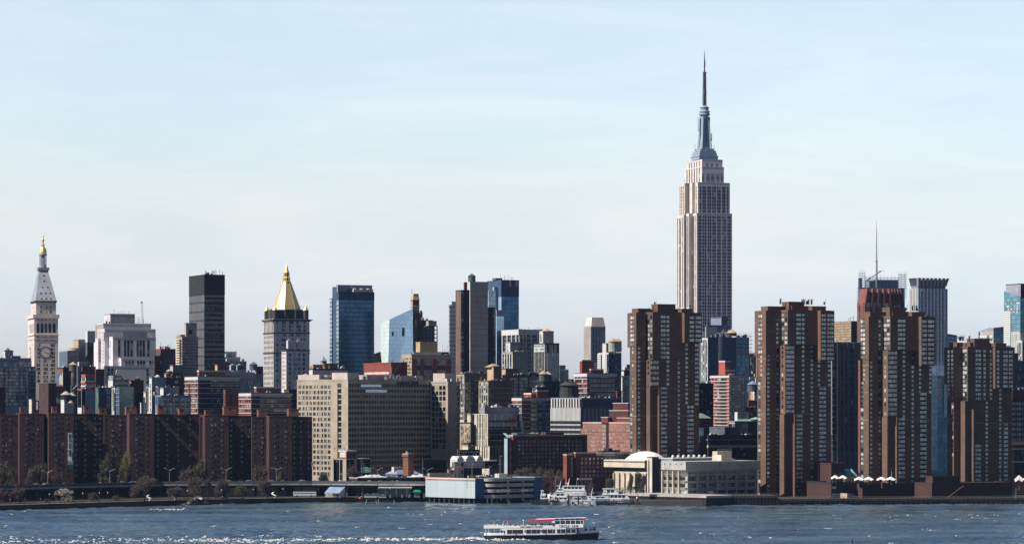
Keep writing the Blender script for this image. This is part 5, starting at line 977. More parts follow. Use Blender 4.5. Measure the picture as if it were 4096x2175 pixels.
# right wing: corner found on the main face line, its lit end wall parallel to the left wing
tt=(1180+.3655*1478-CX)/F;uJ=b.ulen(1478,T.P);wl=15.0
X0=T.x0+uJ
w=Bx();w.Y=2030;w.x0,w.x1=X0,X0+30;w.y0,w.y1=-wl,12;w.z0,w.z1=0,T.z1-1.0
Wp=Matrix.Rotation(b.a,3,'Z')@Vector((w.x0,w.y0,0));w.P=(b.P.x+Wp.x,b.P.y+Wp.y);w.Y=w.P[1]
w.x1=w.x0+b.ulen(1805,w.P)
m=MB();m.box(w.x0,w.y0,0,w.x1,w.y1,w.z1,mt=1,bottom=False);b.part('wing_wall',m,['beige_brick','roof_grey'],fix=False)
m=MB();m.box(w.x0-.15,w.y0-.15,w.z1-.2,w.x1+.15,w.y0+.3,w.z1+.6);m.box(w.x0-.15,w.y0+.3,w.z1-.2,w.x0+.3,w.y1,w.z1+.6);b.part('parapet',m,'concrete',fix=False)
rows=(248,1165,16)
def rowz(n,y0,y1):return[b.z(y0+(y1-y0)*i/(n-1))for i in range(n)]
L_=T.x1-T.x0
b.win(T,'S',[52,90,131,171,212,253,294,334,375],(262,1215,17),2.05,2.0,'win','v2','stone_dark')
b.win(T,'E',[600+31.0*i for i in range(29)],(247,1160,16),1.9,2.1,'win_dark','v2','stone_dark')
for i in range(16):m=MB();u=T.y0+b.vlen(486,T.P);z=b.z(247+61*i);m.box(T.x0-.12,u-1.6,z-1.3,T.x0,u+1.6,z+1.3);b.part('stair_window',m,'win_dark')
m=MB();v=b.vlen(470,T.P);m.box(T.x0-.3,T.y0+v-.3,0,T.x0,T.y0+v+.3,T.z1-6);b.part('dark_joint',m,'stone_dark')  # dark strip down the wall beside the stair windows
for q in range(12):
 z=b.z(268+60*q)
 for k in range(4):y=w.y0+2+k*(wl-3)/4*1.0;m=MB();m.box(w.x0-.1,y,z-1.35,w.x0,y+2.2,z+1.35);b.part('wing_window',m,'win_dark')
 m=MB();m.box(w.x1-3.4,w.y0-.1,z-1.5,w.x1-.8,w.y0,z+1.2);b.part('wing_window',m,'win_dark')
for x0,x1,y0,y1 in((716,940,235,262),(770,1000,292,322)):
 m=MB();m.box(T.x0+b.ulen(x0,T.P),T.y0-.35,b.z(y1),T.x0+b.ulen(x1,T.P),T.y0-.15,b.z(y0));b.part('glazed_strip',m,'glass_grey')
text_part('VA MEDICAL CENTER',3.6,'text_black',b.root,(T.x0+b.ulen(1112,T.P),T.y0-.3,b.z(240)),(R(90),0,0),.1,bold=.05,width=b.ulen(1352,T.P)-b.ulen(1112,T.P))
def ph(x0,x1,y0,mat='pink_white',dep=10,yoff=6,base=190,nm='penthouse'):
 u0,u1=b.ulen(x0,T.P),b.ulen(x1,T.P);m=MB();m.box(T.x0+u0,T.y0+yoff,T.z1,T.x0+u1,T.y0+yoff+dep,b.z(y0)+1);return b.part(nm,m,mat,fix=False)
m=MB();m.box(T.x0+3,T.y0+3,T.z1,T.x0+14,T.y0+16,b.z(108));b.part('penthouse',m,'pink_white',fix=False)
m=MB();m.box(T.x0+2,T.y0+26,T.z1,T.x0+10,T.y0+44,b.z(128));b.part('penthouse',m,'pink_white',fix=False)
ph(860,1390,148);ph(1400,1480,150,dep=14)
m=MB();m.box(w.x0+2,w.y0+4,w.z1,w.x0+14,w.y0+14,w.z1+6);b.part('penthouse',m,'pink_white',fix=False)
b.part('roof_dish',MB().lathe([(.3,T.z1+1),(2.2,T.z1+2.2),(2.6,T.z1+3.4),(2.4,T.z1+3.4),(.2,T.z1+1.4)],(T.x0+5,T.y0+21),12),'white_paint')
b.units(T,14,3,'steel');b.units(w,7,3,'steel')
m=MB()
for k in range(30):x=T.x0+44+random.random()*14;m.tube((x,T.y0+2+random.random()*6,T.z1),(x+random.uniform(-2,2),T.y0+2+random.random()*6,T.z1+random.uniform(1,4)),.3,n=5)
b.part('pipework',m,'steel');b.done()
# ---- cream and glass building
b=Bld(cF,'cream_panel_building','cream panelled modern block with dark slit windows and rounded glass corner','office building',2065,513,a=40)
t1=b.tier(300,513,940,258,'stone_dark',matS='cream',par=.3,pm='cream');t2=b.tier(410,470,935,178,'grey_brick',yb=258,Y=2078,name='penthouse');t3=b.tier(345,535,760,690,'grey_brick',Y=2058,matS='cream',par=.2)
t4=b.tier(232,278,305,260,'grey_brick',Y=2075,yb=375,matS='cream',name='penthouse');t5=b.tier(135,275,320,380,'stone_dark',Y=2072,matS='tan_brick')
m=MB();cxx=t1.x1+1;m.lathe([(6,0),(6,b.z(345)),(4.6,b.z(345)),(4.6,b.z(262))],(cxx,t1.y0+6),20);b.part('glass_corner',m,'glass_teal_dark')
m=MB();m.lathe([(8,b.z(258)),(8,b.z(246))],(cxx-1,t1.y0+8),20);b.part('canopy_roof',m,'slate')
for y in(360,447,527,607,688):b.band(t1,y,.5,'concrete','floor_joint',.08)
for i,y in enumerate((310,403,487,567,647)):
 b.win(t1,'S',[325,372,395,413,440,462,490],(y,y,1),.8,6.0,'win_dark');b.win(t1,'E',[530+28*k for k in range(14)],(y,y,1),1.5,6.2,'win_blue' if i<2 else 'win_dark')
b.win(t3,'S',[370,400,440,470,500],(730,800,2),.9,5,'win_dark');b.win(t3,'E',[560,600,640,690,720],(730,800,2),1.2,5.5,'win_dark');b.win(t5,'S',[160,180,215,240,262],(430,660,9),1.3,1.8,'win_pale');b.units(t2,12,2.5,'white_paint');b.masts(t2,2,6);b.done()
b=Bld(cF,'small_cream_building','little cream building over a black flat block left of the cream panelled block','building',2020,260,a=35)
t1=b.tier(170,245,345,692,'tan_brick',matS='cream',yb=760);t2=b.tier(180,250,320,655,'stone_dark',yb=692,Y=2026,name='mansard_roof');b.done()
b=Bld(cF,'black_flat_building','flat black building with small windows above the white roof tanks','building',1995,160,a=30);t1=b.tier(120,134,394,752,'black_wall');b.win(t1,'E',[185,222,258,310,356],(797,797,1),1.5,2.2,'win');b.done()
# ---- ribbed white hall
b=Bld(cF,'ribbed_white_hall','white laboratory block with close vertical ribs and a dark recessed top','office building',2120,1782,a=38)
t1=b.tier(1370,1782,2330,172,'navy_wall',matS='black_wall',par=0);t2=b.tier(1370,1782,2330,48,'navy_wall',yb=172,matS='black_wall',name='upper_wall',par=.8,pm='slate')
Ls=t1.y1-t1.y0;n_=24
for k in range(n_):
 y=t1.y0+Ls*(k+.15)/n_;m=MB();m.box(t1.x0-.8,y,0,t1.x0,y+Ls/n_*.62,t1.z1);b.part('white_rib',m,'white_paint',fix=False)
for k in range(11):
 y=t1.y0+Ls*(k+.3)/11;m=MB();m.box(t1.x0-.8,y,t1.z1,t1.x0,y+Ls/11*.42,t2.z1);b.part('white_fin',m,'white_paint' if k%3 else 'concrete',fix=False)
for y in(367,430,497):m=MB();m.box(t1.x0-.95,t1.y0,b.z(y)-.9,t1.x0-.8,t1.y1,b.z(y)+.9);b.part('window_band',m,'glass_black')
for k in range(9):x0=1800+k*54;m=MB();m.box(t1.x0+b.ulen(x0+8,t1.P),t1.y0-.3,b.z(352),t1.x0+b.ulen(x0+44,t1.P),t1.y0,b.z(175));b.part('grey_panel',m,'grey_brick',fix=False)
m=MB();m.box(t1.x0+b.ulen(1796,t1.P),t1.y0-.3,b.z(410),t1.x0+b.ulen(1840,t1.P),t1.y0,b.z(385));b.part('glazed_bay',m,'glass_pale');b.units(t2,10,2,'white_paint');b.masts(t2,5,5);b.done()
# ---- salmon brick hospital wing (sunlit)
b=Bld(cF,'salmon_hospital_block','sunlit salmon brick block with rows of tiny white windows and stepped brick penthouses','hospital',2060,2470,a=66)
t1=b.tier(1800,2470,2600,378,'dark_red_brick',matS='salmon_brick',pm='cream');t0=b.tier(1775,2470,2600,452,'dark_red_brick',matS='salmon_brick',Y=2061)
Ls=t1.y1-t1.y0
def bl(x0,x1,y0,y1,mats='red_brick',off=1.0,dep=12,yb=None,nm='penthouse'):
 """block on the sunlit face between pixel columns"""
 v1,v0=t1.y0+b.vlen(x0,t1.P),t1.y0+b.vlen(x1,t1.P);m=MB();m.box(t1.x0+off,v0,b.z(y1),t1.x0+off+dep,v1,b.z(y0));p=b.part(nm,m,mats,fix=False);q=MB();q.box(t1.x0+off-.2,v0-.2,b.z(y0),t1.x0+off+dep,v1+.2,b.z(y0)+.5);q.build('coping','white_paint',p,fix=False);return p
bl(2055,2145,305,378,'red_brick',-.6);bl(2130,2385,212,378,'dark_red_brick',4);bl(2155,2360,112,212,'dark_red_brick',7);bl(2250,2440,312,378,'red_brick',1.5)
m=MB();m.box(t1.x0-.15,t1.y0+b.vlen(2150,t1.P),0,t1.x0,t1.y0+b.vlen(2118,t1.P),t1.z1);b.part('dark_slot',m,'black_wall',fix=False)
xs=[1815+26.5*k for k in range(9)]+[2165+26.5*k for k in range(11)]
b.win(t1,'S',[2066,2083,2101],(425,740,7),.8,1.5,'win_pale','v1','white_paint');b.win(t1,'S',xs,(425,740,7),.85,1.15,'win','v1','white_paint');b.win(t1,'S',xs,(487,487,1),.5,1.4,'win_dark')
b.units(t1,5,1.5,'white_paint');b.done()
# ---- dark red hospital with pale blue stair
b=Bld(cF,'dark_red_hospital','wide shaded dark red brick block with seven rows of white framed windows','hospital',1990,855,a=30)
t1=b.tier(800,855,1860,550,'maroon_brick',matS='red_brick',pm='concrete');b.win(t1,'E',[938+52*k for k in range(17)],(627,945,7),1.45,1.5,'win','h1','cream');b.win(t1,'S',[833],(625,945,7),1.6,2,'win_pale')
t2=b.tier(735,778,822,578,'navy_wall',matS='pale_blue',Y=1987,par=.2);m=MB();m.add([(t2.x0,t2.y0,t2.z1),(t2.x1,t2.y0,t2.z1),(t2.x1,t2.y1+2,t2.z1+3),(t2.x0,t2.y1+2,t2.z1+3)],[(0,1,2,3)]);b.part('slanted_cap',m,'pale_blue')
for x0,x1,y0,y1 in((1322,1565,515,550),(930,1090,522,550)):
 m=MB();m.box(t1.x0+b.ulen(x0,t1.P),t1.y0+2,t1.z1,t1.x0+b.ulen(x1,t1.P),t1.y0+9,b.z(y0)+.6);b.part('penthouse',m,'maroon_brick' if x0>1000 else 'steel',fix=False)
for k in range(16):m=MB();x=t1.x0+b.ulen(955+k*18,t1.P);m.tube((x,t1.y0+3,t1.z1),(x,t1.y0+3,b.z(515-random.random()*10)),.35,n=5);b.part('roof_pipe',m,'white_paint')
b.done()
# ---- college block
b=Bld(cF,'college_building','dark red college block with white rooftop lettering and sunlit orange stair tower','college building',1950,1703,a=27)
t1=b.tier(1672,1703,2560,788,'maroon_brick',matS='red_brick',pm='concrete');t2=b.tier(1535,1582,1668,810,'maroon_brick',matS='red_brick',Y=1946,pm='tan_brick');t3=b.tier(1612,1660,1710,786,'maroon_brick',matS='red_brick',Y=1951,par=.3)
t4=b.tier(1498,1540,1560,1140,'red_brick',matS='salmon_brick',Y=1938);t5=b.tier(1728,1736,1925,1138,'salmon_brick',matS='salmon_brick',Y=1934,pm='white_paint')
b.win(t1,'E',[1789,1843,1897,1951,2005,2061,2115,2170,2225,2280,2330],(862,1086,5),1.45,1.5,'win','h1','cream');b.win(t1,'S',[1684],(855,1140,7),1.1,1.8,'win_pale');b.win(t2,'E',[1652],(862,1080,5),1.2,2.4,'win');b.win(t5,'E',[1752,1812,1870],(1190,1190,1),3.6,4,'win_dark','v3','cream')
for y in(850,910,975,1040,1100):b.band(t2,y,.25,'rust_brick','brick_course',.05)
zt=b.z(812);u0,u1=b.ulen(1985,t1.P),b.ulen(2235,t1.P)
text_part('HUNTER COLLEGE',3.0,'sign_white',b.root,(t1.x0+u0,t1.y0-.35,b.z(822)),(R(90),0,0),.1,bold=.06,width=u1-u0)
text_part('CITY UNIVERSITY OF NEW YORK',1.5,'concrete',b.root,(t1.x0+b.ulen(2255,t1.P),t1.y0-.35,b.z(815)),(R(90),0,0),.08,bold=.02,width=b.ulen(2500,t1.P)-b.ulen(2255,t1.P))
text_part('BROOKDALE HEALTH SCIENCE CENTER',1.7,'concrete',b.root,(t1.x0+b.ulen(2090,t1.P),t1.y0-.35,b.z(846)),(R(90),0,0),.08,bold=.02,width=b.ulen(2500,t1.P)-b.ulen(2090,t1.P))
for x0,x1,y0 in((2105,2168,752),(2180,2235,722),(2235,2340,748)):m=MB();m.box(t1.x0+b.ulen(x0,t1.P),t1.y0+3,t1.z1,t1.x0+b.ulen(x1,t1.P),t1.y0+9,b.z(y0));b.part('penthouse',m,'black_wall',fix=False)
b.masts(t1,2,6);b.done()
# ---- low buildings in front of the hospital
b=Bld(cV,'clinic_building','low beige clinic with a red brick roof room in front of the hospital','building',1985,560,a=45)
t1=b.tier(430,560,824,1055,'beige_brick',par=.4);t2=b.tier(475,565,672,970,'maroon_brick',yb=1055,Y=1992,matS='red_brick',name='penthouse',pm='white_paint')
m=MB();v0,v1=b.vlen(562,t2.P),b.vlen(492,t2.P);m.box(t2.x0-.1,t2.y0+.8,t2.z0+1.2,t2.x0,t2.y0+v1,t2.z0+4.4);b.part('sign_panel',m,'white_paint');m=MB()
for k in range(7):m.tube((t2.x0+1,t2.y0+3+k*1.6,t2.z1),(t2.x0+1,t2.y0+3+k*1.6,t2.z1+random.uniform(2.5,4.5)),.15,n=4)
m.box(t2.x0+.9,t2.y0+3,t2.z1+1.6,t2.x0+1.1,t2.y0+13,t2.z1+1.9);b.part('antenna_rack',m,'lamp_metal')
b.win(t1,'S',[437,470,506],(1078,1265,5),2.6,3.6,'win_dark');b.win(t1,'E',[585,625,695,760,800],(1080,1260,5),3.4,3.6,'win_dark','v2','stone_dark');b.masts(t2,2,4);b.done()
b=Bld(cV,'bath_house','gabled brick bath house with grey skylit roof beside the red chimney','building',1990,1165,a=30)
t1=b.tier(990,1110,1380,1222,'maroon_brick',matS='concrete',par=0);m=MB();e_=.6;zt=b.z(1158);ym=(t1.y0+t1.y1)/2
m.add([(t1.x0-e_,t1.y0-e_,t1.z1+.1),(t1.x1+e_,t1.y0-e_,t1.z1+.1),(t1.x1+e_,t1.y1,t1.z1+.1),(t1.x0-e_,t1.y1,t1.z1+.1),(t1.x0+4.5,t1.y0+6,zt),(t1.x1-6,t1.y0+6,zt),(t1.x1-6,t1.y1-6,zt),(t1.x0+4.5,t1.y1-6,zt)],[(0,1,5,4),(1,2,6,5),(2,3,7,6),(3,0,4,7),(4,5,6,7)]);b.part('hip_roof',m,'slate')
m=MB();m.box(t1.x0+.8,t1.y0+8,zt-3,t1.x0+7,t1.y1-10,zt+1.0);b.part('skylight',m,'cream');b.win(t1,'S',(7,.05,.95),(1245,1245,1),1.8,3,'win_dark','v2','white_paint');b.done()
ch=empty('chimney',(px(1180+1240*.3655,1975),1975,GZ),R(45),'square red brick chimney rising before the shaded hospital front','chimney')
zc=pz(1450+1000*.3655,1975)-GZ;m=MB();m.box(-2.4,-2.4,0,2.4,2.4,zc-1.5);m.box(-2.9,-2.9,zc-1.5,2.9,2.9,zc);m.build('shaft','rust_brick',ch,fix=False);m=MB();m.box(-2.6,-2.6,zc,2.6,2.6,zc+.5);m.tube((-1,0,zc+.5),(-1,0,zc+1.8),.8,n=8);m.build('cap','concrete',ch,fix=False)
b=Bld(cV,'low_flat_annex','low dark flat annex under the shaded hospital front','building',1995,1400,a=30);t1=b.tier(1395,1402,1660,1072,'stone_dark');b.win(t1,'E',(6,.3,.9),(1120,1200,2),2.2,2.4,'win_dark');b.done()
b=Bld(c7,'low_market_roofs','long low building with pale pyramid roof lights behind the highway','building',1944,910,a=24)
t1=b.tier(905,912,2400,520,'stone_dark',par=.4,pm='concrete',d=14)
for x in(1215,2010):u=b.ulen(x,t1.P);m=MB();m.frustum((t1.x0+u-9,t1.y0+.5,t1.x0+u+9,t1.y0+13),t1.z1+.1,(t1.x0+u-1.5,t1.y0+5,t1.x0+u+1.5,t1.y0+7),b.z(470));b.part('pyramid_skylight',m,'white_paint')
b.units(t1,12,2.2,'white_paint');b.done()
b=Bld(c8,'white_tank_plant','row of white ribbed cooling tanks on dark frames behind the garage','cooling plant',1960,830,a=35)
for k,(x0,x1)in enumerate(((655,800),(815,1010),(1020,1160))):
 u0,u1=b.ulen(x0,b.P),b.ulen(x1,b.P);z0,z1=b.z(425),b.z(262);m=MB();m.box(u0,0,z0,u1-1,8,z1);m.side([(u0,z1),(u1-1,z1),(u1-2.5,z1+2),(u0+1.5,z1+2)],0,8);tk=b.part('tank',m,'white_paint');
 for q in range(5):MB().box(u0-.2,-.3,z0+1+q*2.2,u1-1+.2,0,z0+1.3+q*2.2).build('rib','pale_blue',tk)
 m=MB();m.tube((u1-.6,-.5,z1-2),(u1-.6,-.5,z0),.5,n=6);b.part('duct',m,'white_paint');m=MB();m.box(u0,.5,0,u0+.6,7,z0);m.box(u1-2,.5,0,u1-1.4,7,z0);b.part('frame',m,'dark_metal')
u0,u1=b.ulen(1170,b.P),b.ulen(1420,b.P);m=MB();m.box(u0,0,b.z(440),u1,8,b.z(300));b.part('chiller',m,'black_wall');m=MB();m.box(u0-.3,-.4,b.z(388),u1,0,b.z(380));m.box(u0-.3,-.4,b.z(305),u1,0,b.z(297));b.part('walkway',m,'steel')
for k in range(9):m=MB();m.tube((u0+.8+k*(u1-u0-1.6)/8,1,b.z(300)),(u0+.8+k*(u1-u0-1.6)/8,1,b.z(282)),.3,n=6);b.part('vent',m,'concrete')
b.done()
b=Bld(c8,'grey_stair_block','blank grey block with a thin white vertical sign beside the garage roof','building',1945,595,a=40)
t1=b.tier(550,595,775,315,'grey_brick',matS='white_paint',par=.2);t2=b.tier(472,482,600,462,'white_paint',Y=1940,par=.2);b.win(t2,'E',[535],(505,505,1),4,2.4,'win_blue');b.win(t1,'E',[745],(355,500,2),1.6,2.4,'win_dark')
m=MB();u0,u1=t1.y0+1,t1.y1-1
for k in range(4):m.box(t1.x0-.1,u0+1,b.z(350+k*24)-.4,t1.x0,u1-1,b.z(350+k*24)+1.2)
b.part('sign_letters',m,'dark_grey');b.done()
# ---- parking garage over the water
b=Bld(c8,'parking_garage','riverside parking garage with white corrugated flank and open concrete decks','parking garage',1892,985,a=42)
p_=b.bx(66,985,1140,668,992);zb,zt=p_.z0,p_.z1;z2=b.z(625)
m=MB();m.box(p_.x0,p_.y0,zb,p_.x1,p_.y1,z2,mt=1);b.part('wall',m,['navy_wall','roof_tan'],fix=False)
m=MB();m.box(p_.x0-.4,p_.y0-.4,zb,p_.x0,p_.y1,zt);b.part('corrugated_cladding',m,'corrugated',fix=False)
m=MB();m.box(p_.x0-.6,p_.y0-.6,zt,p_.x0,p_.y1,z2+.2);b.part('fascia',m,'white_paint',fix=False);m=MB();zs=b.z(652);m.box(p_.x0-.7,p_.y0-.4,zs-.25,p_.x0-.6,p_.y1,zs+.25);b.part('red_stripe',m,'orange_red',fix=False)
m=MB();m.box(p_.x0,p_.y0-.3,zb,p_.x1,p_.y0,z2-1);b.part('blue_cladding',m,'blue_panel',fix=False)
W0=p_.x1;W1=p_.x0+b.ulen(2085,p_.P)-5.4;W2=p_.x0+b.ulen(2232,p_.P)-5.4;yf=p_.y0-6;yb_=p_.y1
zs=[b.z(y)for y in(620,676,720,780,825,884,930,992)]
for k in range(0,8,2):
 z1,z0=zs[k],zs[k+1];m=MB();m.box(W0+10,yf,z0,W1,yf+.6,z1)
 vs=[];n=10
 for q in range(n+1):t=math.pi/2*q/n;vs.append((W0+10-9.7*math.sin(t),yf+6.2*(1-math.cos(t))))
 for q in range(n):(xa,ya),(xb,yb2)=vs[q],vs[q+1];m.add([(xa,ya,z0),(xb,yb2,z0),(xb,yb2,z1),(xa,ya,z1)],[(0,3,2,1)])
 b.part('deck_parapet',m,'concrete');m=MB();m.box(W0+.4,yf+6.4,z0-.1,W2-.1,yb_-1,z0+.25);m.box(W0+10,yf+.7,z0-.1,W2-.1,yf+6.4,z0+.25);b.part('deck',m,'roof_tan' if k==0 else 'concrete',fix=False)
for x in(1605,1885):m=MB();u=p_.x0+b.ulen(x,p_.P)-5.4;m.box(u-.5,yf-.25,-2,u+.5,yf+.7,zs[0]-.3);b.part('column',m,'concrete',fix=False)
m=MB();m.box(W0+2,p_.y0+12,zb,W1+2,p_.y0+12.4,zs[0]-1.5);b.part('core_wall',m,'black_wall',fix=False)
m=MB();m.box(W1,yf-.6,zb-2,W2,yb_,zs[0]-.3);b.part('stair_tower',m,'blue_panel',fix=False);m=MB();m.box(W1-.15,yf-.75,zs[0]-.3,W2+.15,yb_,zs[0]+.4);b.part('coping',m,'slate',fix=False)
m=MB();u0,u1=p_.x0+b.ulen(1400,p_.P)-5.4,p_.x0+b.ulen(1965,p_.P)-5.4;zc0,zc1=b.z(876),b.z(836);m.box(u0,yf-.4,zc0,u1,yf-.28,zc1);b.part('sign_band',m,'cloth_white',fix=False)
text_part('MARINA',1.3,'text_black',b.root,(p_.x0+b.ulen(1645,p_.P)-5.4,yf-.45,b.z(868)),(R(90),0,0),.05,bold=.06,width=b.ulen(1840,p_.P)-b.ulen(1645,p_.P))
m=MB();u0=p_.x0+b.ulen(1150,p_.P);m.box(u0,p_.y0+14,zs[0],p_.x0+b.ulen(2100,p_.P),p_.y0+15,b.z(575));m.box(p_.x0+1,yb_-2,z2,p_.x1+12,yb_-1,b.z(540));b.part('roof_ramp_wall',m,'roof_tan',fix=False)
m=MB();u=p_.x0+b.ulen(1560,p_.P);m.box(u,p_.y0+6,zs[0],u+6.5,p_.y0+10,b.z(545));b.part('stair_head',m,'white_paint',fix=False)
pil=[]
for k in range(12):
 for q in range(2):m=MB();m.box(W0-1+k*(W2-W0)/11.5,yf+1+q*8,-5,W0-.2+k*(W2-W0)/11.5,yf+1.8+q*8,zs[7]);b.part('pile',m,'pier_wood',fix=False)
for k in range(10):m=MB();y=p_.y0+1+k*(p_.y1-p_.y0-2)/9.5;m.box(p_.x0+.3,y,-5,p_.x0+1.1,y+.8,zb);b.part('pile',m,'pier_wood',fix=False)
m=MB();m.box(p_.x0+6,p_.y0+6,-4.5,W2-3,yb_-2,zb);b.part('bulkhead',m,'black_wall',fix=False)
m=MB();u=p_.x0+b.ulen(1602,p_.P)-5.4;m.tube((u,yf-.6,zs[6]),(u,yf-.6,-2),.35,n=8);m.lathe([(1,-4.5),(1,-2)],(u,yf-1),8);b.part('drain_pipe',m,'concrete')
GAR=b;GP=p_;GZS=zs
# ---- riverside school
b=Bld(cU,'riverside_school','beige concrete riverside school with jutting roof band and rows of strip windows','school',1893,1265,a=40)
t1=b.tier(940,1265,2268,430,'stone_dark',par=0,matS='cream');zb2=t1.z1;zt=b.z(318)  # one concrete: shade put into the E wall tone, sun into cream
m=MB();o_=2.4;m.box(t1.x0-o_,t1.y0-o_,zb2-.2,t1.x1+3,t1.y1,zt);m.box(t1.x0-o_+.5,t1.y0-o_+.5,zt,t1.x1+2.5,t1.y1,zt+.3);b.part('roof_band',m,'concrete',fix=False)
m=MB();m.frustum((t1.x0-.2,t1.y0-.2,t1.x1,t1.y1),zb2-2.4,(t1.x0-o_,t1.y0-o_,t1.x1+3,t1.y1),zb2-.2,bottom=True);b.part('soffit',m,'concrete',fix=False)
Lu,Lv=t1.x1-t1.x0,t1.y1-t1.y0
for k in range(8):m=MB();x=t1.x0+Lu*(k+.1)/7.6;m.box(x-.5,t1.y0-o_-.35,zb2+2,x+.5,t1.y0-o_,zt-.8);b.part('scupper',m,'cream',fix=False)
for k in range(4):m=MB();y=t1.y0+Lv*(k+.3)/4;m.box(t1.x0-o_-.15,y-.5,zb2+3,t1.x0-o_,y+.5,zt-.9);b.part('scupper',m,'dark_grey',fix=False)
for(y0,y1)in((435,484),(540,588),(645,690)):
 z1,z0=b.z(y0),b.z(y1)
 for k in range(7):m=MB();x0=t1.x0+Lu*k/7+.7;m.box(x0,t1.y0-.12,z0,x0+Lu/7-1.1,t1.y0,z1);b.part('strip_window',m,'glass_black',fix=False);
 for k in range(4):m=MB();y=t1.y0+Lv*k/4+.6;m.box(t1.x0-.12,y,z0,t1.x0,y+Lv/4-1,z1);b.part('strip_window',m,'glass_black',fix=False)
 for k in range(7):
  for q in range(6):
   if random.random()<.55:m=MB();x0=t1.x0+Lu*k/7+1.0+q*(Lu/7-1.4)/6;m.box(x0,t1.y0-.2,z0+.3,x0+.7,t1.y0-.13,z1-.3);b.part('window_blind',m,'win_pale',fix=False)
for(y0,y1)in((490,532),(594,640),(694,745)):
 z1,z0=b.z(y0),b.z(y1);m=MB();m.add([(t1.x0-.2,t1.y0-.2,z0),(t1.x1,t1.y0-.2,z0),(t1.x1,t1.y0-1.4,z1),(t1.x0-1.4,t1.y0-1.4,z1),(t1.x0-.2,t1.y1,z0),(t1.x0-1.4,t1.y1,z1),(t1.x1,t1.y0-.2,z1),(t1.x0-.2,t1.y0-.2,z1),(t1.x0-.2,t1.y1,z1)],[(0,1,2,3),(0,3,5,4),(3,2,6,7),(3,7,8,5)]);b.part('spandrel',m,'concrete')
for k in range(8):m=MB();x=t1.x0+Lu*k/7;m.box(x-.35,t1.y0-1.8,0,x+.35,t1.y0-.2,zb2-1);b.part('concrete_pier',m,'concrete',fix=False)
for k in range(1,5):m=MB();y=t1.y0+Lv*k/4;m.box(t1.x0-1.8,y-.35,0,t1.x0-.2,y+.35,zb2-1);b.part('concrete_pier',m,'cream',fix=False)
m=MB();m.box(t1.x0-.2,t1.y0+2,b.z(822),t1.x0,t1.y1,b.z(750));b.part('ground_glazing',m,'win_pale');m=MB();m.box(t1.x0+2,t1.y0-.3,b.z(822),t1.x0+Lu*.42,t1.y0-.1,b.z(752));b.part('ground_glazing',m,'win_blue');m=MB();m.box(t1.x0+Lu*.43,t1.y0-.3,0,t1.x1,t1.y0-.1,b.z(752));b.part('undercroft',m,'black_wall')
# left block with the dome
a2=b.bx(210,690,760,405,None,Y=1925);m=MB();m.box(a2.x0,a2.y0,0,a2.x1+8,a2.y1,a2.z1,mt=1);b.part('wing_wall',m,['cream','roof_tan'],fix=False)
za,zb3=b.z(402,1925),b.z(292,1925);m=MB();m.box(a2.x0-2.4,a2.y0-.5,za,a2.x1+8,a2.y1+7,zb3);b.part('wing_roof_band',m,'cream',fix=False)
L2=a2.y1+7-a2.y0
for k in range(6):m=MB();y=a2.y0+L2*(k+.35)/6.2;m.box(a2.x0-2.6,y-.35,za+3.4,a2.x0-2.4,y+.35,zb3-1.2);b.part('scupper',m,'stone_dark',fix=False)
m=MB();m.box(a2.x0-2.7,a2.y0-.5,zb3-1.2,a2.x0-2.4,a2.y1+7,zb3-.7);b.part('roof_edge',m,'dark_grey',fix=False)
m=MB();m.box(a2.x0-.15,a2.y0,b.z(462,1925),a2.x0,a2.y1,za-.4);b.part('strip_window',m,'glass_black',fix=False)
for k in range(7):m=MB();y=a2.y0+(a2.y1-a2.y0-.6)*k/6;m.box(a2.x0-1.2,y,0,a2.x0-.1,y+.6,za-3.5);b.part('concrete_pier',m,'cream',fix=False)
for(y0,y1)in((522,566),(624,662)):
 for k in range(2):m=MB();y=a2.y0+1+k*(a2.y1-a2.y0)/6;m.box(a2.x0-.2,y,b.z(y1,1925),a2.x0-.05,y+(a2.y1-a2.y0)/6-1,b.z(y0,1925));b.part('strip_window',m,'win_dark',fix=False)
m=MB();m.box(a2.x0-.2,a2.y0,0,a2.x0-.05,a2.y1,b.z(715,1925));b.part('ground_glazing',m,'win_dark',fix=False)
dx=a2.x0+10;dy_=a2.y0+6;Xd=px(b.sx(672),1944);ud,vd=b.lo(Xd,1944);zd=b.z(300,1944);hd=b.z(160,1944)-zd;rd=338*.27174*1944/F
b.part('white_dome',MB().lathe([(rd*math.sin(R(q))/math.sin(R(62)),zd-1+(hd+1)*(math.cos(R(q))-math.cos(R(62)))/(1-math.cos(R(62))))for q in range(62,-1,-4)],(ud,vd),40),'cloth_white')
c3=b.tier(693,766,864,248,'stone_dark',matS='cream',Y=1914,par=.2,name='stair_tower');m=MB();m.box(c3.x0-.1,c3.y1-2.2,0,c3.x0,c3.y1-1.0,c3.z1-2);b.part('stair_slot',m,'dark_grey')
d1=b.bx(1060,1070,1860,270,318,Y=1910);m=MB();m.box(d1.x0,d1.y0,t1.z1,d1.x1,d1.y0+14,d1.z1);b.part('penthouse',m,['slate'],fix=False);m=MB();m.box(d1.x0-.2,d1.y0-.2,d1.z1,d1.x1+.2,d1.y0+14.2,d1.z1+.4);b.part('roof_cap',m,'white_paint',fix=False)
d2=b.bx(1655,1728,1940,162,300,Y=1925);m=MB();m.box(d2.x0,d2.y0,t1.z1,d2.x1,d2.y1,d2.z1);b.part('penthouse',m,['cream'],fix=False);m=MB()
for k in range(12):m.tube((d2.x0+k*(d2.x1-d2.x0)/11,d2.y0,d2.z1),(d2.x0+k*(d2.x1-d2.x0)/11,d2.y0,d2.z1+1.4),.08,n=4)
m.tube((d2.x0,d2.y0,d2.z1+1.4),(d2.x1,d2.y0,d2.z1+1.4),.08,n=4);b.part('railing',m,'lamp_metal')
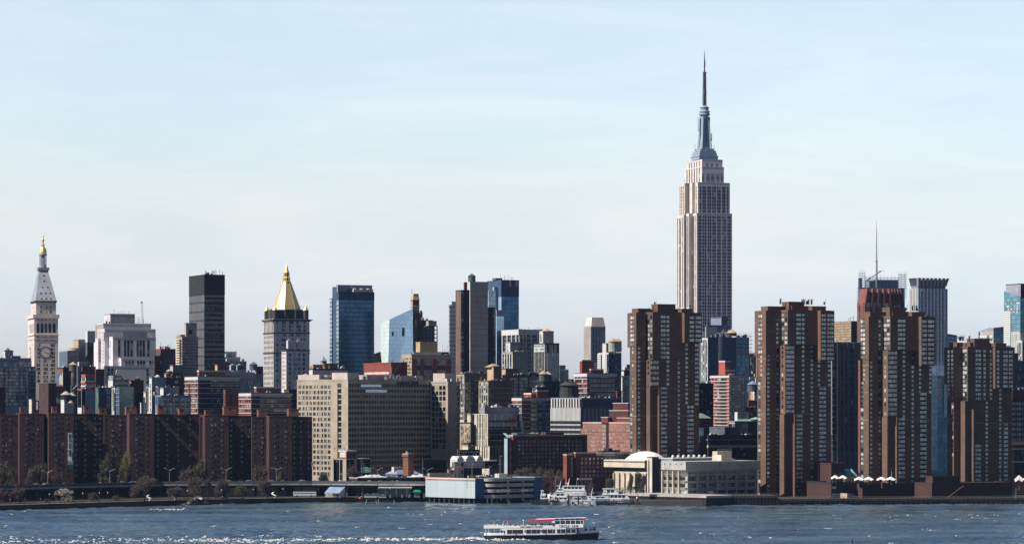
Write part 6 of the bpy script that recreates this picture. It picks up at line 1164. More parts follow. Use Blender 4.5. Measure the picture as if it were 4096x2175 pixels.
d3=b.bx(1768,1785,2015,215,290,Y=1915);m=MB();m.side([(d3.x0,t1.z1),(d3.x1,t1.z1),(d3.x1,d3.z0),(d3.x0+1,d3.z1),(d3.x0,d3.z1)],d3.y0,d3.y0+8);b.part('slanted_skylight',m,'cream');b.units(t1,0);
for k in range(7):m=MB();m.lathe([(.8,d1.z1+.4),(1,d1.z1+1.4),(.4,d1.z1+2.2)],(d1.x0+3+k*4.4,d1.y0+3),8);b.part('roof_vent',m,'white_paint')
b.done()
# ---- brick river towers
def tower(c,label,Y,S_,r='brown_brick'):
 """S_: pixel layout of one tower. wings, overhangs, bays and their window columns, measured on the photograph"""
 b=Bld(c,'riverside_tower',label,'apartment tower',Y,S_['xc'],group='four brown brick towers on the river edge')
 top=S_['top']
 x=S_['left'];t=b.tier(x[1],x[2],x[3],top,r,par=.8);b.left=t
 o=b.bx(x[0],x[2],x[3]-8,top,x[4],Y=Y-.6);m=MB();m.box(o.x0,o.y0,o.z0,o.x0+3,o.y1,o.z1+.8);b.part('upper_bay',m,r,fix=False)
 cpt=b.tier(S_['cen'][0],S_['cen'][1],S_['cen'][2],top-4,r,Y=Y+2,par=.8)
 x=S_['ov1'];o1=b.bx(x[0],x[1],x[2],top-4,x[3],Y=Y-3.5);m=MB();m.box(o1.x0,o1.y0,o1.z0,o1.x1,o1.y1,o1.z1+.8);b.part('upper_bay',m,r,fix=False)
 pr=None
 if S_.get('bay'):
  x=S_['bay'];pr=b.bx(x[0],x[1],x[2],x[3],x[4],Y=Y-5.5);m=MB();m.box(pr.x0,pr.y0,pr.z0,pr.x1,pr.y1,pr.z1);b.part('projecting_bay',m,r,fix=False)
  m=MB();n=int((x[4]-x[3])*c[2]/18)
  b.win(pr,'E',(5,.08,.94),(x[3]+22,x[4]-26,max(2,n)),1.35,1.9,'win_water');b.win(pr,'S',(1,.2,.9),(x[3]+22,x[4]-26,max(2,n)),2,1.9,'win_water')
  q=MB()
  for i in range(max(2,n)):z=b.z(x[3]+22+(x[4]-48-x[3])*i/max(1,n-1),Y-5.5);q.box(pr.x0+.5,pr.y0-.05,z-1.25,pr.x1-.5,pr.y0-.01,z+1.25)
  b.part('window_surround',q,'black_wall',fix=False)
 for(x0,x1,yt)in S_['piers']:
  q=b.bx(x0,x1,x1+6,yt,None,Y=Y-4);m=MB();m.box(q.x0,q.y0,0,q.x0+1.4,q.y1,q.z1);b.part('pier',m,r,fix=False)
 x=S_['right'];o2=b.bx(x[0]-6,x[0],x[1],top+2,x[2],Y=Y+1);m=MB();m.box(o2.x0,o2.y0,o2.z0,o2.x1,o2.y0+14,o2.z1+.8);b.part('upper_bay',m,r,fix=False)
 for p in S_['roof']:b.tier(p[0],p[1],p[2],p[3],r,yb=top-4,Y=Y+6,name='penthouse',par=.5,d=9)
 st=S_['step']
 def colwin(bb,f,xs,y0,y1,w,mat='win_water',h=1.75):
  n=max(2,int(round((y1-y0)/st))+1);b.win(bb,f,xs,(y0,y1,n),w,h,mat)
  q=MB()
  for xx in xs:
   t=b.ulen(xx,bb.P)if f=='E' else b.vlen(xx,bb.P);z0,z1=b.z(y1+st*.55,bb.Y),b.z(y0-st*.55,bb.Y);hw=w/2+.12
   if f=='E':q.box(bb.x0+t-hw,bb.y0-.03,z0,bb.x0+t+hw,bb.y0-.005,z1)
   else:q.box(bb.x0-.03,bb.y0+t-hw,z0,bb.x0-.005,bb.y0+t+hw,z1)
  b.part('spandrel_strip',q,'black_wall' if f=='E' else 'stone_dark',fix=False)
 for a in S_['wE']:colwin({'L':t,'C':cpt,'O':o1,'R':o2}[a[0]],'E',*a[1:])
 for a in S_['wS']:colwin({'L':t,'C':cpt,'O':o1,'U':o}[a[0]],'S',*a[1:])
 b.units(cpt,5,1.5,'dark_grey')
 for k in range(9):
  m=MB();x=cpt.x0+random.random()*(cpt.x1-cpt.x0);z=cpt.z1+random.choice([.5,4.5]);m.tube((x,cpt.y0+7,z),(x,cpt.y0+7,z+random.uniform(1,3.4)),.5,n=7);m.tube((x+1,cpt.y0+7,z),(x+1,cpt.y0+7,z+4),.1,n=4);b.part('roof_vent',m,'dark_metal')
 m=MB();z=b.z(S_['base'])
 for(x0,x1)in S_['base_open']:u0,u1=b.ulen(x0,t.P),b.ulen(x1,t.P);m.box(t.x0+u0,t.y0-.5,0,t.x0+u1,t.y0-.1,z)
 if S_['base_open']:b.part('base_opening',m,'black_wall',fix=False)
 for k in range(4):
  for bb in(t,cpt):b.band(bb,top+250*k+180,.18,'tan_brick','pour_joint',.04)
 return b.done()
STE=41.0
tower(cE,'first brown riverside tower, partly hiding the foot of the tallest skyscraper',1950,dict(xc=672,top=170,left=(592,614,672,760,475),cen=(742,800,1246),ov1=(740,822,1120,588),bay=(765,803,878,590,832),piers=((764,797,838),(866,881,838)),right=(1112,1272,432),roof=((680,690,806,128),(806,868,1030,88),(1070,1088,1186,130)),step=STE,base=1900,base_open=(),wE=(('L',[697],200,1660,1.6),('O',[908,926],198,565,1.7),('O',[961],198,565,2.0),('C',[1060],205,1660,1.5),('R',[1170,1188],205,410,1.7),('R',[1224,1240,1256],205,410,1.6),('C',[908,925,942],848,1660,1.7),('C',[961],605,810,1.9),('C',[1132],450,980,1.8),('C',[1218,1232],455,990,1.4),('C',[1150,1167,1184],1018,1660,1.7)),wS=(('U',[628,645],205,445,2.2),('L',[642],480,1040,1.6),('L',[628],1090,1660,2.8),('O',[785,810],200,560,2.6),('C',[765],610,820,1.8),('C',[778],850,1660,3.0))),'brown_brick_dark')
tower(cG,'second brown riverside tower, between the red banded tower and the dark gridded office',1945,dict(xc=190,top=150,left=(88,113,190,330,548),cen=(318,365,786),ov1=(318,390,660,452),bay=(322,367,452,457,1082),piers=((316,356,1086),(437,452,1086)),right=(690,815,592),roof=((165,208,362,108),(360,428,606,104),(362,400,540,66),(607,612,738,108)),step=STE,base=1860,base_open=(),wE=(('L',[213],265,1860,1.5),('L',[296],225,1860,1.5),('O',[480,498],180,430,1.7),('O',[530],180,430,1.8),('C',[530],470,1060,1.8),('C',[609],185,1860,1.6),('R',[709,726],185,575,1.7),('R',[762,779,796],185,575,1.7),('C',[674],600,815,1.8),('C',[762,776],600,815,1.2),('C',[690,708,726],852,1860,1.8),('C',[478,495,512],1100,1860,1.8)),wS=(('U',[130,149],190,515,2.0),('L',[149],560,725,1.6),('L',[132],765,1860,2.8),('O',[346,374],180,430,3.0),('C',[325],480,1060,1.4),('C',[342],1100,1860,3.0))),'brown_brick_warm')
tower(cG,'third brown riverside tower, standing before the finned reddish brick tower',1950,dict(xc=1128,top=205,left=(1022,1050,1128,1260,590),cen=(1250,1298,1702),ov1=(1250,1326,1590,502),bay=(1258,1304,1388,506,1106),piers=((1250,1298,1110),(1370,1384,1110)),right=(1610,1734,640),roof=((1098,1142,1286,160),(1286,1345,1495,155),(1288,1320,1465,118),(1512,1522,1640,160)),step=STE,base=1860,base_open=(),wE=(('L',[1151],240,1900,1.5),('L',[1229],240,1900,1.5),('O',[1405,1422],235,480,1.7),('O',[1449],235,480,1.8),('C',[1449],520,1100,1.8),('C',[1529],240,1900,1.6),('R',[1628,1646],240,615,1.7),('R',[1680,1698,1714],240,615,1.7),('C',[1596],640,880,1.6),('C',[1690],640,880,1.8),('C',[1608,1626,1644],900,1900,1.8),('C',[1410,1428,1446],1130,1900,1.8)),wS=(('U',[1065,1086],238,562,2.2),('L',[1087],600,765,1.4),('L',[1069],800,1900,3.0),('O',[1279,1308],232,480,3.2),('C',[1258],510,1080,1.4),('C',[1280],1120,1900,3.2))))
tower(cI,'fourth and shortest brown riverside tower near the right edge',1960,dict(xc=728,top=210,left=(640,668,728,800,538),cen=(784,832,1258),ov1=(784,855,1120,690),bay=None,piers=((790,830,692),(892,907,766)),right=(1105,1284,578),roof=((714,756,810,165),(810,878,1060,165),(905,915,1056,128),(1080,1110,1206,170)),step=38.8,base=1680,base_open=(),wE=(('O',[936,951,966],235,668,1.5),('O',[1008],237,668,1.6),('O',[1066],237,668,1.8),('C',[1028],708,1680,1.8),('R',[1132],243,555,1.6),('R',[1190,1208],243,555,1.6),('R',[1240,1254],243,555,1.6),('C',[1151],592,1680,1.6),('C',[1195,1211],905,1680,1.6),('C',[932,948,964],1100,1680,1.6)),wS=(('U',[680,713],240,510,2.2),('L',[682],545,860,2.4),('L',[718],545,1180,1.8),('O',[796,820,838],232,670,2.2),('C',[810],710,1680,2.8))),'brown_brick_cool')
# ---- brick housing along the highway (four cross-shaped blocks)
def housing(c,label,Y,parts,ecols,h0=1655,pents=()):
 b=Bld(c,'brick_housing_block',label,'apartment building',Y,parts[0][1],a=13.0,group='dark brick housing blocks behind the highway')
 for i,(xl,xc,xr,yt,dY)in enumerate(parts):
  t=b.tier(xl,xc,xr,yt,'peter_brick',Y=Y+dY,par=.3,pm='dark_red_brick',d=30 if i else None)
  cols=ecols[i]
  if cols:
   b.win(t,'E',cols[0],(yt+50,yt+50+62*(cols[2]-1),cols[2]),1.4,1.6,'win','h2','dark_metal')
   if cols[1]:b.win(t,'E',cols[1],(yt+52,yt+52+62*(cols[2]-1),cols[2]),.9,1.6,'win_dark')
   for k in range(len(cols[0])*2):
    m=MB();u=b.ulen(random.choice(cols[0]),t.P)+.3;z=b.z(yt+50+62*random.randrange(cols[2]),Y+dY)-.6;m.box(t.x0+u,t.y0-.75,z-.25,t.x0+u+.75,t.y0,z+.25);b.part('air_conditioner',m,'concrete')
 for(xl,xc,xr,yt,yb,dY)in pents:
  q=b.tier(xl,xc,xr,yt,'rust_brick',yb=yb,Y=Y+dY,name='penthouse',par=.2,d=7);b.win(q,'E',[xc+(xr-xc)*.45],(yt+25,yt+25,1),1.2,1.3,'win_dark')
 return b.done()
housing(cP,'dark brick housing block carrying the tall phone number banner',1985,[(-60,0,215,113,6),(222,230,522,103,-2),(300,520,580,108,12),(560,578,880,98,-4),(860,870,1232,106,13)],[([25,118],[40,75],9),([308,440],[350,392],12),None,([655,795],[702,745],12),([905,1015,1130,1190],[950,970,1150],12)],pents=((132,240,300,28,105,8),(300,620,680,18,100,10),(800,1000,1065,8,100,10),(1060,1180,1270,42,108,12)))
housing(cP,'dark brick housing block with pale budding trees at its feet',1985,[(1232,1236,1540,118,8),(1530,1538,1832,103,-4),(1700,1830,2380,112,13)],[([1330,1420,1492],[1268],9),([1618,1748],[1662,1700],12),([1880,1990,2120,2260],[1905,2200],12)],pents=((1410,1500,1625,22,118,9),(1730,1880,1945,5,105,10),(2020,2130,2195,42,115,12)))
housing(cQ,'dark brick housing block with one sunlit red strip at its left edge',1985,[(586,590,655,142,6),(640,652,938,120,-4),(900,936,1205,128,13)],[None,([733,856],[780,815],12),([965,1090,1160],[1000,1180],12)],pents=((592,660,716,62,140,9),(830,880,1035,20,120,12)))
housing(cQ,'rightmost dark brick housing block overlapping the beige hospital',1980,[(1205,1212,1412,140,6),(1406,1416,1690,133,-3),(1650,1688,1930,140,12)],[([1237,1330],[],10),([1485,1612],[1527,1567],12),([1715,1795,1885],[1740,1870],12)],pents=((1240,1290,1395,56,138,10),(1575,1650,1770,46,134,10)))
for(c,xl,xc,xr,yt,lb)in((cL,592,735,858,507,'tall octagonal brick stair tower rising above the banner block'),(cM,1785,1815,2030,565,'tall brick stair tower with sunlit left edge above the housing roofs'),(cL,-60,-40,82,565,'dark brick stair tower cut by the left edge')):
 b=Bld(c,'brick_stair_tower',lb,'tower',2030,xc,a=30);t=b.tier(xl,xc,xr,yt,'rust_brick' if xc>1000 else 'peter_brick',par=.3);b.win(t,'E',[xc+(xr-xc)*.4]if xc>1000 else[xc+(xr-xc)*.5],(yt+95,yt+270,3),1.2,3,'win_dark');b.win(t,'S',(1,.2,.8),(yt+95,yt+270,3),1.2,3,'win_dark');b.done()
 # ================================================================== WATERFRONT
ORD='first second third fourth fifth sixth seventh eighth ninth tenth eleventh twelfth thirteenth fourteenth fifteenth sixteenth seventeenth eighteenth nineteenth twentieth'.split()
# ---- elevated highway
HWP=[(-700,1975),(-300,1967),(0,1956),(300,1947),(650,1939),(1250,1936),(1720,1938),(2050,1941)]
ZE=10.3
def hw(sx):
 for(a,ya),(b_,yb)in zip(HWP,HWP[1:]):
  if a<=sx<=b_:y=ya+(yb-ya)*(sx-a)/(b_-a);break
 Y=F*(H-ZE)/(y-HY);return px(sx,Y),Y
hv=empty('elevated_highway',(*hw(600),0),0,'long elevated highway on dark steel columns along the left shore','highway')
h0=hv.location.copy()
pts=[hw(x)for x in range(-700,2051,50)]
def strip(y0,y1,z0,z1,name,mat):
 m=MB();n=len(pts);vs=[]
 for(x,y)in pts:vs+=[(x-h0.x,y+y0-h0.y,z0),(x-h0.x,y+y1-h0.y,z0),(x-h0.x,y+y1-h0.y,z1),(x-h0.x,y+y0-h0.y,z1)]
 fs=[]
 for i in range(n-1):
  a=4*i;fs+=[(a,a+4,a+7,a+3),(a+3,a+7,a+6,a+2),(a+2,a+6,a+5,a+1),(a+1,a+5,a+4,a)]
 m.add(vs,fs+[(0,3,2,1),(4*n-4,4*n-3,4*n-2,4*n-1)]);return m.build(name,mat,hv)
strip(0,22,9.5,10.5,'deck','asphalt');strip(-.5,.1,9.95,10.75,'edge_beam','concrete');strip(-.25,.1,10.76,12.5,'parapet','dark_grey');strip(21.6,22,10.6,12.0,'parapet','dark_grey');strip(1,21,8.3,9.49,'girder','black_wall')
for k,sx in enumerate(range(-660,2041,62)):
 x,y=hw(sx);m=MB();m.box(x-h0.x-.5,y-h0.y+2,2,x-h0.x+.5,y-h0.y+3,8.3);m.box(x-h0.x-.5,y-h0.y+17,2,x-h0.x+.5,y-h0.y+18,8.3);m.box(x-h0.x-.6,y-h0.y+1,7.4,x-h0.x+.6,y-h0.y+20,8.3);m.build('column','dark_grey',hv,fix=False)
 m=MB();m.box(x-h0.x-.12,y-h0.y-.62,9.6,x-h0.x+.12,y-h0.y-.5,10.75);m.build('joint','black_wall',hv,fix=False)
m=MB();n=len(pts)
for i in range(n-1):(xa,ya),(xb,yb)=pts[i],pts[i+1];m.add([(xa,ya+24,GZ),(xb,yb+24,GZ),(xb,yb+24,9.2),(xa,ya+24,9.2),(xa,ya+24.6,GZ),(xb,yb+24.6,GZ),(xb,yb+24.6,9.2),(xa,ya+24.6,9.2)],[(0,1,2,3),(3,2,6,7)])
tag(m.build('shade_backdrop_wall','stone_dark',fix=False),'added dark wall standing in for the shade under the elevated highway','wall')  # wall added behind the columns to darken the view under the deck
# ---- cars
def make_car(mat,suv=False,taxi=False):
 o=empty('car',(0,0,-50));hz=1.72 if suv else 1.42
 lo_=[(-2.25,.35),(2.25,.35),(2.3,.62),(2.18,.8),(.95,.95),(-1.5,.98),(-2.2,.95),(-2.3,.6)]
 b=MB();b.side(lo_,-.88,.88);x0,x1=(-2.1,.3)if suv else(-1.35,.25)
 b.frustum((x0-.12,-.72,x1+.02,.72),hz-.06,(x0,-.66,x1-.08,.66),hz)
 for(xa,xb)in((x0-.45,x0-.12),(-.55,-.5),(x1+.75,x1)):
  for s_ in(-1,1):b.tube((xa,s_*.84,.94),(xb,s_*.70,hz-.04),.05,n=4)
 b.build('body',mat,o)
 w=MB();w.frustum((x0-.45,-.82,x1+.75,.82),.93,(x0-.12,-.68,x1,.68),hz-.05);w.build('window','glass_dark',o)
 for sx_ in(-1.38,1.42):
  for s_ in(-1,1):q=MB();q.tube((sx_,s_*.78,.33),(sx_,s_*.93,.33),.33,n=12);t=q.build('wheel','rubber',o);r=MB();r.tube((sx_,s_*.93,.33),(sx_,s_*.95,.33),.18,n=8);r.build('rim','car_silver',t)
 for s_ in(-1,1):MB().box(2.2,s_*.6-.16,.62,2.32,s_*.6+.16,.76).build('headlight','lamp_lens',o);MB().box(-2.33,s_*.64-.14,.66,-2.24,s_*.64+.14,.84).build('taillight','cloth_red',o)
 if taxi:MB().box(-.75,-.3,hz+.01,-.45,.3,hz+.16).build('roof_sign','lamp_lens',o)
 return o
PRO={'white':make_car('car_white'),'dark':make_car('car_dark'),'silver':make_car('car_silver'),'orange':make_car('taxi_yellow',taxi=True),'blue':make_car('car_blue'),'white suv':make_car('car_white',True),'dark suv':make_car('car_dark',True)}
used=set()
def car(kind,x,y,z,rz,label,group):
 p=PRO[kind]
 if kind not in used:used.add(kind);p.location=(x,y,z);p.rotation_euler=(0,0,rz);tag(p,label,'taxi' if kind=='orange' else 'car',group);CH.clear();return p
 c=copy_tree(p,(x,y,z),rz,label);c['group']=group;c['category']='taxi' if kind=='orange' else 'car';return c
lst=[(28,'dark'),(69,'dark'),(152,'white suv'),(181,'white'),(222,'dark suv'),(255,'silver'),(300,'dark'),(400,'orange'),(498,'white suv'),(528,'silver'),(545,'orange'),(712,'silver'),(765,'orange'),(783,'silver'),(870,'blue'),(913,'orange'),(966,'silver'),(990,'white suv'),(1088,'white'),(1129,'orange'),(1152,'dark'),(1206,'white'),(1262,'blue'),(1340,'dark'),(1369,'white'),(1399,'dark suv'),(1425,'dark'),(1470,'white'),(1526,'silver'),(1567,'orange'),(1600,'dark'),(1655,'dark')]
cnt={}
for i,(sx,k)in enumerate(lst):
 x,y=hw(sx);kk={'white suv':'white','dark suv':'dark'}.get(k,k);cnt[kk]=cnt.get(kk,0)+1
 ln=3.2 if i%3 else 6.8;rz=math.atan2(hw(sx+20)[1]-hw(sx-20)[1],hw(sx+20)[0]-hw(sx-20)[0])
 car(k,x*(y+ln)/y,y+ln,11.25+(.3 if ln>4 else 0),rz+(math.pi if i%2 else 0),'%s %s on the elevated highway, %s of its colour counted from the left'%(kk,'taxi' if k=='orange' else 'car',ORD[cnt[kk]-1]),'cars driving on the elevated highway')
for k,(sx,kd)in enumerate(((28,'white'),(150,'silver'),(368,'dark'),(412,'dark suv'),(900,'dark'),(1440,'dark'),(1448,'orange'))):
 Y=F*(H-GZ)/(1994-HY)+1+k%3;car(kd,px(sx,Y),Y,GZ,.15*k,'%s car parked under the elevated highway, %s from the left'%(kd.split()[0]if kd!='orange' else 'yellow',ORD[k]),'cars parked under the highway')
for k,(cx_,cy_,kd)in enumerate(((1175,572,'white'),(1230,575,'dark'),(1285,578,'silver'),(1335,580,'white'),(1395,584,'white suv'),(1465,590,'dark'))):
 b=GAR;X=GP.x0+b.ulen(cx_,GP.P);yy=GP.y0+(7+.6*k if k<6 else 16);v=b.root.matrix_basis@Vector((X,yy,GZS[0]+.26))
 car(kd,v.x,v.y,v.z,b.a+.9,'%s car parked on the garage roof, %s from the left'%(kd.split()[0],ORD[k-1 if k<6 else 0]if k not in(0,)else 'second'),'cars parked on the garage roof')if k else car(kd,v.x,v.y,v.z,b.a+.9,'white car parked on the garage roof next to the ramp wall','cars parked on the garage roof')
 # ---- lamps
def two_arm_lamp():
 o=empty('street_lamp',(0,0,0));m=MB();m.tube((0,0,0),(0,0,8.6),.17,.11,8);m.lathe([(.3,0),(.26,.6)],n=8);m.build('pole','lamp_metal',o)
 for s_ in(-1,1):
  m=MB();m.tube((0,0,8.5),(s_*2.3,0,9.7),.10,.08,6);a=m.build('arm','lamp_metal',o);m=MB();m.side([(s_*2.2,9.66),(s_*3.5,9.86),(s_*3.5,9.98),(s_*2.2,9.86)],-.22,.22);m.build('lamp_head','lamp_lens',a)
 return o
LP=two_arm_lamp();CH.clear()
for k,(sx,off)in enumerate(((190,10.5),(439,10.5),(678,10.5),(904,10.5),(1106,10.5),(1510,10.5),(1710,10.5))):
 x,y=hw(sx);lb='tall double armed lamp on the highway median, '+('leftmost of seven','before the budding trees','third from left','just left of the rightmost brick housing','before the rightmost brick housing','right of the green road sign','left of the corrugated garage')[k]
 if k==0:o=LP;o.location=(x*(y+off)/y,y+off,10.5);tag(o,lb,'street lamp','double armed highway lamps')
 else:copy_tree(LP,(x*(y+off)/y,y+off,10.5),label=lb)
def park_lamp():
 o=empty('park_lamp',(0,0,0));m=MB();m.tube((0,0,0),(0,0,5),.12,.08,6);m.lathe([(.25,0),(.2,.5)],n=6);m.build('post','dark_metal',o);MB().lathe([(.15,5),(.34,5.15),(.34,5.5),(.1,5.75)],n=8).build('globe','lamp_lens',o);return o
PL=park_lamp();CH.clear()
for k,sx in enumerate((198,331,398,431,578,709,750,887,970,1014,1132,1524)):
 p=spt(sx);x,y=p[0]*(p[1]+6)/p[1],p[1]+6;lb='small globe lamp on the riverside promenade, %s from the left'%ORD[k]
 if k==0:PL.location=(x,y,GZ);tag(PL,lb,'lamp','promenade lamps')
 else:copy_tree(PL,(x,y,GZ),label=lb)
for k,cx_ in enumerate((835,1115,1432,1640)):
 X=GP.x0+GAR.ulen(cx_,GP.P);v=GAR.root.matrix_basis@Vector((X,GP.y0+9,0));zb=GZS[0]+GZ;o=empty('lamp_post',(v.x,v.y,zb),GAR.a,('thin roof lamp left on the garage','hooked roof lamp above the garage corner','roof lamp beside the parked cars','tall roof lamp with crossbar above the garage stair head')[k],'lamp','garage roof lamps')
 h=(7,8.6,6.5,13)[k];m=MB();m.tube((0,0,0),(0,0,h),.16,.1,6);m.build('pole','lamp_metal',o);m=MB();m.tube((0,0,h-.3),(1.6 if k==1 else.9,0,h),.08,n=5);m.box(.7,-.2,h-.1,1.9,.2,h+.1)
 if k==3:m.tube((-1.4,0,h*.62),(1.4,0,h*.62),.1,n=5)
 m.build('lamp_head','lamp_lens',o)
for(sx,yt,yb,Y,lb)in((1830,1793,1850,1955,'thin white mast with a crossbar right of the hospital'),(2222,1906,1960,1925,'white hooked lamp before the bare trees by the marina')):
 o=empty('lamp_post' if 'lamp' in lb else 'flag_mast',(px(sx,Y),Y,GZ),0,lb,'lamp' if 'lamp' in lb else 'mast');h=pz(yt,Y)-GZ;m=MB();m.tube((0,0,0),(0,0,h),.2,.12,6);m.build('pole','lamp_metal',o);m=MB()
 if 'lamp' in lb:m.tube((0,0,h),(-1.6,0,h+.7),.1,n=5);m.tube((0,0,h-.3),(1.5,0,h+.1),.08,n=5)
 else:m.tube((-1.5,0,h*.82),(1.5,0,h*.82),.1,n=5)
 m.build('arm','lamp_metal',o)
 # ---- green road sign
x,y=hw(1487);sg=empty('road_sign',(x,y+1.5,10.5),0,'green overhead exit sign with white lettering and a blue shield','road sign');u=F/(y+1.5)
m=MB();m.tube((0,0,0),(0,0,10.5),.25,.18,8);m.tube((0,0,9.6),(-6,0,9.6),.12,n=5);m.tube((0,0,7.4),(-6,0,7.4),.12,n=5);m.build('pole','dark_metal',sg)
x0,x1=(968-1137)*.2523/u,(1132-1137)*.2523/u;zt,zb=10.1,7.15
m=MB();m.box(x0,-.35,zb,x1,-.2,zt);bd=m.build('panel','sign_white',sg);m=MB();m.box(x0+.1,-.39,zb+.1,x1-.1,-.36,zt-.1);m.build('face','sign_green',bd);m=MB();m.box(x0+2.2,-.38,zt+.02,x1-2.3,-.25,zt+.62);m.build('exit_tab','sign_green',sg)
def st(t,s_,xx,zz):text_part(t,s_,'sign_white',bd,(xx,-.41,zz),(R(90),0,0),.01,bold=.02)
st('EXIT 8',.5,x0+2.35,zt+.1);st('E 34 St',.75,x0+2.4,zt-.85);st('Midtown Tun',.75,x0+1.9,zt-1.75);st('RIGHT LANE',.5,x0+2.1,zt-2.6)
m=MB();m.side([(x0+.35,zt-1.2),(x0+1.5,zt-1.2),(x0+1.5,zt-1.9),(x0+.92,zt-2.4),(x0+.35,zt-1.9)],-.44,-.4);m.build('shield','sign_blue',bd)
# ---- phone number banner on the housing block
hb=[o for o in COL.objects if o.get('label','').startswith('dark brick housing block carrying')][0]
Yb=1981-4;fr=R(13.0)
def bpos(cx_,cy_):sx,sy=cP[0]+cP[2]*cx_,cP[1]+cP[2]*cy_;return px(sx,Yb),pz(sy,Yb)
bx0,zt=bpos(806,328);bx1,zb=bpos(853,662);
Xc=px(0+.3363*870,1981-4);wB=(bx1-bx0)/math.cos(fr)
# local frame whose x axis runs along the wall
P_=Vector((px(.3363*570,1981),1981));cr_=Vector((px(.3363*578,1981),1981))
corner=Vector((px(.3363*578,1981.0),1981.0));tdir=Vector((math.cos(fr),math.sin(fr)))
def along(sx):t=(sx-CX)/F;return(t*corner.y-corner.x)/(tdir.x-t*tdir.y)
s0,s1,s2=along(.3363*806),along(.3363*853),along(.3363*872)
Y0=corner.y+s0*tdir.y;zt,zb,zc=pz(1620+.3363*328,Y0),pz(1620+.3363*662,Y0),pz(1620+.3363*706,Y0)
bn=empty('banner',(corner.x+s0*tdir.x+.6*tdir.y,corner.y+s0*tdir.y-.6*tdir.x,0),fr,'tall white banner with a phone number reading upwards on the brick housing','banner')
w1,w2=s1-s0,s2-s0
m=MB();m.box(0,-.1,zb,w1,0,zt);m.build('sheet','cloth_white',bn);m=MB();m.box(w1,-.1,zb,w2,0,zt);m.build('green_strip','glass_teal_dark',bn);m=MB();m.box(0,-.1,zc,w2,0,zb);m.build('lower_panel','netting_grey',bn);m=MB();m.box(0,-.08,zc-2.2,w2,0,zc);m.build('green_panel','glass_teal_dark',bn)
text_part('888.403.5588',w1*.95,'text_black',bn,(w1*.82,-.16,zb+3.0),(R(90),R(-90),0),.03,bold=.03,width=(zt-zb)*.80);text_part('PCVSTLIVING.COM',w1*.45,'sign_white',bn,(w2*.97,-.16,zb+5.5),(R(90),R(-90),0),.03,width=(zt-zb)*.5);text_part('PCVST',w1*.5,'sign_white',bn,(w1*.15,-.16,zb-1.4),(R(90),0,0),.03,width=w2*.75)
fl=empty('flag',(px(1250,1972),1972,0),0,'small red striped flag at the corner of the rightmost brick housing','flag');z=pz(1856,1972);m=MB();m.tube((-.6,0,z-2),(-.6,0,z+1.6),.08,n=5);m.build('staff','lamp_metal',fl);m=MB()
for k in range(7):m.box(-.5,-.03,z-1.2+k*.33,1.2,.03,z-1.2+k*.33+.33,k%2)
m.box(-.5,-.04,z-.2,.3,.04,z+1.11,2);m.build('cloth',['cloth_red','cloth_white','sign_blue'],fl)
# ---- trees (bare early-spring crowns; four kinds of crown shared by the copies)
def tree_mesh(seed,twig,levels=6,spread=.62,blossom=False,hh=1.0):
 rnd=random.Random(seed);tr,cr_=MB(),MB()
 def tri(p,q,r,mb):
  mb.tube(p,q,r,r*.7,3,cap=False)
 def leaf(p):
  for _ in range(3):
   c=p+Vector((rnd.uniform(-.25,.25),rnd.uniform(-.25,.25),rnd.uniform(-.2,.2)));a=Vector((rnd.uniform(-1,1),rnd.uniform(-1,1),rnd.uniform(-1,1))).normalized()*.09;b_=a.cross(Vector((rnd.random(),rnd.random(),1))).normalized()*.08
   cr_.add([c-a,c+b_,c+a,c-b_],[(0,1,2,3)],1)
 def grow(p,d,L_,r,lv):
  q=p+d*L_
  if lv>=levels-2:tr.tube(p,q,r,r*.72,5)
  else:tri(p,q,max(r,.03),cr_)
  if lv==0:
   if blossom or twig=='twig_green':leaf(q)
   return
  n=4 if lv==levels else rnd.choice((2,3,3))if lv>1 else 3
  for k in range(n):
   ax=Vector((rnd.uniform(-1,1),rnd.uniform(-1,1),rnd.uniform(-.7,.75)));nd=(d*(1-spread)+ax.normalized()*spread+Vector((0,0,.12))).normalized()
   grow(p+d*L_*rnd.uniform(.45,1),nd,L_*rnd.uniform(.6,.9)*(1.5 if lv==levels else 1),r*.62,lv-1)
 grow(Vector((0,0,0)),Vector((rnd.uniform(-.06,.06),rnd.uniform(-.06,.06),1)).normalized(),1.5,.2,levels)
 top=max(v[2]for v in cr_.v);k=1/top
 for mb in(tr,cr_):mb.v=[(x*k,y*k,z*k)for x,y,z in mb.v]
 return tr,cr_
KIND={}
for nm,seed,twig,lf,lv in(('grey',1,'twig_grey',None,8),('grey2',5,'twig_grey',None,8),('red',9,'twig_red',None,8),('green',13,'twig_green','leaf_green',7),('blossom',21,'twig_grey','blossom',7)):
 tr,cw=tree_mesh(seed,twig,lv,.62,lf=='blossom')
 if lf=='leaf_green' and 'leaf_green' not in MATS:plain('leaf_green',(104,102,66),.9)
 KIND[nm]=(tr.mesh('trunk',['bark']),cw.mesh('crown',[twig,lf or twig]))
def tree(kind,sx,ytop,ybase,Y,wpx,label,group=None,rz=None,zb=None):
 """wpx: crown width in photo px; tree stands at ground level, top at row ytop"""
 z0=GZ if zb is None else zb;h=pz(ytop,Y)-z0;t,c=KIND[kind];o=empty('bare_tree' if kind!='blossom' else 'blossom_tree',(px(sx,Y),Y,z0),random.random()*6.3 if rz is None else rz,label,'tree',group)
 w0=max(v.co.x for v in c.vertices)-min(v.co.x for v in c.vertices);s_=wpx*Y/F/w0*1.2
 for nm,me in(('trunk',t),('crown',c)):q=bpy.data.objects.new(nm,me);COL.objects.link(q);q.parent=o;q.scale=(s_,s_,h)
 return o
def T3(x):return.3363*x
def Tq(x):return 600+.3363*x
GPk='trees in the riverside park';GB='trees behind the highway'
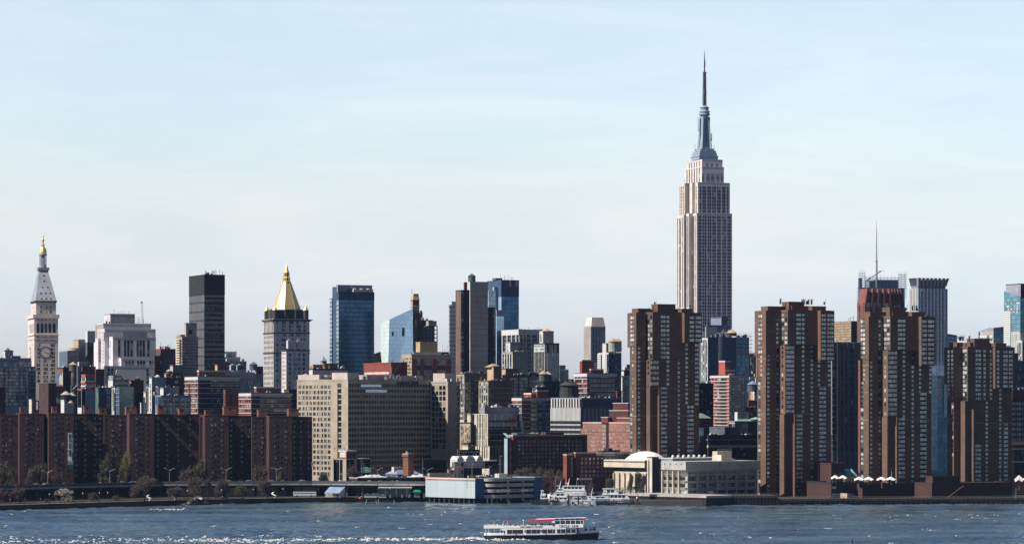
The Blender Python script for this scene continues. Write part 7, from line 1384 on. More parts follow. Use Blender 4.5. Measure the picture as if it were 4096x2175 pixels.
for a in(('red',T3(10),1945,0,1800,60,'reddish bare tree cut by the left edge in front of the highway',GPk),('red',T3(235),1928,0,1808,80,'reddish bare tree in the park before two dark highway cars',GPk),('grey',T3(1720),1898,0,1850,108,'largest grey bare tree rising in front of the elevated highway',GPk),('grey2',T3(1095),1966,0,1830,42,'small pinkish grey bare tree right of the white blossom tree',GPk),('blossom',T3(770),1949,0,1822,78,'white blossoming tree on the promenade',GPk),('red',T3(1370),1975,0,1842,42,'low brown shrub-like tree left of the largest bare tree',GPk),('red',T3(560),1988,0,1815,24,'thin reddish sapling left of the white blossom tree',GPk),('grey',Tq(310),1942,0,1868,74,'grey bare tree left of the highest park tree, above the rubble',GPk),('grey2',Tq(535),1899,0,1880,64,'highest grey park tree overlapping the highway, right of the rubble',GPk),('grey',Tq(690),1908,0,1885,36,'narrow grey bare tree overlapping the highway parapet',GPk),('grey2',Tq(880),1908,0,1895,54,'grey bare tree before an orange taxi',GPk),('green',Tq(1100),1933,0,1893,62,'round tawny tree with opening buds under the highway edge',GPk),('grey',Tq(1375),1912,0,1900,80,'grey bare tree before the rightmost brick housing',GPk),('green',T3(60),1838,0,1962,80,'olive budding tree behind the highway at the left edge',GB),('green',T3(500),1846,0,1966,56,'olive budding tree behind the leftmost highway lamp',GB),('grey',T3(400),1856,0,1964,58,'dim grey tree behind the highway left of the leftmost lamp',GB),('red',T3(690),1856,0,1966,56,'dim brown tree beneath the white banner',GB),('green',T3(1290),1800,0,1972,66,'tall yellow green budding tree between two housing blocks, left one',GB),('green',T3(1470),1800,0,1972,66,'tall yellow green budding tree between two housing blocks, right one',GB),('green',Tq(590),1824,0,1972,60,'leaning olive tree at the foot of the red strip',GB),('grey',Tq(450),1862,0,1970,66,'dark tree left of the leaning olive tree',GB),('grey2',Tq(1310),1852,0,1970,64,'purplish grey tree between the two right housing blocks',GB),('green',Tq(1530),1880,0,1965,30,'small pale tree at the fifth highway lamp',GB),('grey',1414,1858,0,1973,60,'dark bare tree before the low beige clinic',GB),('grey2',1290,1882,0,1970,50,'bare tree with white awnings before the hospital front',GB),('red',1935,1868,0,1935,30,'small bare tree in front of the white roof tanks',None),('grey2',1800,1855,0,1960,30,'bare tree left of the grey stair block',None)):tree(*a)
GM='bare trees between garage and college'
for k,(sx,yt,Y,w)in enumerate(((2075,1868,1968,54),(2105,1860,1972,58),(2135,1866,1966,56),(2165,1862,1970,58),(2192,1872,1964,52),(2215,1866,1970,56),(2238,1874,1960,50),(2180,1890,1945,50),(2210,1896,1940,46),(2240,1900,1938,44),(2120,1888,1950,48))):
 tree(('grey','grey2','red')[k%3],sx,yt,0,Y,w,'grey brown bare tree in the thicket between the garage and the college stair tower',GM)
for k,(cx_,yt)in enumerate(((455,470),(560,430),(640,480))):tree(('grey','grey2','grey')[k],2400+.27174*cx_,1760+.27174*yt,0,1880,27,'thin bare tree before the beige school wing, %s'%('left one','middle and tallest one','right one')[k],'trees before the school',zb=5)
tree('grey',2364,1925,0,1925,30,'bare tree right of the salmon college annex');tree('grey2',2440,1905,0,1938,36,'bare tree between the college and the school wing')
# ---- grass, rubble, leaning poles
def grass():
 m=MB();rnd=random.Random(4)
 for(xa,xb)in((440,575),(790,905),(1070,1130),(250,300)):
  for k in range(900):
   sx=rnd.uniform(xa,xb);p=spt(sx);y=p[1]+rnd.uniform(9.5,22);x=p[0]*y/p[1];h=rnd.uniform(.15,.55);w=rnd.uniform(.1,.3)
   m.add([(x-w,y,GZ),(x+w,y+rnd.uniform(-.2,.2),GZ),(x+rnd.uniform(-.2,.2),y,GZ+h)],[(0,1,2)])
 tag(m.build('grass','grass_blade',fix=False),kind='stuff')
grass()
def rubble():
 m=MB();rnd=random.Random(8);p=spt(800)
 for k in range(170):
  u=rnd.gauss(0,1);sx=600+.3363*(560+110*u);w=rnd.uniform(.3,1.5);hm=max(0,4.6*math.exp(-(u*.9)**2)-.2);z=rnd.uniform(-.6,hm);y=spt(sx)[1]-rnd.uniform(2,7);x=px(sx,y)
  b=MB();b.box(-w,-w*.7,-w*.4,w,w*.7,w*.4);M_=Matrix.Rotation(rnd.random()*3,4,'Z')@Matrix.Rotation(rnd.uniform(-.6,.6),4,'X');b.v=[tuple(M_@Vector(v)*1.0+Vector((x+rnd.uniform(-.1,.1),y,z)))for v in b.v];m.add(b.v,b.f,rnd.choice((0,0,1)))
 o=m.build('rock_rubble',['stone_dark','concrete'],fix=False);tag(o,'heap of broken rock and timber in the water at the quay wall','rubble',kind='stuff')
rubble()
for k,(x0,y0,x1,y1)in enumerate(((1060,855,1022,935),(1203,882,1240,952),(1243,868,1254,955),(1491,880,1491,958))):
 Y=1880;o=empty('leaning_pole',(px(1200+.2523*x1,Y),Y,0),0,'pale pole leaning out of the river, '+('leftmost one tilted right','middle one tilted left','middle one nearly upright','rightmost upright one')[k],'pole','poles in the water')
 s_=.2523*Y/F;m=MB();m.tube((0,0,-2),((x0-x1)*s_,0,(y1-y0)*s_),.22,.16,6);m.build('shaft','concrete',o)
 # ---- promenade railing
rl=empty('promenade_railing',(0,0,0),0,'thin dark railing along the promenade above the quay wall','railing');m=MB();q=MB()
for sx in range(-300,1640,20):
 a,b_=spt(sx,GZ+.15),spt(sx+20,GZ+.15)
 for z in(.5,1.1):m.tube((a[0],a[1]+.5,a[2]+z),(b_[0],b_[1]+.5,b_[2]+z),.05,n=4,cap=False)
 q.tube((a[0],a[1]+.5,a[2]),(a[0],a[1]+.5,a[2]+1.15),.06,n=4)
m.build('rail','dark_metal',rl,fix=False);q.build('baluster','dark_metal',rl,fix=False)['kind']='stuff'
# ---- pavilion, filling station, sheds
def c7p(x,Y):return px(1200+.2523*x,Y)
def c7z(y,Y):return pz(1780+.2523*y,Y)
Y=1922;o=empty('pavilion',(c7p(390,Y),Y,GZ),R(0),'white riverside pavilion with a blue grey pitched roof','pavilion');W=c7p(710,Y)-c7p(390,Y);zt,ze=c7z(660,Y)-GZ,c7z(748,Y)-GZ
m=MB();m.add([(0,-1,ze),(W*.74,-1,ze),(W,5,zt),(W*.22,5,zt),(0,11,ze),(W,11,ze)],[(0,1,2,3),(3,2,5,4)]);m.build('roof','steel_blue',o);m=MB();m.add([(W*.74,-.6,0),(W*.98,5,0),(W*.98,5,zt-.3),(W*.74,-.6,ze-.1)],[(0,1,2,3)]);m.box(W*.05,4,0,W*.9,5,ze);m.build('wall','white_paint',o)
for k in range(5):MB().box(W*.03+k*W*.17,-.5,0,W*.03+k*W*.17+.4,-.1,ze).build('post','white_paint',o,fix=False)
MB().box(0,-1.1,ze-.45,W*.74,-1,ze).build('fascia','white_paint',o,fix=False)
Y=1926;o=empty('filling_station',(c7p(1243,Y),Y,GZ),R(3),'filling station canopy with green and white edges by the promenade','filling station');W=c7p(1775,Y)-c7p(1243,Y);zt,zb=c7z(662,Y)-GZ,c7z(693,Y)-GZ
m=MB();m.box(0,0,zb,W,8,zt);m.build('canopy','white_paint',o,fix=False);m=MB();m.box(-.1,-.15,zb+.35,W+.1,-.02,zt-.5);m.build('green_band','canopy_green',o,fix=False)
for x in(.2,.52,.83):MB().box(W*x,3,0,W*x+.7,3.7,zb).build('column','white_paint',o,fix=False)
for x in(.12,.33,.5,.68,.9):m=MB();m.box(W*x,1.5,0,W*x+.9,2.2,1.7);m.box(W*x+.1,1.4,1.0,W*x+.8,1.5,1.5);m.build('fuel_pump','white_gloss' if x!=.5 else 'canopy_green',o,fix=False)
m=MB();m.box(W*.02,10,0,W*.98,13,4);m.build('shop','black_wall',o,fix=False);m=MB();m.box(W*.33,-.3,zb+.1,W*.37,-.16,zt+.3);m.build('emblem','sign_white',o,fix=False)
for k,(x0,x1,y0)in enumerate(((1018,1112,758),(1112,1222,757),(1245,1372,775))):
 Y=1916;w=c7p(x1,Y)-c7p(x0,Y);o=empty('shed',(c7p(x0,Y),Y,GZ),0,'small grey gabled shed on the promenade, '+('left one','middle one','right flat one')[k],'shed','promenade sheds');h=c7z(y0,Y)-GZ
 m=MB();m.box(0,0,0,w*.94,4,h*.72);m.build('wall','concrete',o,fix=False);m=MB();m.side([(-.15,h*.72),(w*.97,h*.72),(w*.47,h)]if k<2 else[(-.15,h*.72),(w*.97,h*.72),(w*.97,h*.85),(-.15,h*.85)],-.3,4.2);m.build('roof','steel',o)
Y=1925;o=empty('kiosk',(c7p(1855,Y),Y,GZ),0,'little kiosk with a bright green hipped awning','kiosk');m=MB();m.frustum((-2.8,-1.5,2.8,2.5),3.2,(-1.6,0,1.6,1),4.6,bottom=True);m.build('awning','canopy_green',o,fix=False);m=MB();m.box(-1.8,-.6,0,1.8,1.8,3.2);m.build('booth','steel',o,fix=False)
Y=1940;b=Bld(c7,'low_brick_garage','low orange brick building seen under the highway deck','building',1955,905,a=8);t=b.tier(900,905,1340,668,'salmon_brick',par=.2,d=8);b.win(t,'E',[1000,1060,1150,1260],(700,700,1),3,2.4,'win_dark');b.done()
o=empty('bus',(Tq(0)*0+px(Tq(1840),1935),1935,GZ),0,'long white roofed bus under the highway left of the pavilion','bus');m=MB();m.box(-7,0,.5,7,2.5,2.0);m.box(-7,0,2.5,7,2.5,3.1);m.box(-7,0,2.0,-6.6,2.5,2.5);m.box(6.6,0,2.0,7,2.5,2.5);m.build('body','car_white',o,fix=False);MB().box(-6.6,.05,2.0,6.6,2.45,2.5).build('window','glass_dark',o,fix=False)
for x in(-4.5,4.2):m=MB();m.tube((x,-.05,.5),(x,.3,.5),.5,n=12);m.build('wheel','rubber',o)
for k,(sx,lb)in enumerate(((696,'white twisted sculpture near the rubble'),(1096,'white twisted sculpture near the pavilion'),(596,'small white angled sculpture beside the largest bare tree'))):
 p=spt(sx);y=p[1]+14;o=empty('sculpture',(px(sx,y),y,GZ),0,lb,'sculpture','white park sculptures');m=MB()
 for q in range(7):t=q*.9;m.tube((1.3*math.sin(t),.5*math.cos(t*1.3),q*.45),(1.3*math.sin(t+.9),.5*math.cos(t*1.3+1.2),q*.45+.5),.42,.34,7)
 m.build('curl','white_gloss',o)
 # ---- riverside brick plaza
def c3(x):return 3000+.2559*x
def c3y(y):return 1700+.2559*y
c30=(3000,1700,.2559);c35=(3496,1700,.2559)
b=Bld(c30,'brick_podium','dark brick terrace podium at the foot of the river towers','terrace',1908,1270,a=24)
t1=b.tier(1262,1270,1760,905,'podium_brick',par=.8,pm='black_wall',d=30);t2=b.tier(1262,1270,1500,605,'podium_brick',Y=1935,d=20);t3=b.tier(1700,1712,3700,930,'podium_brick',Y=1912,d=30,par=.8);t4=b.tier(1702,1756,1830,978,'podium_brick',Y=1905,par=.1,d=5)
for x0,x1 in((1285,1350),(1360,1500),(1570,1645)):m=MB();m.box(t1.x0+b.ulen(x0,t1.P),t1.y0-.1,.2,t1.x0+b.ulen(x1,t1.P),t1.y0,b.z(1065));b.part('glazed_front',m,'glass_grey')
m=MB();m.box(t1.x0+b.ulen(1280,t1.P),t1.y0-.1,b.z(990),t1.x0+b.ulen(1345,t1.P),t1.y0,b.z(955));b.part('glazed_front',m,'glass_grey');m=MB();u0=b.ulen(2045,t3.P);m.box(t3.x0+u0,t3.y0-2,b.z(985,1912),t3.x0+u0+2.6,t3.y0,b.z(895,1912));b.part('brick_pier',m,'podium_brick')
for k in range(9):m=MB();m.box(t1.x0+1+k*2.1,t1.y0-.3,t1.z1,t1.x0+1.2+k*2.1,t1.y0-.1,t1.z1+1.8);b.part('rail_post',m,'lamp_metal')
m=MB();
for k in range(12):m.box(t4.x0-14+k*1.0,t4.y0-6+k*.3,0,t4.x0-13+k*1.0,t4.y0+2,3.2-k*.26)
b.part('sunlit_steps',m,'roof_tan');b.done()
b=Bld(c35,'brick_podium','low dark brick podium before the fourth riverside tower','terrace',1905,905,a=24);t1=b.tier(898,905,2160,908,'podium_brick',par=.4,d=20,pm='podium_brick');t2=b.tier(898,915,1352,800,'podium_brick',yb=908,Y=1915,d=8,par=.4,pm='podium_brick');m=MB();m.box(t2.x0+1,t2.y0-.1,b.z(895,1915),t2.x1-1,t2.y0,b.z(825,1915));b.part('opening_shade_panel',m,'black_wall');m=MB();u=b.ulen(1130,t1.P);m.side([(t1.x0+u,.2),(t1.x0+u+4,0.2),(t1.x0+u+12,7),(t1.x0+u+11.5,7.4)],t1.y0-1.5,t1.y0-.2);b.part('stair_ramp',m,'podium_brick');b.done()  # flat black panel stands in for the shade of an opening
def canopy(x0,x1,y0,y1,Y,label,c=c30,zb=None):
 X0,X1=px(c[0]+c[2]*x0,Y),px(c[0]+c[2]*x1,Y);zt,ze=pz(c[1]+c[2]*y0,Y),pz(c[1]+c[2]*y1,Y);zb=zb or 11;o=empty('canopy',((X0+X1)/2,Y,zb),0,label,'canopy','white tensioned terrace canopies');w=(X1-X0)/2;d=4
 m=MB()
 for s_ in(-1,1):
  cx_=s_*w*.5;n=8;vs=[(cx_,0,zt-zb)]
  for q in range(n):t=2*math.pi*q/n+math.pi/8;up=.35*(q%2);vs.append((cx_+w*.56*math.cos(t),d*math.sin(t),ze-zb+up*(zt-ze)))
  m.add(vs,[(0,1+q,1+(q+1)%n)for q in range(n)]);
 m.build('sail','cloth_white',o,fix=False)
 for s_ in(-1,1):m=MB();m.tube((s_*w*.5,0,0),(s_*w*.5,0,zt-zb-.3),.12,n=6);m.build('mast','lamp_metal',o)
canopy(1272,1510,775,838,1912,'white tent canopy left, among terrace shrubs at the second tower');canopy(1632,1930,800,862,1906,'white tent canopy middle, before the third tower left corner');canopy(1982,2272,800,862,1906,'white tent canopy right, beside the terrace flagpole');canopy(2205,2460,775,880,1900,'white tent canopy with scalloped edge at the right frame edge',c35,8)
o=empty('flagpole',(px(c3(2213),1908),1908,11),0,'white flagpole on the brick terrace','flagpole');m=MB();m.tube((0,0,0),(0,0,pz(c3y(715),1908)-11),.14,.06,6);m.build('shaft','white_gloss',o);MB().box(-.12,-.03,9,-.6,.03,10.2).build('furled_flag','cloth_red',o)
Y=1925;o=empty('greenhouse',(px(c3(1490),Y),Y,11),R(10),'gabled glass greenhouse on the brick terrace','greenhouse');w=px(c3(1725),Y)-px(c3(1490),Y);h=pz(c3y(680),Y)-11;m=MB();m.add([(0,0,h*.55),(w*.35,0,h*.55),(w*.55,5,h),(w*.1,5,h),(w*.35,0,h*.55),(w,0,h*.4),(w*.55,5,h)],[(0,1,2,3),(4,5,6)]);m.build('roof','glass_teal_dark',o);m=MB()
for k in range(7):m.tube((w*(.38+.09*k),-.1,h*.42),(w*(.55-.0*k),4.6,h),.1,n=4)
m.build('glazing_bar','pale_blue',o);MB().box(0.2,1,0,w*.9,5,h*.45).build('wall','brown_brick',o,fix=False)
for k,(x,y)in enumerate(((1330,745),(1395,735),(1560,770),(1640,780))):tree('red' if k<3 else 'green',c3(x),c3y(y),0,1916,24,'bare shrub on the brick terrace, %s from the left'%ORD[k],'terrace shrubs',zb=10)
o=empty('direction_sign',(px(3496+.2559*2218,1890),1890,GZ),0,'small green street sign on a post at the right edge','road sign');m=MB();m.tube((0,0,0),(0,0,6),.15,n=6);m.build('post','lamp_metal',o);m=MB();m.box(-.5,-.15,4.4,.7,-.02,6.6);m.build('panel','sign_green',o,fix=False)
# quay of the towers and the school pier
def pier(sx0,sx1,y_top,zt,label,n,mat,pm,depth=14,name='pier',zp=None):
 p0,p1=spt(sx0),spt(sx1);o=empty(name,(p0[0],p0[1],0),math.atan2(p1[1]-p0[1],p1[0]-p0[0]),label,'pier');L_=math.hypot(p1[0]-p0[0],p1[1]-p0[1])
 m=MB();m.box(0,-1.5,zt-1.3,L_,depth,zt);m.build('deck',mat,o,fix=False)
 for k in range(n):x=.3+(L_-.8)*k/(n-1);m=MB();m.box(x,-1.9,-3,x+.38,-1.45,zp or zt-1.2);m.build('fender_pile',pm,o,fix=False)
 m=MB();m.box(0,-1.75,1.2,L_,-1.6,1.6);m.build('waling',pm,o,fix=False);m=MB();m.box(0.2,-1.0,-3,L_-.2,depth-1,zt-1.31);m.build('bulkhead','black_wall',o,fix=False)
 q=MB()
 for k in range(int(L_/2.5)):q.tube((k*2.5,-1.3,zt),(k*2.5,-1.3,zt+1.1),.06,n=4)
 q.tube((0,-1.3,zt+1.1),(L_,-1.3,zt+1.1),.06,n=4);q.build('railing','lamp_metal',o,fix=False);return o
pier(2495,2832,1984,6.0,'concrete school pier standing on close timber piles',34,'concrete','pier_wood',22);pier(2838,3110,1986,5.6,'shaded concrete quay right of the school pier',20,'stone_dark','black_wall',22);pier(3114,4300,1990,3.6,'dark timber quay in front of the brick river towers',60,'stone_dark','black_wall',10)
# ---- helicopter, gull, marker
Y=2500;o=empty('helicopter',(px(3842,Y),Y,pz(1350,Y)),R(10),'small dark helicopter flying above the rightmost river tower','helicopter');m=MB();m.lathe([(.1,-1.6),(.8,-1.0),(.95,0),(.7,1.2),(.25,2.4),(.15,5)],n=10);m.v=[(-z,y,x)for x,y,z in m.v];m.build('fuselage','car_dark',o);MB().box(-5.2,-.05,-.1,-4.6,.05,1.2).build('tail_fin','car_dark',o,fix=False);MB().box(-4.8,-.15,1.15,4.8,.15,1.22).build('rotor','dark_metal',o,fix=False);m=MB();m.tube((0,0,.8),(0,0,1.2),.12,n=5);m.build('rotor_shaft','dark_metal',o)
for s_ in(-1,1):m=MB();m.tube((-1.4,s_*.9,-1.4),(1.4,s_*.9,-1.4),.07,n=5);m.tube((.6,s_*.6,-.7),(.6,s_*.9,-1.4),.06,n=4);m.build('skid','dark_metal',o)
o=empty('gull',(px(2953,1640),1640,.9),0,'white gull low over the river right of the ferry','bird');m=MB();m.lathe([(.03,-.35),(.13,-.1),(.1,.2),(.02,.4)],n=8);m.v=[(z,y,x)for x,y,z in m.v];m.add([(-.1,0,.05),(.15,0,.05),(0,.75,.35),(-.15,.7,.33)],[(0,1,2,3)]);m.add([(-.1,0,.05),(.15,0,.05),(0,-.75,.35),(-.15,-.7,.33)],[(0,1,2,3)]);m.build('body','white_gloss',o,fix=False)
o=empty('marker_post',(px(3409,1340),1340,-1),0,'dark post head breaking the water at the bottom right','post');m=MB();m.tube((0,0,0),(0,0,3.0),.22,.16,8);m.box(-.5,-.1,2.0,.5,.1,2.25);m.build('shaft','dark_metal',o)
# ================================================================== PEOPLE
def person_mesh(pose,cloth,seed):
 """one skinned body: pelvis root, spine, head, two arms, two legs; faces coloured by height into trousers, top, skin"""
 rnd=random.Random(seed);V=[];E=[];Rr=[]
 def v(x,y,z,r):V.append((x,y,z));Rr.append(r);return len(V)-1
 sit=pose=='sit';hz=.5 if sit else.95
 p=v(0,0,hz,.15);s1=v(0,0,hz+.25,.15);s2=v(0,0,hz+.48,.16);n=v(0,.01,hz+.6,.06);h=v(.02,.0,hz+.72,.1);h2=v(.02,0,hz+.82,.085)
 E+=[(p,s1),(s1,s2),(s2,n),(n,h),(h,h2)]
 for s_ in(-1,1):
  if sit:k=v(.42,s_*.11,hz,.075);f=v(.44,s_*.11,.08,.045);t=v(.58,s_*.11,.05,.04)
  else:k=v(.03,s_*.10,.5,.07);f=v(0,s_*.11,.07,.045);t=v(.14,s_*.12,.04,.04)
  hip=v(0,s_*.1,hz-.04,.09);E+=[(p,hip),(hip,k),(k,f),(f,t)]
  a=v(0,s_*.2,hz+.47,.06);e=v(.05+.1*rnd.random(),s_*.27,hz+.2,.045);w=v(.24 if sit else.1,s_*.22,hz+.02+.1*rnd.random(),.035);g=v(.31 if sit else.13,s_*.21,hz-.02,.03);E+=[(s2,a),(a,e),(e,w),(w,g)]
 me=bpy.data.meshes.new('person_base');me.from_pydata(V,E,[]);bm=bmesh.new();bm.from_mesh(me);ly=bm.verts.layers.skin.verify();bm.verts.ensure_lookup_table()
 for i,r in enumerate(Rr):bm.verts[i][ly].radius=(r,r);bm.verts[i][ly].use_root=(i==0)
 bm.to_mesh(me);bm.free();o=bpy.data.objects.new('tmp',me);COL.objects.link(o);o.modifiers.new('s','SKIN');q=o.modifiers.new('d','SUBSURF');q.levels=1;q.render_levels=1
 bpy.context.view_layer.update();out=bpy.data.meshes.new_from_object(o.evaluated_get(bpy.context.evaluated_depsgraph_get()));bpy.data.objects.remove(o);out.name='person'
 out.materials.clear()
 for c in(cloth,'cloth_dark','skin'):out.materials.append(MATS[c])
 for f in out.polygons:
  z=f.center.z;y=abs(f.center.y);f.material_index=2 if z>hz+.58 or(y>.18 and z<hz+.12 and z>hz-.15 and f.center.x>.08)else(1 if z<hz-.02 else 0);f.use_smooth=True
 hm=MB();hm.lathe([(.09,hz+.74),(.115,hz+.82),(.09,hz+.9),(.02,hz+.93)],(0,0),8)
 return out,hm.mesh('hair',['hair_dark'],True)
PM=[person_mesh(ps,c,i)for i,(ps,c)in enumerate((('sit','cloth_dark'),('sit','cloth_pale'),('sit','cloth_blue'),('sit','cloth_red'),('stand','cloth_dark'),('stand','cloth_pale'),('stand','cloth_blue')))]
def person(i,loc,rz,label,group,parent_m=None):
 b,h=PM[i];o=bpy.data.objects.new('person',b);COL.objects.link(o);o.location=loc;o.rotation_euler=(0,0,rz);tag(o,label,'person',group);q=bpy.data.objects.new('hair',h);COL.objects.link(q);q.parent=o;return o
 # ================================================================== FERRY
YB=1384.0;FX=px(1941.6,YB)
fe=empty('ferry',(FX,YB,0),R(-4),'white sightseeing ferry with black hull and red awnings steaming right','ferry');fe.rotation_euler=(0,R(-.95),R(-7))
def fx(c):return(c-195)/42.7
def half(x):
 if x<5:return 4.1+.9*math.sin(x/5*math.pi/2)
 if x<36:return 5.0
 t=(x-36)/14.2;return max(.12,5.0*(1-t**2.2))
def sheer(x):return 1.85+.25*max(0,(x-25)/25)**1.6*2.2
st_=[0,.6,1.5,3,5,9,14,20,26,32,36,39,42,44,46,47.5,48.7,49.6,50.1]
def hull(m,z0f,z1f,k0,k1,mat=0,split=None):
 vs=[];n=len(st_)
 for x in st_:
  b0,b1=half(x)*k0,half(x)*k1;xo=-.9*max(0,(x-40)/10)**2
  vs+=[(x+xo*(1 if k0<k1 else.15),-b0,z0f(x)),(x,-b1,z1f(x)),(x,b1,z1f(x)),(x+xo*(1 if k0<k1 else.15),b0,z0f(x))]
 for i in range(n-1):
  a=4*i;mm=(1 if split and st_[i]<split else mat);m.add([vs[a+j]for j in range(4)]+[vs[a+4+j]for j in range(4)],[(0,4,5,1),(1,5,6,2),(2,6,7,3)],mm)
 m.add(vs[:4],[(0,1,2,3)],1 if split else mat);m.add(vs[-4:],[(3,2,1,0)],mat);return m
hull(MB(),lambda x:-1.6,sheer,.82,1.0,0,6).build('hull',['black_hull','green_hull'],fe)
hull(MB(),lambda x:sheer(x)-.02,lambda x:sheer(x)+.14,1.02,1.02).build('rub_rail','boat_blue',fe)
m=MB();prof=[x for x in st_ if 43<=x];prof=[43.2]+prof
for s_ in(-1,1):
 for a,b in zip(prof,prof[1:]):za,zb=sheer(a)+.14,sheer(b)+.14;m.add([(a,s_*half(a),za),(b,s_*half(b),zb),(b,s_*half(b),zb+1.25),(a,s_*half(a),za+1.1)],[(0,1,2,3)])
m.build('bow_bulwark','white_gloss',fe,fix=False)
m=MB();ps=[x for x in st_ if x<=9]
for s_ in(-1,1):
 for a,b in zip(ps,ps[1:]):m.add([(a,s_*half(a),sheer(a)+.14),(b,s_*half(b),sheer(b)+.14),(b,s_*half(b),3.1),(a,s_*half(a),3.1)],[(0,1,2,3)])
m.add([(0,-4.1,1.9),(0,4.1,1.9),(0,4.1,3.1),(0,-4.1,3.1)],[(0,1,2,3)]);m.build('stern_bulwark','white_gloss',fe,fix=False)
XS,XE=7.6,43.6
m=MB();m.box(XS,-4.88,1.95,36,4.88,5.0);m.side([(36,2.0),(XE,2.3),(XE,5.4),(36,5.2)],-3.9,3.9);m.v=[(x,y*(1 if x<42 else.8),z)for x,y,z in m.v];m.box(36,-4.6,2.05,40.5,4.6,5.2);m.build('main_cabin','white_gloss',fe)
m=MB();m.box(0.2,-4.7,4.9,7.6,4.7,5.15);m.box(7.6,-4.95,5.0,XE+.3,4.95,5.2);m.build('upper_deck','concrete',fe,fix=False)
m=MB();m.box(XS,-4.97,4.98,31,-4.87,6.05);m.box(XS,4.87,4.98,31,4.97,6.05);m.box(31,-4.97,4.98,XE,-4.87,6.5);m.box(31,4.87,4.98,XE,4.97,6.5);m.box(0.1,-4.75,5.0,7.6,-4.65,6.45);m.box(0.1,4.65,5.0,7.6,4.75,6.45);m.box(0,-4.7,5.0,.12,4.7,6.45);m.box(XE-.1,-4.6,5.0,XE+.1,4.6,6.6);m.build('upper_bulwark','white_gloss',fe,fix=False)
for x in(.8,2.0,4.6,7.2):MB().tube((x,-4.5,2.0),(x,-4.5,4.9),.1,n=6).build('stanchion','white_gloss',fe)
def w_(x0,x1,z0,z1,y=-4.9,nm='window',mt='glass_dark'):
 X0,X1=fx(x0),fx(x1);yy=y if X1<36.2 else(-4.62 if X1<40.6 else-3.95);m=MB();m.box(X0,yy-.06,z0,X1,yy,z1);q=m.build(nm,mt,fe,fix=False)
 if nm=='window':f=MB();f.box(X0-.08,yy-.08,z1,X1+.08,yy,z1+.1);f.box(X0-.08,yy-.08,z0-.1,X1+.08,yy,z0);f.build('frame','cloth_white',q,fix=False)
for g in(((632,722),(732,828),(833,928)),((990,1080),(1090,1182),(1190,1247)),((1288,1378),(1390,1480),(1490,1528)),((1565,1628),(1638,1722),(1732,1818),(1830,1912),(1922,1962))):
 for a,b in g:w_(a,b,2.62,4.35)
for a in(958,1258):w_(a,a+20,3.1,4.2,nm='door_light')
w_(560,592,2.6,4.0,nm='door_light');w_(510,545,2.4,4.2,nm='doorway',mt='black_hull')
# upper cabin
m=MB();m.box(31.2,-4.7,5.2,43.4,4.7,6.55);m.build('upper_cabin','white_gloss',fe,fix=False)
for a,b in((1537,1622),(1632,1718),(1728,1815),(1825,1908),(1918,2000),(2010,2055)):
 m=MB();m.box(fx(a),-4.75,6.5,fx(b),-4.7,8.0);m.build('upper_window','glass_dark',fe,fix=False)
for a in(1530,1627,1723,1820,1913,2005,2058):MB().box(fx(a)-.1,-4.85,6.4,fx(a)+.1,-4.65,8.3).build('window_post','white_gloss',fe,fix=False)
m=MB();m.side([(31.2,8.0),(43.6,8.0),(43.6,8.15),(31.2,8.15)],-4.9,4.9);m.side([(22.5,8.55),(44.2,8.95),(44.2,9.1),(22.5,8.7)],-2.6,4.9);m.build('roof','white_gloss',fe)
for a,b in((1535,1605),(1625,1700),(1715,1795),(1808,1890),(1905,1980),(1990,2040)):X0,X1=fx(a),fx(b);m=MB();m.add([(X0,-4.9,8.16),(X1,-4.9,8.16),(X1-.3,-2.62,8.9+.01*(X0-30)),(X0-.3,-2.62,8.85+.01*(X0-30))],[(0,1,2,3)]);m.build('roof_light','glass_dark',fe,fix=False)
m=MB();m.side([(18.9,7.75),(20,8.3),(31.1,8.55),(31.1,7.9),(27,7.8)],-4.95,-4.85);m.add([(18.9,-4.9,7.75),(20,-4.9,8.3),(20,4.5,8.5),(18.9,4.5,7.9)],[(0,1,2,3)]);m.add([(20,-4.9,8.3),(31.1,-4.9,8.5),(31.1,-2.6,8.75),(20,-2.6,8.55)],[(0,1,2,3)]);m.build('awning','red_awning',fe,fix=False)
m=MB();m.side([(43.0,8.15),(44.9,8.55),(44.2,9.05),(43.2,9.0)],-4.9,-2.5);m.build('awning_tip','red_awning',fe)
m=MB();m.box(4.8,-4.2,8.0,12.5,3,8.12);m.build('stern_canopy','netting_teal',fe,fix=False);m=MB();m.box(9.0,-4.3,7.92,12.5,-4.2,8.16);m.build('canopy_edge','red_awning',fe,fix=False)
for x in(4.5,8.6,10.4,21.6,24.5,27.5):MB().tube((x,-4.2,5.2),(x,-4.2,8.05),.1,n=6).build('canopy_post','white_gloss',fe)
m=MB();m.box(5.6,-2,5.2,7.1,2,7.3);m.build('locker','white_gloss',fe,fix=False);m=MB();m.tube((17.3,-3,5.2),(17.3,-3,8.1),.12,n=6);m.lathe([(.4,8.1),(.4,8.5),(.1,8.6)],(17.3,-3),8);m.build('mast','white_gloss',fe);m=MB();m.tube((49.6,0,3.5),(49.6,0,9.1),.08,.04,6);m.build('jackstaff','lamp_metal',fe)
m=MB()
for q in range(16):t0,t1=2*math.pi*q/16,2*math.pi*(q+1)/16;m.tube((fx(1500)+.55*math.cos(t0),-5.05,6.5+.62*math.sin(t0)),(fx(1500)+.55*math.cos(t1),-5.05,6.5+.62*math.sin(t1)),.12,n=5)
m.build('emblem_ring','text_navy',fe);MB().box(fx(1475),-5.0,5.9,fx(1527),-4.9,7.9).build('emblem_panel','white_gloss',fe,fix=False);MB().box(fx(1490),-5.06,6.15,fx(1512),-5.01,6.75).build('emblem','boat_blue',fe,fix=False)
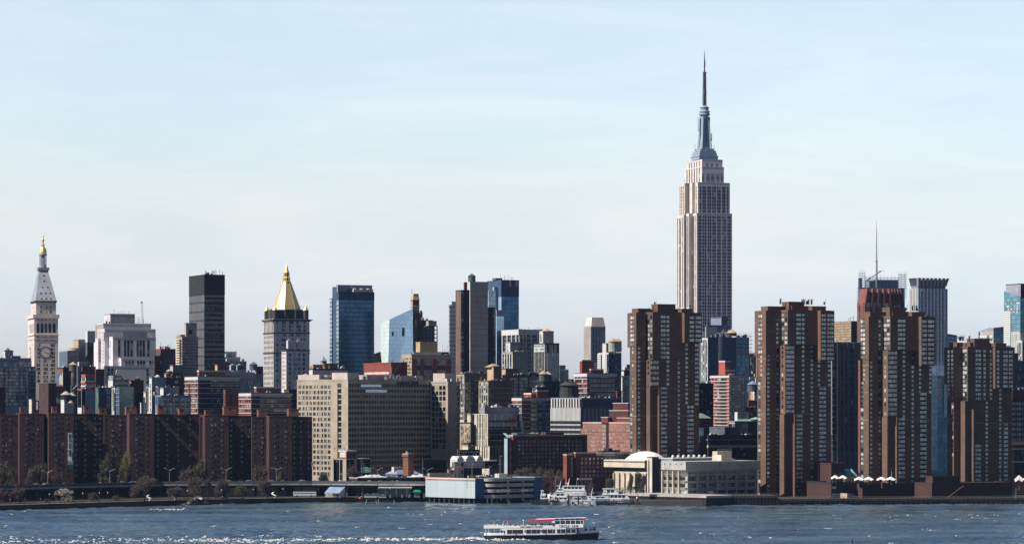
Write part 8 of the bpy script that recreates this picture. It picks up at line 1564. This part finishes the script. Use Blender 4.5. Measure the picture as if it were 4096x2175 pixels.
text_part('CIRCLE - LINE',1.25,'text_navy',fe,(fx(1605),-5.0,5.2),(R(90),0,0),.02,bold=.03,width=fx(1965)-fx(1605));text_part('SIGHTSEEING CRUISES',.85,'text_navy',fe,(fx(880),-5.0,5.2),(R(90),0,0),.02,bold=.02,width=fx(1302)-fx(880))
for x in(14.2,27.3,36.1,40.5):MB().box(x-.12,-5.06,2.0,x+.12,-4.9,2.5).build('fender','black_hull',fe,fix=False)
bpy.context.view_layer.update();MF=fe.matrix_world.copy();rr=random.Random(11)
def aboard(x,y,z,i,label,group='passengers aboard the ferry'):v=MF@Vector((x,y,z));person(i,v,fe.rotation_euler.z+rr.uniform(-1.6,1.6),label,group)
for k in range(58):aboard(8.2+22.3*rr.random(),-4.4+rr.random()*6.5,5.2,rr.choice((0,0,0,1,2,3,4,5)),"passenger on the ferry's crowded open upper deck")
for k in range(12):aboard(.6+6*rr.random(),-4.2+rr.random()*6,5.2,rr.choice((0,0,4,3)),"passenger on the ferry's raised stern deck")
for k in range(22):x=44+4.6*rr.random();aboard(x,-half(x)*.8*rr.uniform(.2,1),3.0,rr.choice((0,4,4,2)),"dark clad passenger crowded on the ferry's bow")
for k in range(6):aboard(3.2+4*rr.random(),-3.9+rr.random()*3,1.95,rr.choice((4,6)),"passenger standing in the ferry's open stern")
for k,sx in enumerate((735,742,752,760,1312,1322,1335,1185,812)):p=spt(sx);y=p[1]+4+k%3;person(4+k%3,(px(sx,y),y,GZ+.01),rr.random()*6,('person in dark clothes','person in pale top','person in blue top')[k%3]+' walking on the promenade'+(' by the pavilion' if sx>1300 else ' above the rubble' if sx<770 else ' before the bare trees'),'people on the promenade')
# ================================================================== MARINA
def m1(x):return 2100+.1974*x
def m1z(y,Y):return pz(1780+.1974*y,Y)
def boat(x0,x1,y_sheer,Y,label,decks,hullmat='white_gloss',flip=1,stripe='boat_blue',mast=None,name='yacht'):
 """decks: list of (frac0, frac1, y_top, window share); heights from photo rows"""
 X0,X1=px(m1(x0),Y),px(m1(x1),Y);L_=X1-X0;o=empty(name,(X0 if flip>0 else X1,Y,0),0 if flip>0 else math.pi,label,'boat','boats moored at the marina');zs=m1z(y_sheer,Y);bm_=L_*.16
 m=MB();st=[0,.1,.4,.7,.85,.95,1];hb=[.85,.95,1,.9,.62,.28,.04];vs=[]
 for s_,h in zip(st,hb):up=zs*.22*max(0,s_-.4)**1.5;vs+=[(s_*L_-(.04*L_ if s_==1 else 0),-h*bm_*.8,-.7),(s_*L_,-h*bm_,zs+up),(s_*L_,h*bm_,zs+up),(s_*L_-(.04*L_ if s_==1 else 0),h*bm_*.8,-.7)]
 fs=[(0,1,2,3)]
 for i in range(len(st)-1):a=4*i;fs+=[(a,a+4,a+5,a+1),(a+1,a+5,a+6,a+2),(a+2,a+6,a+7,a+3)]
 m.add(vs,fs);m.build('hull',hullmat,o);m=MB();m.box(L_*.02,-bm_*1.0-.05,zs*.55,L_*.7,-bm_*.96,zs*.68);m.box(L_*.02,bm_*.96,zs*.55,L_*.7,bm_*1.0+.05,zs*.68);m.build('stripe',stripe,o,fix=False)
 z0=zs;k=.86
 for(a,b,yt,wf)in decks:
  z1=m1z(yt,Y);h=z1-z0;m=MB();m.side([(L_*a,z0),(L_*b,z0),(L_*b-h*.7,z1-h*.12),(L_*a+h*.1,z1-h*.12)],-bm_*k,bm_*k);m.side([(L_*a-.3,z1-h*.12),(L_*b-h*.5,z1-h*.12),(L_*b-h*.7,z1),(L_*a,z1)],-bm_*(k+.08),bm_*(k+.08));d=m.build('deckhouse','white_gloss',o)
  n=max(2,int(L_*(b-a)*wf/2.2));step=(L_*(b-a)*wf)/n
  for q in range(n):
   for s_ in(-1,1):y_=s_*(bm_*k+.03);m=MB();x=L_*(a+(b-a)*(.5-wf*.5))+q*step;m.box(x,min(y_,y_-s_*.06),z0+h*.3,x+step*.8,max(y_,y_-s_*.06),z0+h*.72);m.build('cabin_window','glass_dark',d,fix=False)
  z0=z1;k*=.9
 if mast:m=MB();x=L_*mast;m.tube((x,0,z0),(x+flip*1.0,0,z0+4.5),.35,.12,6);m.box(x-.8,-.1,z0+1.4,x+1.6,.1,z0+1.7);m.build('radar_mast','white_gloss',o)
 m=MB();n=int(L_*.3/1.2)
 for q in range(n):x=L_*.68+q*1.2;m.tube((x,-bm_*.9*(1-.08*q),zs),(x,-bm_*.9*(1-.08*q),zs+1),.05,n=4)
 m.build('bow_rail','lamp_metal',o,fix=False);return o
boat(640,1245,945,1905,'largest white motor yacht with a raked mast in the marina',[(.02,.97,905,.0),(.06,.88,815,.75)],flip=-1,mast=.62)
boat(455,800,1000,1897,'white yacht with a pilot house just left of the largest yacht',[(.03,.6,930,.7),(.06,.5,872,.6)],flip=-1,mast=.3)
boat(300,505,1085,1876,'white boat with dark blue hull at the garage corner',[(.05,.8,1000,.7),(.1,.65,905,.6)],hullmat='boat_blue')
boat(560,930,1110,1868,'two decked white excursion boat with blue letters at the front dock',[(.04,.9,1040,.8),(.06,.8,960,.6)],hullmat='white_gloss',name='excursion_boat')
boat(945,1245,1120,1872,'low white launch behind the floating dock',[(.06,.8,1040,.7)],mast=None)
boat(1240,1440,1100,1876,'white boat with an upright funnel left of the grey stern',[(.1,.85,1020,.5)],mast=.5)
boat(1290,1720,1080,1866,'grey blue boat under a long dark blue canvas roof',[(.05,.92,1025,.5)],hullmat='steel_blue',flip=-1)
boat(1555,2175,1085,1880,'white passenger boat with blue waterline moored right, before the school',[(.02,.92,985,.7),(.04,.55,870,.5)],stripe='boat_blue',name='passenger_boat')
Y=1870;o=empty('canvas_roof',(px(m1(1500),Y),Y,m1z(985,Y)),0,'long dark blue canvas roof over the grey blue boat','awning');w=(px(m1(1715),Y)-px(m1(1290),Y))/2;m=MB();m.side([(-w,0),(-w*.5,1.2),(w*.4,1.4),(w,.3),(w,.1),(w*.4,1.0),(-w*.5,.8)],-3,3);m.build('canvas','boat_blue',o)
for s_ in(-.8,0,.8):MB().tube((w*s_,-2.6,-3.2),(w*s_,-2.6,.9),.1,n=5).build('pole','lamp_metal',o)
def dock(x0,x1,Y,zt,label,piles,mat='concrete'):
 X0,X1=px(m1(x0),Y),px(m1(x1),Y);o=empty('dock',(X0,Y,0),0,label,'dock','marina docks');L_=X1-X0;MB().box(0,0,zt-.6,L_,3,zt).build('deck',mat,o,fix=False);MB().box(0.1,-.06,zt-1.0,L_-.1,0,zt-.5).build('fender_board','pier_wood',o,fix=False)
 for k in range(piles):x=L_*(k+.5)/piles;m=MB();m.tube((x,-.4,-3),(x,-.4,zt+(2.2 if k%3==0 else.6)),.3,n=8);m.build('pile','pier_wood',o)
boat(1010,1130,1165,1862,'smallest white launch at the floating dock, left one',[(.1,.7,1110,.6)],name='launch')
boat(1180,1330,1165,1863,'smallest white launch at the floating dock, right one',[(.1,.7,1105,.6)],name='launch')
boat(480,600,1090,1874,'narrow white boat between the blue hulled boat and the excursion boat',[(.1,.8,1020,.6),(.2,.7,960,.5)])
dock(490,680,1866,3.0,'pale timber pier beside the excursion boat',5,'roof_tan');dock(785,1395,1858,.7,'long floating dock at the very front of the marina',4);dock(1430,2330,1862,1.6,'dark piled dock before the passenger boat',16,'pier_wood');dock(120,500,1872,1.2,'dark piled dock at the garage corner',9,'pier_wood')
m=MB();o=empty('gangway',(px(m1(900),1862),1862,.7),0,'sloping metal gangway down to the floating dock','gangway')
for s_ in(0,1.5):m.tube((0,s_,3.6),(6,s_,0),.12,n=5);m.tube((0,s_,4.7),(6,s_,1.1),.08,n=5)
for k in range(9):m.tube((k*.7,0,3.6-k*.42),(k*.7,0,4.7-k*.42),.06,n=4)
m.build('frame','lamp_metal',o)
for k,(x,yt,lb)in enumerate(((880,1020,'thick dark mooring pile at the excursion boat'),(1080,1050,'dark mooring pile in front of the low launch'),(2270,1070,'mooring pile with a white cap at the right end of the docks'))):
 Y=1859;o=empty('mooring_pile',(px(m1(x),Y),Y,-3),0,lb,'pile','mooring piles');z=m1z(yt,Y);MB().lathe([(.5,0),(.5,z+3)],n=10).build('shaft','pier_wood',o);MB().lathe([(.55,z+3),(.1,z+4)],n=10).build('cap','white_gloss' if k==2 else 'black_wall',o)
 # green stair and wall beside the school
Y=1925;o=empty('footbridge',(px(2386,Y),Y,GZ),0,'footbridge stair with green railings left of the school wing','footbridge');s_=.1974*Y/F;m=MB();m.side([(0,0),(-30*.0,0),(34*1.0*.55,4.6),(36,4.6),(36,5.2),(18,5.2),(-1,.6)],0,4);m.build('stair','roof_tan',o);m=MB()
for k in range(18):m.tube((k*1.0+.5,-.1,.6+k*.27),(k*1.0+.5,-.1,1.8+k*.27),.06,n=4)
for k in range(17):m.tube((18.5+k,-.1,5.2),(18.5+k,-.1,6.8),.06,n=4)
m.tube((0,-.1,1.6),(18.5,-.1,6.8),.1,n=4);m.tube((18.5,-.1,6.8),(36,-.1,6.8),.1,n=4);m.box(18.5,-.05,5.3,36,0,6.4);m.build('railing','canopy_green',o,fix=False)
for x in(14,24,33):MB().box(x,1,0,x+.9,3,3.4 if x<20 else 4.6).build('support','red_brick',o,fix=False)
# ================================================================== FOAM AND WHITECAPS
def foam():
 rnd=random.Random(5)
 def crest(m,x,y,w,d,h):
  n=6;base=[];pk=[];w0=float(waves(np.array([x]),np.array([y]))[0]);h+=w0+.06
  for q in range(n):t=2*math.pi*q/n;k=rnd.uniform(.6,1.15);base.append((x+w*k*math.cos(t),y+d*k*math.sin(t),w0-.2));pk.append((x+w*.55*k*math.cos(t),y+d*.5*k*math.sin(t),w0+(h-w0)*rnd.uniform(.6,1.2)))
  m.add(base+pk,[(q,(q+1)%n,n+(q+1)%n,n+q)for q in range(n)]+[tuple(range(n,2*n))])
 m=MB()
 for k in range(1800):
  t=rnd.random()**2.1;x=FX+2-t*300;sp=5+t*13;y=YB-1-t*26+rnd.gauss(0,sp);crest(m,x,y,rnd.uniform(.2,1.1),rnd.uniform(.3,1.8),rnd.uniform(.02,.4)*(1-.8*t))
 for k in range(260):x=FX+rnd.random()*48;y=YB-5.4-rnd.random()*3+(x-FX)*.07;crest(m,x,y,rnd.uniform(.3,1.1),rnd.uniform(.3,.9),rnd.uniform(.1,.55)if k%3 else.75*rnd.random())
 for k in range(150):u=rnd.random();x=FX+49-u*16;y=YB-.5+3.4-u*8-rnd.random()*2;crest(m,x,y,rnd.uniform(.3,1.1),rnd.uniform(.3,.9),rnd.uniform(.2,.9)*(1-u*.5))
 tag(m.build('wake_foam','foam',fix=False),kind='stuff')
 m=MB()
 def caps(sx0,sx1,sy0,sy1,n,s=1.0):
  for k in range(n):
   sx,sy=rnd.uniform(sx0,sx1),rnd.uniform(sy0,sy1);Y=F*H/(sy-HY);x=px(sx,Y);L_=rnd.uniform(.5,2.6)*s;a=rnd.uniform(-.3,.3)
   for q in range(rnd.randint(2,5)):u=rnd.uniform(-1,1);crest(m,x+u*L_*1.3,Y+u*a*L_+rnd.uniform(-.4,.4),rnd.uniform(.3,1.1)*s,rnd.uniform(.15,.5),rnd.uniform(.08,.3)*s)
 caps(0,4096,2080,2178,60,.8);caps(3150,4096,2050,2090,30,.6);caps(1300,2450,2050,2120,25,.8);caps(0,1350,2140,2178,34,1.0);caps(560,760,2034,2042,20,.9);caps(0,4096,2030,2080,24,.6)
 for(a,b,sy,n)in((320,410,2169,22),(420,540,2163,20),(830,930,2160,20),(960,1340,2163,40),(20,50,2172,8)):
  for k in range(n):sx=rnd.uniform(a,b);Y=F*H/(sy+rnd.gauss(0,1.5)-HY);crest(m,px(sx,Y),Y,rnd.uniform(.3,1.2),rnd.uniform(.2,.6),rnd.uniform(.08,.34))
 tag(m.build('whitecaps','foam',fix=False),kind='stuff')
foam()
